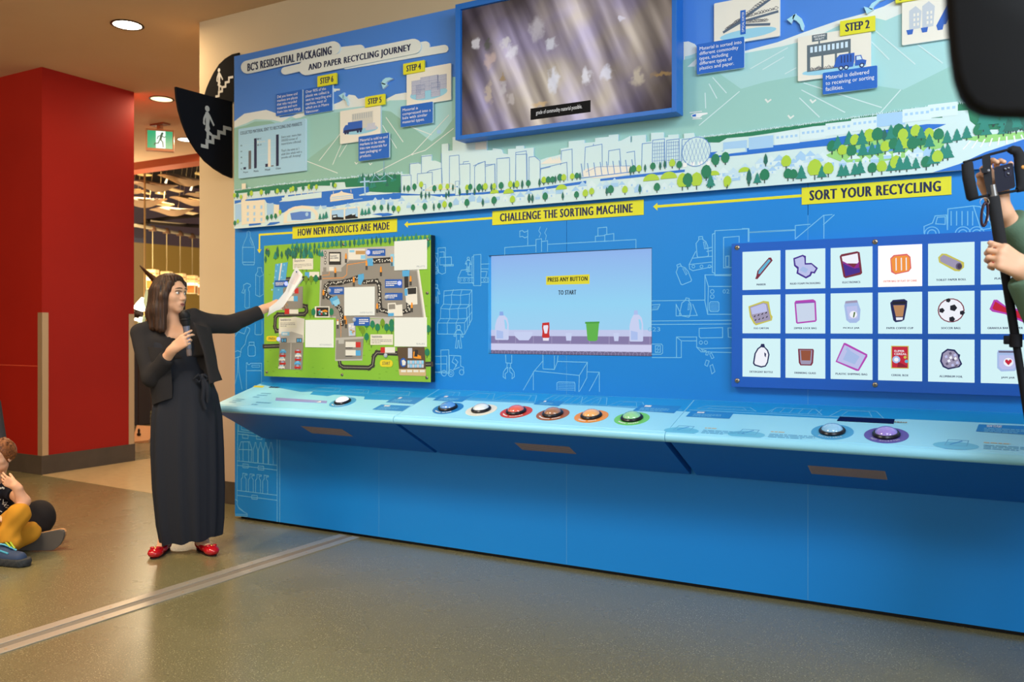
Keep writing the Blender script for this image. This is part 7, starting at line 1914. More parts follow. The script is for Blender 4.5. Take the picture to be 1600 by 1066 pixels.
# trousers
M_must = fabric('mustard cotton', (196, 138, 40), 260); S = SDF()
S.ell(P(-8, 838, .09), (.120, .098, .075), None, .04)
S.cap(P(-2, 832, .05), kn1, .072, .060, .04).cap(kn1, P(13, 836, -.19), .056, .054, .03).cap(P(13, 836, -.19), P(17, 848, -.20), .054, .056, .02)
S.cap(P(2, 838, .06), kn2, .070, .056, .04).cap(kn2, P(8, 857, -.08), .054, .046, .03)
S.cap(P(-20, 838, .06), P(-60, 838, -.05), .070, .056, .04).cap(P(-60, 838, -.05), P(-28, 860, -.16), .054, .046, .03)
S.half(P(15, 852, -.20), nrm(P(6, 862, -.205) - kn1), .004, .075)
S.cap(P(14, 850, -.20), P(8, 868, -.205), .001, .001, .001)
S.ell(P(13, 852, -.215), (.040, .046, .042), None, .006, True)
V, Q = S.mesh(.0045, lambda g, ax: g + (.0020 * np.sin(ax[0][:, None, None] * 60 - ax[2][None, None, :] * 75 + 2 * np.sin(ax[1][None, :, None] * 30))).astype(np.float32)); skin('trousers', V, Q, M_must, child)
# sneaker
S = SDF(); fd = nrm([.42, -.5, 0])
a0_, a1_ = P(-10, 860, -.21), P(30, 866, -.27); a0_[2] = .048; a1_[2] = .040
S.cap(a0_, a1_, .046, .040, .02); S.cap(a0_ + [.02, 0, .035], a0_ + [.085, -.02, .022], .044, .036, .02); S.half(np.array([0, 0, .022]), (0, 0, -1), .003)
V, Q = S.mesh(.0042); m_sn = mat('blue sneaker', (48, 66, 98), .65); sn = skin('shoe', V, Q, m_sn, child)
S = SDF(); c0 = a0_.copy(); c1 = a1_.copy(); c0[2] = c1[2] = .024; S.cap(c0 - (c1 - c0) * .05, c1 + (c1 - c0) * .10, .053, .050, .02); S.half(np.array([0, 0, .044]), (0, 0, 1), .003); S.half(np.array([0, 0, .002]), (0, 0, -1), .002)
V, Q = S.mesh(.0042, lambda g, ax: g + (.0016 * np.sin(ax[0][:, None, None] * 260) * np.sin(ax[2][None, None, :] * 200 + ax[0][:, None, None] * 120)).astype(np.float32)); skin('sole', V, Q, mat('dark rubber sole', (48, 52, 56), .7), sn)
b = MB()
bv = BVHTree.FromPolygons([v.co.copy() for v in sn.data.vertices], [tuple(p.vertices) for p in sn.data.polygons])
for pts, m_ in (([(-3,850),(6,851),(14,854),(26,860)], mat('cyan shoe trim', (84,176,210), .5)), ([(16,847),(20,853),(23,857)], mat('lime shoe trim', (196,216,60), .5)), ([(-8,858),(4,860),(18,863)], MATS['cyan shoe trim']), ([(2,852),(10,848),(16,855)], MATS['lime shoe trim'])):
    b.tube([stick(*q, d=.001, dd=-.25) for q in pts], .0056, m_, 6)
b.build('shoe_trim', sn, 60, local=True)

# ---------------------------------------------------------------- grown-up behind, cross-legged
GF = Fig(-10, 5.36); P = GF.P
ad = GF.root('seated person behind the child, only a black trouser knee and grey sandal sole in view')
S = SDF()
hd = Head(P(-62, 560, .05), (.3, -.95, 0), (0, 0, 1), 1.0); hd.add(S)
S.cap(hd.p(-.01, 0, -.08), P(-62, 615, .06), .050, .055, .02)
S.ell(P(-62, 640, .06), (.19, .10, .10), None, .05); S.ell(P(-62, 710, .08), (.16, .11, .20), None, .06); S.ell(P(-58, 815, .12), (.20, .15, .12), None, .05)
for q in (-1, 1): S.cap(P(-62 + 46 * q, 632, .06), P(-62 + 60 * q, 715, -.02), .050, .042, .03).cap(P(-62 + 60 * q, 715, -.02), P(-62 + 30 * q, 770, -.20), .040, .028, .03)
kA = P(60, 806, .02); S.cap(P(-30, 822, .12), kA, .085, .070, .04).cap(kA, P(28, 850, -.10), .062, .036, .03)
kB = P(-150, 812, .02); S.cap(P(-90, 822, .12), kB, .085, .070, .04).cap(kB, P(-60, 852, -.12), .062, .036, .03)
S.cap(P(28, 846, -.08), P(92, 840, -.085), .030, .024, .02)
V, Q = S.mesh(.006); adb = skin('body', V, Q, M_skin, ad); hd.features(adb, ad)
S = SDF(); S.ell(P(-58, 818, .12), (.215, .165, .125), None, .05)
S.cap(P(-30, 822, .12), kA, .098, .082, .05).cap(kA, P(34, 848, -.06), .078, .050, .03).cap(P(-90, 822, .12), kB, .098, .082, .05).cap(kB, P(-64, 850, -.09), .078, .050, .03)
S.ell(P(62, 812, .02), (.085, .08, .105), None, .04)
S.half(np.array([0, 0, .004]), (0, 0, -1), .004)
V, Q = S.mesh(.006, wrinkle); skin('trousers', V, Q, fabric('black trousers', (40, 36, 36)), ad)
S = SDF(); S.ell(P(-62, 640, .06), (.205, .115, .105), None, .05); S.ell(P(-62, 710, .08), (.175, .125, .215), None, .06)
for q in (-1, 1): S.cap(P(-62 + 46 * q, 632, .06), P(-62 + 58 * q, 700, -.01), .062, .056, .03)
V, Q = S.mesh(.007); skin('shirt', V, Q, fabric('charcoal shirt', (58, 56, 60)), ad)
S = SDF(); S.ell(hd.p(-.024, 0, .036), (.100, .086, .090), hd.M, .02); S.cap(hd.p(-.06, 0, 0), hd.p(-.07, 0, -.14), .06, .05, .03); S.ell(hd.p(.085, 0, -.03), (.062, .066, .085), hd.M, .008, True)
V, Q = S.mesh(.006); skin('hair', V, Q, hairmat('dark hair', (36, 26, 22), (70, 50, 40)), ad)
# sandal: wide grey sole turned to the viewer, tan footbed edge
b = MB(); d0 = -.125
ol = [(38,840),(44,838.5),(57,835.5),(69.8,833),(82,830.3),(92,828.6),(97,829.5),(99.3,833),(99.2,838),(97,845),(92,853),(83,860),(72,862.6),(40,862.6),(30,861.5),(26,857),(27,848),(31,842)]
f3 = [P(u, v, d0) for u, v in ol]
for q in f3: q[2] = max(q[2], .003)
b.prism([tuple(q) for q in f3], (0.003, .016, .003), mat('grey rubber sandal sole', (92, 86, 80), .8)); s1_ = b.build('sandal_sole', ad, local=True)
b = MB(); b.prism([tuple(q + np.array([.003, .016, .003])) for q in f3], (0.002, .012, .003), mat('cork footbed', (190, 140, 92), .7)); b.build('footbed', ad, local=True)
b = MB()
cs = [P(52, 836, -.085), P(54, 831, -.06), P(58, 832, -.02)]; b.tube([P(46, 842, -.095), P(50, 834, -.085), P(56, 832, -.05), P(58, 838, -.02)], .012, mat('brown sandal strap', (150, 104, 66), .6), 8); b.build('strap', ad, 60, local=True)

# ---------------------------------------------------------------- camera operator at the right edge
OF_ = Fig(1720, 2.72); P = OF_.P
op = OF_.root('person in green sweater reaching in from the right edge, holding up the phone pole')
S = SDF()
oh = Head(P(1790, 250, .25), (-.6, .8, 0), (0, 0, 1), 1.05); oh.add(S)
S.cap(oh.p(-.012, 0, -.08), P(1790, 330, .25), .058, .060, .02)
S.ell(P(1780, 375, .25), (.22, .12, .10), None, .05); S.ell(P(1780, 480, .25), (.18, .13, .26), None, .06); S.ell(P(1780, 640, .25), (.18, .13, .16), None, .06)
for q in (-1, 1): S.cap(P(1780 + 48 * q, 690, .25), P(1780 + 52 * q, 930, .22), .085, .062, .04).cap(P(1780 + 52 * q, 930, .22), P(1780 + 54 * q, 1160, .26), .058, .038, .03).cap(P(1780 + 54 * q, 1165, .26), P(1770 + 54 * q, 1172, .12), .040, .034, .02)
eU, wU = P(1630, 440, .16), P(1560, 318, .055)
S.cap(P(1700, 385, .2), eU, .052, .044, .03).cap(eU, wU, .042, .028, .02)
eL, wL = P(1656, 540, -.03), P(1600, 422, -.050)
S.cap(P(1705, 392, .2), eL, .052, .044, .03).cap(eL, wL, .042, .029, .02)
# upper hand grips the back of the cage
du = nrm([-.36, -.02, .92])
hand(S, wU, du, (.05, -1, .0), (.8, 0, .3), [(14, 60, 40), (10, 62, 44), (8, 66, 46), (10, 70, 50)], 1.06, (.62, .55, -.1), 8, 6)
# lower hand wraps the pole
dl = nrm([-.86, -.16, .44])
hand(S, wL, dl, (-.15, 1, -.05), (.25, .1, .95), [(48, 62, 34), (52, 66, 40), (54, 68, 42), (56, 70, 44)], 1.06, (.6, .45, .65), 26, 3)
V, Q = S.mesh(.0045); ob_ = skin('body', V, Q, M_skin, op); oh.features(ob_, op)
M_swt = fabric('sage green sweater', (92, 118, 96), 300, .5); S = SDF()
S.ell(P(1780, 375, .25), (.24, .135, .11), None, .05); S.ell(P(1780, 480, .25), (.20, .15, .27), None, .06); S.ell(P(1780, 600, .25), (.20, .15, .14), None, .06)
S.cap(P(1700, 385, .2), eU, .074, .062, .04).cap(eU, P(1586, 352, .088), .062, .050, .03)
S.cap(P(1705, 392, .2), eL, .074, .064, .04).cap(eL, P(1606, 442, -.045), .066, .056, .03)
S.cap(P(1596, 368, .10), P(1590, 358, .092), .052, .050, .02)
cU = nrm(wU - eU); S.half(P(1578, 343, .078), cU, .003, .085); cL = nrm(wL - eL); S.half(P(1597, 434, -.045), cL, .003, .095)
V, Q = S.mesh(.006, wrinkle); skin('sweater', V, Q, M_swt, op)
S = SDF(); S.ell(P(1780, 655, .25), (.20, .15, .14), None, .06)
for q in (-1, 1): S.cap(P(1780 + 48 * q, 690, .25), P(1780 + 52 * q, 930, .22), .100, .078, .04).cap(P(1780 + 52 * q, 930, .22), P(1780 + 54 * q, 1150, .25), .074, .060, .03)
V, Q = S.mesh(.008); skin('trousers', V, Q, fabric('dark trousers', (48, 50, 60)), op)
for q in (-1, 1):
    S = SDF(); S.cap(P(1780 + 54 * q, 1168, .28), P(1762 + 54 * q, 1172, .08), .052, .044, .02); S.half(np.array([0, 0, .002]), (0, 0, -1), .003); V, Q = S.mesh(.006); skin('shoe', V, Q, mat('dark shoe', (40, 38, 38), .6), op)
S = SDF(); S.ell(oh.p(-.024, 0, .036), np.array([.100, .086, .090]) * 1.05, oh.M, .02); S.ell(oh.p(.088, 0, -.03), np.array([.062, .066, .085]) * 1.05, oh.M, .008, True)
V, Q = S.mesh(.006); skin('hair', V, Q, MATS['dark hair'], op)

# ---------------------------------------------------------------- phone cage on its pole
M_pl = mat('black plastic rig', (22, 22, 26), .6, spec=.15); M_foam = fabric('black foam grip', (38, 38, 40), 500, .4); M_ph = mat('black phone', (18, 18, 34), .5, spec=.12)
W3 = lambda u, v, d=0.0: world_pt(OF_, P(u, v, d))
rig = thing('phone_rig', 'black phone cage on a long pole held up at the right edge', 'phone rig', W3(1560, 320, 0))
zP = zm(1490, 220, 9.691)
def rp(x, y, d=0.0): u, v = zP([(x, y)])[0]; return W3(u, v, d)
b = MB()
# cage ring of rounded bars
b.tube([rp(150,330), rp(300,290), rp(560,205), rp(830,135)], .0042, M_pl, 8); b.build('cage_bar', rig, 60); b = MB(); b.tube([rp(235,900), rp(400,850), rp(700,800), rp(930,760), rp(1000,735)], .0042, M_pl, 8)
b.build('cage_bar', rig, 60)
b = MB(); b.tube([rp(200,330), rp(205,345), rp(225,560), rp(285,860), rp(290,875)], [.0145,.017,.018,.018,.015], M_foam, 14); b.build('grip', rig, 60)
b = MB(); b.tube([rp(830,140,.01), rp(880,140,.0), rp(950,150), rp(1000,230), rp(1010,420), rp(1030,640), rp(1010,730), rp(960,745)], [.008,.014,.0155,.017,.0165,.016,.014,.009], M_foam, 14); b.build('grip', rig, 60)
ex_ = (rp(100,0) - rp(0,0)); 
def rbox(pts, d0, d1, m, name, bev=True):
    bb = MB(); f_ = [rp(x, y, d0) for x, y in pts]; k_ = [rp(x, y, d1) for x, y in pts]; n = len(pts)
    bb.add(f_, [list(range(n))[::-1]], m); bb.add(k_, [list(range(n))], m); bb.add(f_ + k_, [[i, (i+1) % n, n+(i+1) % n, n+i] for i in range(n)], m)
    o = bb.build(name, rig); md = o.modifiers.new('bevel', 'BEVEL'); md.width = .002; md.segments = 2; md.limit_method = 'ANGLE'; return o
rbox([(425,240),(555,215),(600,790),(560,830),(500,770),(455,560)], -.008, .012, M_pl, 'clamp_arm')
rbox([(400,420),(470,405),(560,440),(545,480),(430,490)], -.020, -.006, M_pl, 'clamp_lever')
pho = rbox([(610,415),(640,395),(870,335),(900,345),(925,560),(935,690),(915,715),(690,780),(650,770),(625,600)], -.010, .004, M_ph, 'phone')
b = MB()
for x, y in ((785,430),(835,418),(830,500)):
    c = rp(x, y, -.0115); b.ball(c, (.0062, .0030, .0062), mat('camera lens', (14, 16, 34), .08, spec=.8), Matrix.Rotation(TH, 3, 'Z'), 14, 8)
b.build('camera_lens', pho, 60)
o = rbox([(765,395),(845,375),(870,385),(885,520),(870,535),(800,550),(780,535)], -.0115, -.0095, mat('phone camera island', (24, 24, 46), .5, spec=.15), 'camera_island')
b = MB(); b.ball(rp(1052,400,-.016), (.006,.003,.006), mat('orange logo', (206,140,60), .5), Matrix.Rotation(TH, 3, 'Z'), 10, 6); b.ball(rp(530,450,-.021), (.004,.002,.004), mat('grey knob', (150,150,156), .4), None, 10, 6); b.build('knob', rig, 60)
pb_ = W3(1688, 1184, .03); pb_.z = .004
def pole(t0, t1, r0, r1, m, name):
    a = W3(1551, 303, .004); q0 = a.lerp(pb_, t0); q1 = a.lerp(pb_, t1); bb = MB(); bb.tube([q0, q0.lerp(q1, .02), q0.lerp(q1, .98), q1], [r0 * .8, r0, r1, r1 * .85], m, 18); return bb.build(name, rig, 50)
pole(-.016, .006, .015, .016, mat('steel collar', (120,116,112), .3, .8), 'collar'); pole(.004, .112, .0185, .0185, M_foam, 'foam_sleeve'); pole(.11, .27, .0135, .0135, M_pl, 'pole_section'); pole(.265, .60, .0115, .0115, M_pl, 'pole_section'); pole(.60, 1.0, .0095, .0095, M_pl, 'pole_section')
b = MB(); a = W3(1551, 303, .004).lerp(pb_, .262)
b.lathe([(.014,-.022),(.0185,-.020),(.0185,.020),(.014,.022)], M_pl, 18, Matrix.Translation(a)); b.box((a.x - .034, a.y - .008, a.z - .012), (a.x - .012, a.y + .008, a.z + .016), M_pl, .003); b.build('pole_clamp', rig, 45)
# carabiner on a wire ring
cb = thing('carabiner', 'small dark carabiner hanging on a wire ring under the phone cage', 'carabiner', rp(470, 1000, -.01))
b = MB(); c0 = rp(470, 930, -.004); n = 20
def loop(c, rx, rz, rad, m, n=22, tilt=0.0):
    ex = Vector((RT[0], RT[1], 0)); pts = [c + ex * (rx * math.cos(2*math.pi*i/n) + tilt * rz * math.sin(2*math.pi*i/n)) + Vector((0,0,1)) * rz * math.sin(2*math.pi*i/n) for i in range(n + 1)]
    bb = MB(); bb.tube(pts, rad, m, 8); return bb
loop(c0, .0145, .0135, .0009, mat('wire ring', (170, 160, 150), .3, .8)).build('ring', cb, 60)
c1 = W3(1538.5, 335, -.006); loop(c1, .0095, .037, .0042, mat('dark carabiner', (50, 26, 34), .3, .5), 22, .10).build('hook', cb, 60)
b = MB(); b.tube([c1 + Vector((.0085, .004, -.02)), c1 + Vector((.0095, .005, .02))], .0032, mat('steel gate', (176, 170, 170), .3, .9), 8); b.build('gate', cb, 60)

# ---------------------------------------------------------------- black camera close to the viewer
KF = Fig(1560, .72); P = KF.P
M_cam = mat('black camera body', (14, 14, 16), .7, spec=.2); M_cam2 = mat('camera dark grey panel', (44, 44, 46), .5)
vc = thing('video_camera', 'out of focus black camera filling the top right corner, close to the viewer', 'camera', world_pt(KF, P(1560, 100, 0)))
W4 = lambda u, v, d=0.0: world_pt(KF, P(u, v, d))
ol = [(1472,-120),(1474,-20),(1478,40),(1483,90),(1489,125),(1499,153),(1514,172),(1535,183),(1565,187),(1640,188),(1760,182),(1790,150),(1800,-120)]
b = MB()
n = len(ol); lay = []
cxm, cym = 1630, 30
for d_, k_ in ((-.004, .90), (.004, .97), (.014, 1.0), (.09, 1.0), (.10, .97)):
    lay.append([W4(cxm + (u - cxm) * k_, cym + (v - cym) * k_, d_ if d_ < .02 else d_) for u, v in ol])
# keep the depth straight back rather than along the view
base = [W4(u, v, .014) for u, v in ol]
vd = Vector(ray(1482, 183)).normalized()
lay[3] = [p + vd * .085 for p in base]; lay[4] = [p + vd * .095 + (sum(base, Vector()) / n - p) * .06 for p in base]
vs = [p for l_ in lay for p in l_]
fs = [[i * n + k, i * n + (k + 1) % n, (i + 1) * n + (k + 1) % n, (i + 1) * n + k] for i in range(4) for k in range(n)] + [list(range(n))[::-1], [4 * n + k for k in range(n)]]
b.add(vs, fs, M_cam); b.build('camera_body', vc, 50)
b = MB(); b.ball(W4(1560, 14, .004), (.016, .004, .012), M_cam2, Matrix.Rotation(TH, 3, 'Z')); b.ball(W4(1590, 10, .002), (.010, .004, .010), mat('camera brown reflection', (60, 50, 44), .4), Matrix.Rotation(TH, 3, 'Z')); b.build('control_dials', vc, 60)  # the brown dial has a reflection put into its colour
b = MB(); q = W4(1640, -60, .11); b.tube([q, q + vd * .07, q + vd * .072, q + vd * .16], [.034, .034, .040, .042], M_cam, 24); b.build('lens', vc, 50)
# ------------------------------------------------------------------ hall beyond the opening
HS = 1.27
def hat(u, v, Z): return at(u, v, Z * HS)
class HMB(MB):
    """same builder with sizes given at a nearer working scale"""
    def tube(s, path, rad, m, seg=10, cap=True): return MB.tube(s, path, [r * HS for r in rad] if isinstance(rad, (list, tuple)) else rad * HS, m, seg, cap)
    def lathe(s, prof, m, seg=24, mtx=None): return MB.lathe(s, [(r * HS, z * HS) for r, z in prof], m, seg, mtx)
    def ball(s, c, r, m, mtx=None, u=16, v=10): return MB.ball(s, c, tuple(q * HS for q in r), m, mtx, u, v)
M_olive = noise_mat('olive gold wall', (196, 158, 78), (206, 168, 88), .6, .8, .2)
M_duskb = noise_mat('dusk blue painted wall', (92, 92, 104), (112, 84, 92), .35, .8, .2)
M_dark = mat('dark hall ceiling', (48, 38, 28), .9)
def wallquad(name, p0, p1, z0, z1, m, th=.15):
    d = (p1 - p0); d.z = 0; n = Vector((-d.y, d.x, 0)).normalized(); b = HMB()
    b.prism([(p0.x, p0.y, z0), (p1.x, p1.y, z0), (p1.x, p1.y, z1), (p0.x, p0.y, z1)], n * th, m); return struct(b.build(name))
wl, wr = hat(150, 515, 14.3), hat(380, 515, 16.6)
zt = 1.343 + (515 - 383) / F * 15.3 * HS
wallquad('wall_far', wl, wr, 0, zt, M_olive); wallquad('wall_upper', wl, wr, zt, 4.75, M_duskb)
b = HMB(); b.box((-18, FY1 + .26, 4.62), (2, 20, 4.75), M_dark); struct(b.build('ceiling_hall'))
# glass partition standing in the opening: pane with a brass edge
M_glass = mat('clear glass', (250, 250, 245), .02)
N, Lk, P_g = nt(M_glass)
mxs = N.new('ShaderNodeMixShader'); trn = N.new('ShaderNodeBsdfTransparent'); glo = N.new('ShaderNodeBsdfGlossy'); glo.inputs['Roughness'].default_value = .02; fr = N.new('ShaderNodeLayerWeight'); fr.inputs['Blend'].default_value = .12
mm = N.new('ShaderNodeMath'); mm.operation = 'MULTIPLY'; mm.inputs[1].default_value = .5
Lk.new(fr.outputs['Fresnel'], mm.inputs[0]); Lk.new(mm.outputs[0], mxs.inputs[0]); Lk.new(trn.outputs[0], mxs.inputs[1]); Lk.new(glo.outputs[0], mxs.inputs[2]); Lk.new(mxs.outputs[0], N['Material Output'].inputs['Surface'])
g0 = hat(225.5, 515, 10.25); g1 = g0 + Vector((-1.4, .1, 0))
gl = thing('glass_partition', 'tall clear glass pane with thin brass edge in the opening behind the red column', 'glass panel', (g0.x, g0.y, 0))
b = HMB(); b.prism([(g0.x, g0.y, .02), (g1.x, g1.y, .02), (g1.x, g1.y, 4.2), (g0.x, g0.y, 4.2)], (.002, .012, 0), M_glass); b.build('pane', gl)
b = HMB(); b.box((g0.x - .006, g0.y - .004, .0), (g0.x + .010, g0.y + .018, 4.25), mat('brass edge', (196, 152, 88), .35, .6)); b.build('edge_strip', gl)

# pendant lamps in a row with their ceiling cups on a rail
M_cup = mat('brown lamp cup', (120, 88, 62), .6); M_cord = mat('pale cord', (220, 196, 140), .6)
M_sh = mat('lit lamp shade', (255, 214, 140), .6, emit=.75, emit_rgb=(255, 206, 128)); M_shb = mat('lamp core', (255, 240, 200), .6, emit=1.8, emit_rgb=(255, 236, 190)); M_am = mat('amber lamp glass', (196, 112, 40), .4, emit=.35, emit_rgb=(206, 120, 44)); M_fr = mat('pale lamp frame', (232, 200, 140), .5, emit=.4)
G_p = 'pendant lamps hanging in a row in the far hall'
names_p = ('pendant lamp farthest left, partly behind the presenter\'s head', 'second pendant lamp from the left, above the presenter\'s hair', 'third pendant lamp from the left, beside the presenter\'s forehead', 'fourth pendant lamp, the whole one right of the presenter\'s face', 'last pendant lamp, cut by the cream wall edge')
for i, u in enumerate((238.5, 260.5, 281.5, 300.5, 317.5)):
    Z = 12.0 + i * .37
    top = hat(u, 361 + i * 3.8, Z); bt = hat(u, 421.5 + i * 3.1, Z)
    t = thing('pendant_lamp', names_p[i], 'lamp', tuple(bt), TH, G_p)
    b = HMB(); b.lathe([(.055, 0), (.05, .03), (.02, .075), (.0, .08)], M_cup, 18, Matrix.Translation(top)); b.build('ceiling_cup', t, 50)
    b = HMB(); b.tube([top, bt + Vector((0, 0, .0))], .005, M_cord, 6); b.build('cord', t)
    Mt = Matrix.Translation(bt) @ Matrix.Rotation(TH, 4, 'Z') @ Matrix.Scale(HS, 4)
    for z0_, z1_, m_, nm in ((-.045, .0, M_sh, 'shade_ring'), (-.095, -.060, M_sh, 'shade_ring'), (-.150, -.108, M_shb, 'light_core')):
        b = HMB(); b.box((-.064, -.064, z0_), (.064, .064, z1_), m_, .004, 1, Mt); b.build(nm, t)
    b = HMB(); b.box((-.052, -.052, -.262), (.052, .052, -.152), M_am, .003, 1, Mt); b.build('amber_glass', t)
    b = HMB()
    for q in (-1, 1):
        for r_ in (-1, 1): b.box((q * .06 - .004, r_ * .06 - .004, -.275), (q * .06 + .004, r_ * .06 + .004, 0), M_fr, 0, 1, Mt)
    b.box((-.064, -.064, -.275), (.064, .064, -.266), M_fr, 0, 1, Mt); b.build('lamp_frame', t)
rl = thing('ceiling_rail', 'pale slanting rail carrying the pendant lamps in the far hall', 'rail', tuple(hat(238, 357, 12.0)))
b = HMB(); b.tube([hat(205, 351, 11.4), hat(240, 357.2, 12.02), hat(322, 372.5, 13.6)], .022, mat('pale rail', (196, 176, 140), .5), 8); b.build('rail', rl)
bm_ = thing('ceiling_beam', 'dark slanting roof beam high in the far hall', 'beam', tuple(hat(260, 345, 12.6)))
b = HMB(); b.tube([hat(226, 345.5, 12.4), hat(270, 340, 12.8), hat(320, 336.5, 13.2)], .03, M_dark, 6); b.tube([hat(229, 347, 12.4), hat(280, 351.5, 12.9), hat(320, 354, 13.3)], .03, M_dark, 6); b.tube([hat(208, 352, 12.3), hat(232, 350, 12.4)], .025, M_dark, 6); b.tube([hat(236, 345, 12.42), hat(300, 351, 13.1)], .012, mat('pale rail', (196, 176, 140), .5), 6); b.build('beam', bm_)
# suspended bird sculptures, seen from below
M_bird = mat('pale paper sculpture', (196, 172, 128), .8); M_bird2 = mat('sculpture underside', (158, 128, 94), .8)
G_b = 'large pale bird sculptures hung under the hall ceiling'
def bird(u, v, Z, span, dep, label, roll=0.0, slit=True):
    span *= HS; dep *= HS
    c = hat(u, v, Z); t = thing('bird_sculpture', label, 'hanging sculpture', tuple(c), TH, G_b)
    E = Vector((RT[0], RT[1], 0)); D = Vector((FW[0], FW[1], 0)); Zv = Vector((0, 0, 1))
    E2 = E * math.cos(roll) + Zv * math.sin(roll)
    def q(x, y, z): return c + E2 * x + D * y + Zv * z
    b = HMB(); n = 14; vs = []
    for i in range(n + 1):
        x = -span / 2 + span * i / n; w = dep * (math.sin(math.pi * (i + .3) / (n + .6)) ** .6) * .5; h = .055 * span * math.sin(2 * math.pi * i / n + .6) * .6; th = .12 * span * math.sin(math.pi * min(1, i / n))
        vs += [q(x, -w, h), q(x, 0, h + th * .7), q(x, w, h), q(x, 0, h - th)]
    fs = [[i * 4 + k, i * 4 + (k + 1) % 4, i * 4 + 4 + (k + 1) % 4, i * 4 + 4 + k] for i in range(n) for k in range(4)] + [[0, 1, 2, 3], [n * 4 + 3, n * 4 + 2, n * 4 + 1, n * 4]]
    b.add(vs, fs, M_bird2); b.build('body', t, 60)
    for sg in (-1, 1):
        b = HMB(); a = [q(span * (.02 + .0 * sg), sg * dep * .2, 0), q(span * .22, sg * dep * .25, .0), q(span * .50, sg * dep * .8, -.05 * span), q(span * .34, sg * dep * 1.0, -.07 * span), q(span * .05, sg * dep * .7, -.02 * span)]
        b.prism(a, Zv * .015, M_bird); b.build('wing', t)
    b = HMB()
    for dx in (-.2, .15): b.tube([q(dx * span, 0, .02), q(dx * span + .12, .05, 4.618 - c.z)], .0022, M_cord, 4)
    b.build('wire', t)
for a in ((286, 279.5, 10.6, .62, .26, 'pale bird sculpture highest of the group, nearest the cream wall', -.10), (240, 289, 10.4, .58, .26, 'pale bird sculpture second highest, left side by the brass glass edge', -.06), (300, 312, 11.6, .60, .28, 'broad bird sculpture at right behind the middle ones', -.05), (222, 314, 10.8, .62, .30, 'bird sculpture low at left touching the red column edge', .05), (268, 328.5, 10.9, .55, .22, 'lowest bird sculpture of the group, centre of the opening', .03), (309, 303, 12.2, .35, .2, 'small bird sculpture tucked at the cream wall edge', .1), (210, 298, 11.2, .3, .2, 'bird sculpture mostly hidden behind the red column', 0)): bird(*a)
# disc lamps and little spotlights between them
for u, v, Z, r_, lb in ((226, 273.5, 10.5, .085, 'round disc lamp high at the left of the opening'), (251, 303, 11.7, .07, 'round disc lamp between the bird sculptures'), (316, 272.5, 10.9, .09, 'round disc lamp cut by the cream wall edge')):
    c = hat(u, v, Z); t = thing('disc_lamp', lb, 'lamp', tuple(c), 0, 'disc lamps in the far hall')
    b = HMB(); b.lathe([(r_, 0), (r_, .012), (.02, .02), (.0, .022)], mat('disc lamp', (206, 184, 120), .5, emit=.2), 24, Matrix.Translation(c)); b.build('disc', t, 40); b = HMB(); b.tube([c + Vector((0, 0, .02)), Vector((c.x + .02, c.y, 4.618))], .004, M_cord, 4); b.build('stem', t)
for u, v, lb in ((260, 282.5, 'tiny lit spotlight under the highest bird sculpture'), (299, 294, 'tiny lit spotlight near the cream wall'), (249, 298.5, 'tiny lit spotlight over the middle disc lamp')):
    c = hat(u, v, 10.7); b = HMB(); b.tube([c - Vector((.02, 0, .035)), c + Vector((.02, 0, .035))], [.014, .009], mat('spotlight glow', (255, 236, 200), .5, emit=1.6), 10); b.tube([c + Vector((.02, 0, .035)), Vector((c.x + .02, c.y, 4.618))], .003, M_dark, 4); tag(b.build('spotlight'), lb, 'lamp', 'small spotlights in the far hall')
# dark curved tusk, glowing figure, plinth, rock wall
hz_ = thing('curved_tusk', 'dark curved tusk shape rising behind the presenter\'s head', 'sculpture', tuple(hat(240, 436, 8.6)))
b = HMB(); b.tube([hat(246, 442, 8.6), hat(238, 434, 8.6), hat(230, 426.5, 8.55), hat(223, 419.5, 8.5), hat(218.5, 415, 8.5)], [.034, .030, .021, .012, .005], mat('dark horn', (70, 48, 32), .5), 12); b.tube([hat(246, 442, 8.6), Vector((hat(246, 442, 8.6).x, hat(246, 442, 8.6).y, 0))], .05, mat('dark horn', (70, 48, 32), .5), 10); b.build('horn', hz_, 60)
gw = thing('glowing_sculpture', 'blazing white lit sculpture on dark stand beside the red column', 'sculpture', (hat(217, 500, 9.6).x, hat(217, 500, 9.6).y, 0))
b = HMB(); q = lambda u, v, d=0: hat(u, v, 9.6 + d)
M_glow = mat('blazing white glass', (250, 246, 235), .3, emit=4.0, emit_rgb=(255, 244, 222)); M_grn = mat('pale green glass', (190, 206, 160), .3, emit=.5)
for pts, r_ in (([(216,484),(219,476),(222.5,465)], [.06,.045,.01]), ([(224,486),(225,478),(224,466)], [.04,.035,.01]), ([(212,501),(213,495)], [.02,.015]), ([(219,503),(221,496)], [.03,.025])): b.tube([q(*p) for p in pts], r_, M_glow, 10)
b.build('lit_glass', gw, 60); b = HMB(); b.tube([q(226,486),q(228,470),q(229.5,452)], [.03,.028,.008], M_grn, 8); b.tube([q(216,506),q(224,501),q(226,494)], [.012,.02,.02], M_grn, 8); b.build('green_glass', gw, 60)
b = HMB(); b.box((gw.location.x - .12, gw.location.y - .1, 0), (gw.location.x + .12, gw.location.y + .1, 1.24), mat('dark stand', (52, 36, 26), .5), .01)
b.tube([q(212,483,.02), q(222,486,.02)], .03, MATS['dark stand'], 8); b.tube([q(212,492,.02), q(222,492,.02)], .05, MATS['dark stand'], 8); b.build('stand', gw)
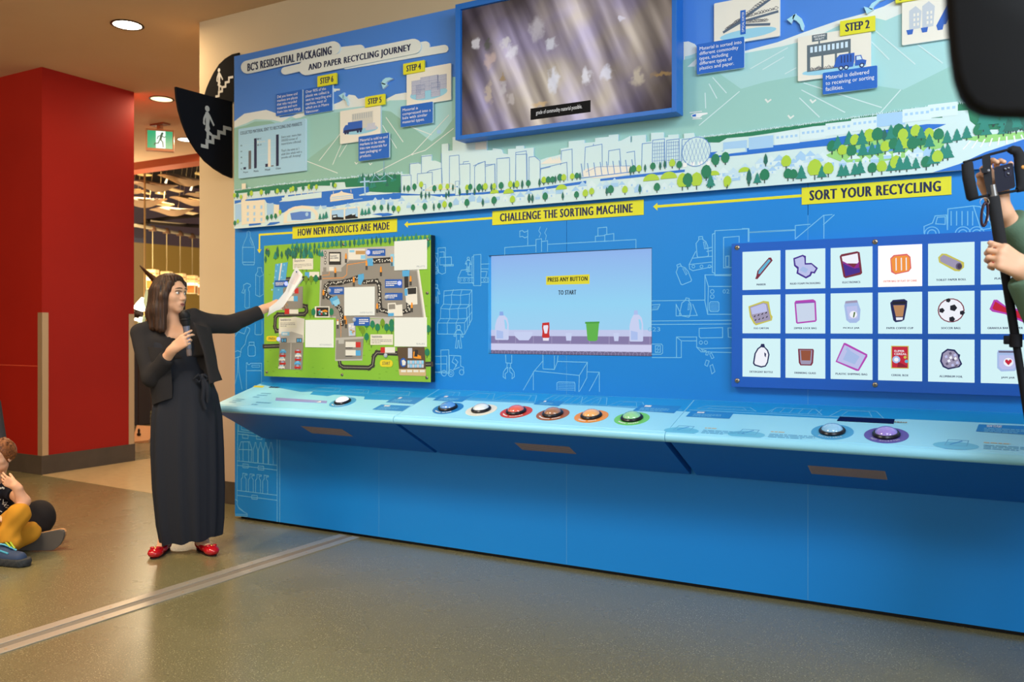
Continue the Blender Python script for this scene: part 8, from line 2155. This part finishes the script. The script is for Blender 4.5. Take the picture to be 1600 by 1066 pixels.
M_rock = noise_mat('rough brown stone', (70, 52, 34), (150, 122, 82), 7, .8, .2, .6, 6)
rk_ = thing('stone_display', 'rough brown stone display wall in the far hall behind the presenter\'s elbow', 'display', (hat(225, 600, 10.9).x, hat(225, 600, 10.9).y, 0))
p0, p1 = hat(190, 560, 10.9), hat(285, 560, 11.6); b = HMB()
b.prism([(p0.x, p0.y, .33), (p1.x, p1.y, .33), (p1.x, p1.y, .90), (p0.x, p0.y, .90)], (-.1, .3, 0), M_rock); b.build('stone', rk_)
b = HMB(); b.prism([(p0.x, p0.y, 0), (p1.x, p1.y, 0), (p1.x, p1.y, .33), (p0.x, p0.y, .33)], (-.1, .3, 0), mat('dark plinth', (66, 46, 32), .6)); b.build('plinth', rk_)
pb2 = thing('sloping_label_board', 'tan sloping label board low in the far hall beside the black dress', 'sign', (at(228, 690, 10.3).x, at(228, 690, 10.3).y, 0))
b = MB(); q = lambda u, v, Z: at(u, v, Z); a = [q(205,691,10.2), q(232,688,10.25), q(250,667,10.6), q(214,664.5,10.6)]
b.prism(a, Vector((0, 0, -.03)), mat('tan board', (206, 156, 110), .6)); b.build('board', pb2)
b = MB(); lo = [Vector((p.x, p.y, 0)) for p in a]; b.add([p - Vector((0,0,.035)) for p in a] + lo, [[0,1,5,4],[1,2,6,5],[2,3,7,6],[3,0,4,7],[4,5,6,7],[3,2,1,0]], mat('tan board base', (150, 112, 76), .6)); b.build('base', pb2)
b = MB(); c = q(217, 680, 10.36); b.ball(c + Vector((0,0,.01)), (.03,.02,.02), M_dark, None, 10, 6); b.ball(c + Vector((0,0,.05)), (.015,.015,.03), M_dark, None, 8, 6); b.build('model', pb2, 60)
# added fill lights for the far hall; the first hides behind the red column
area('hall_fill_light', tuple(hat(128, 545, 10.4)), tuple(hat(270, 310, 12.0)), 1.4, 230, (1, .80, .55))
area('hall_floor_light', tuple(hat(250, 330, 11.0) + Vector((0, 0, .3))), tuple(hat(240, 700, 10.6)), .6, 70, (1, .84, .58))
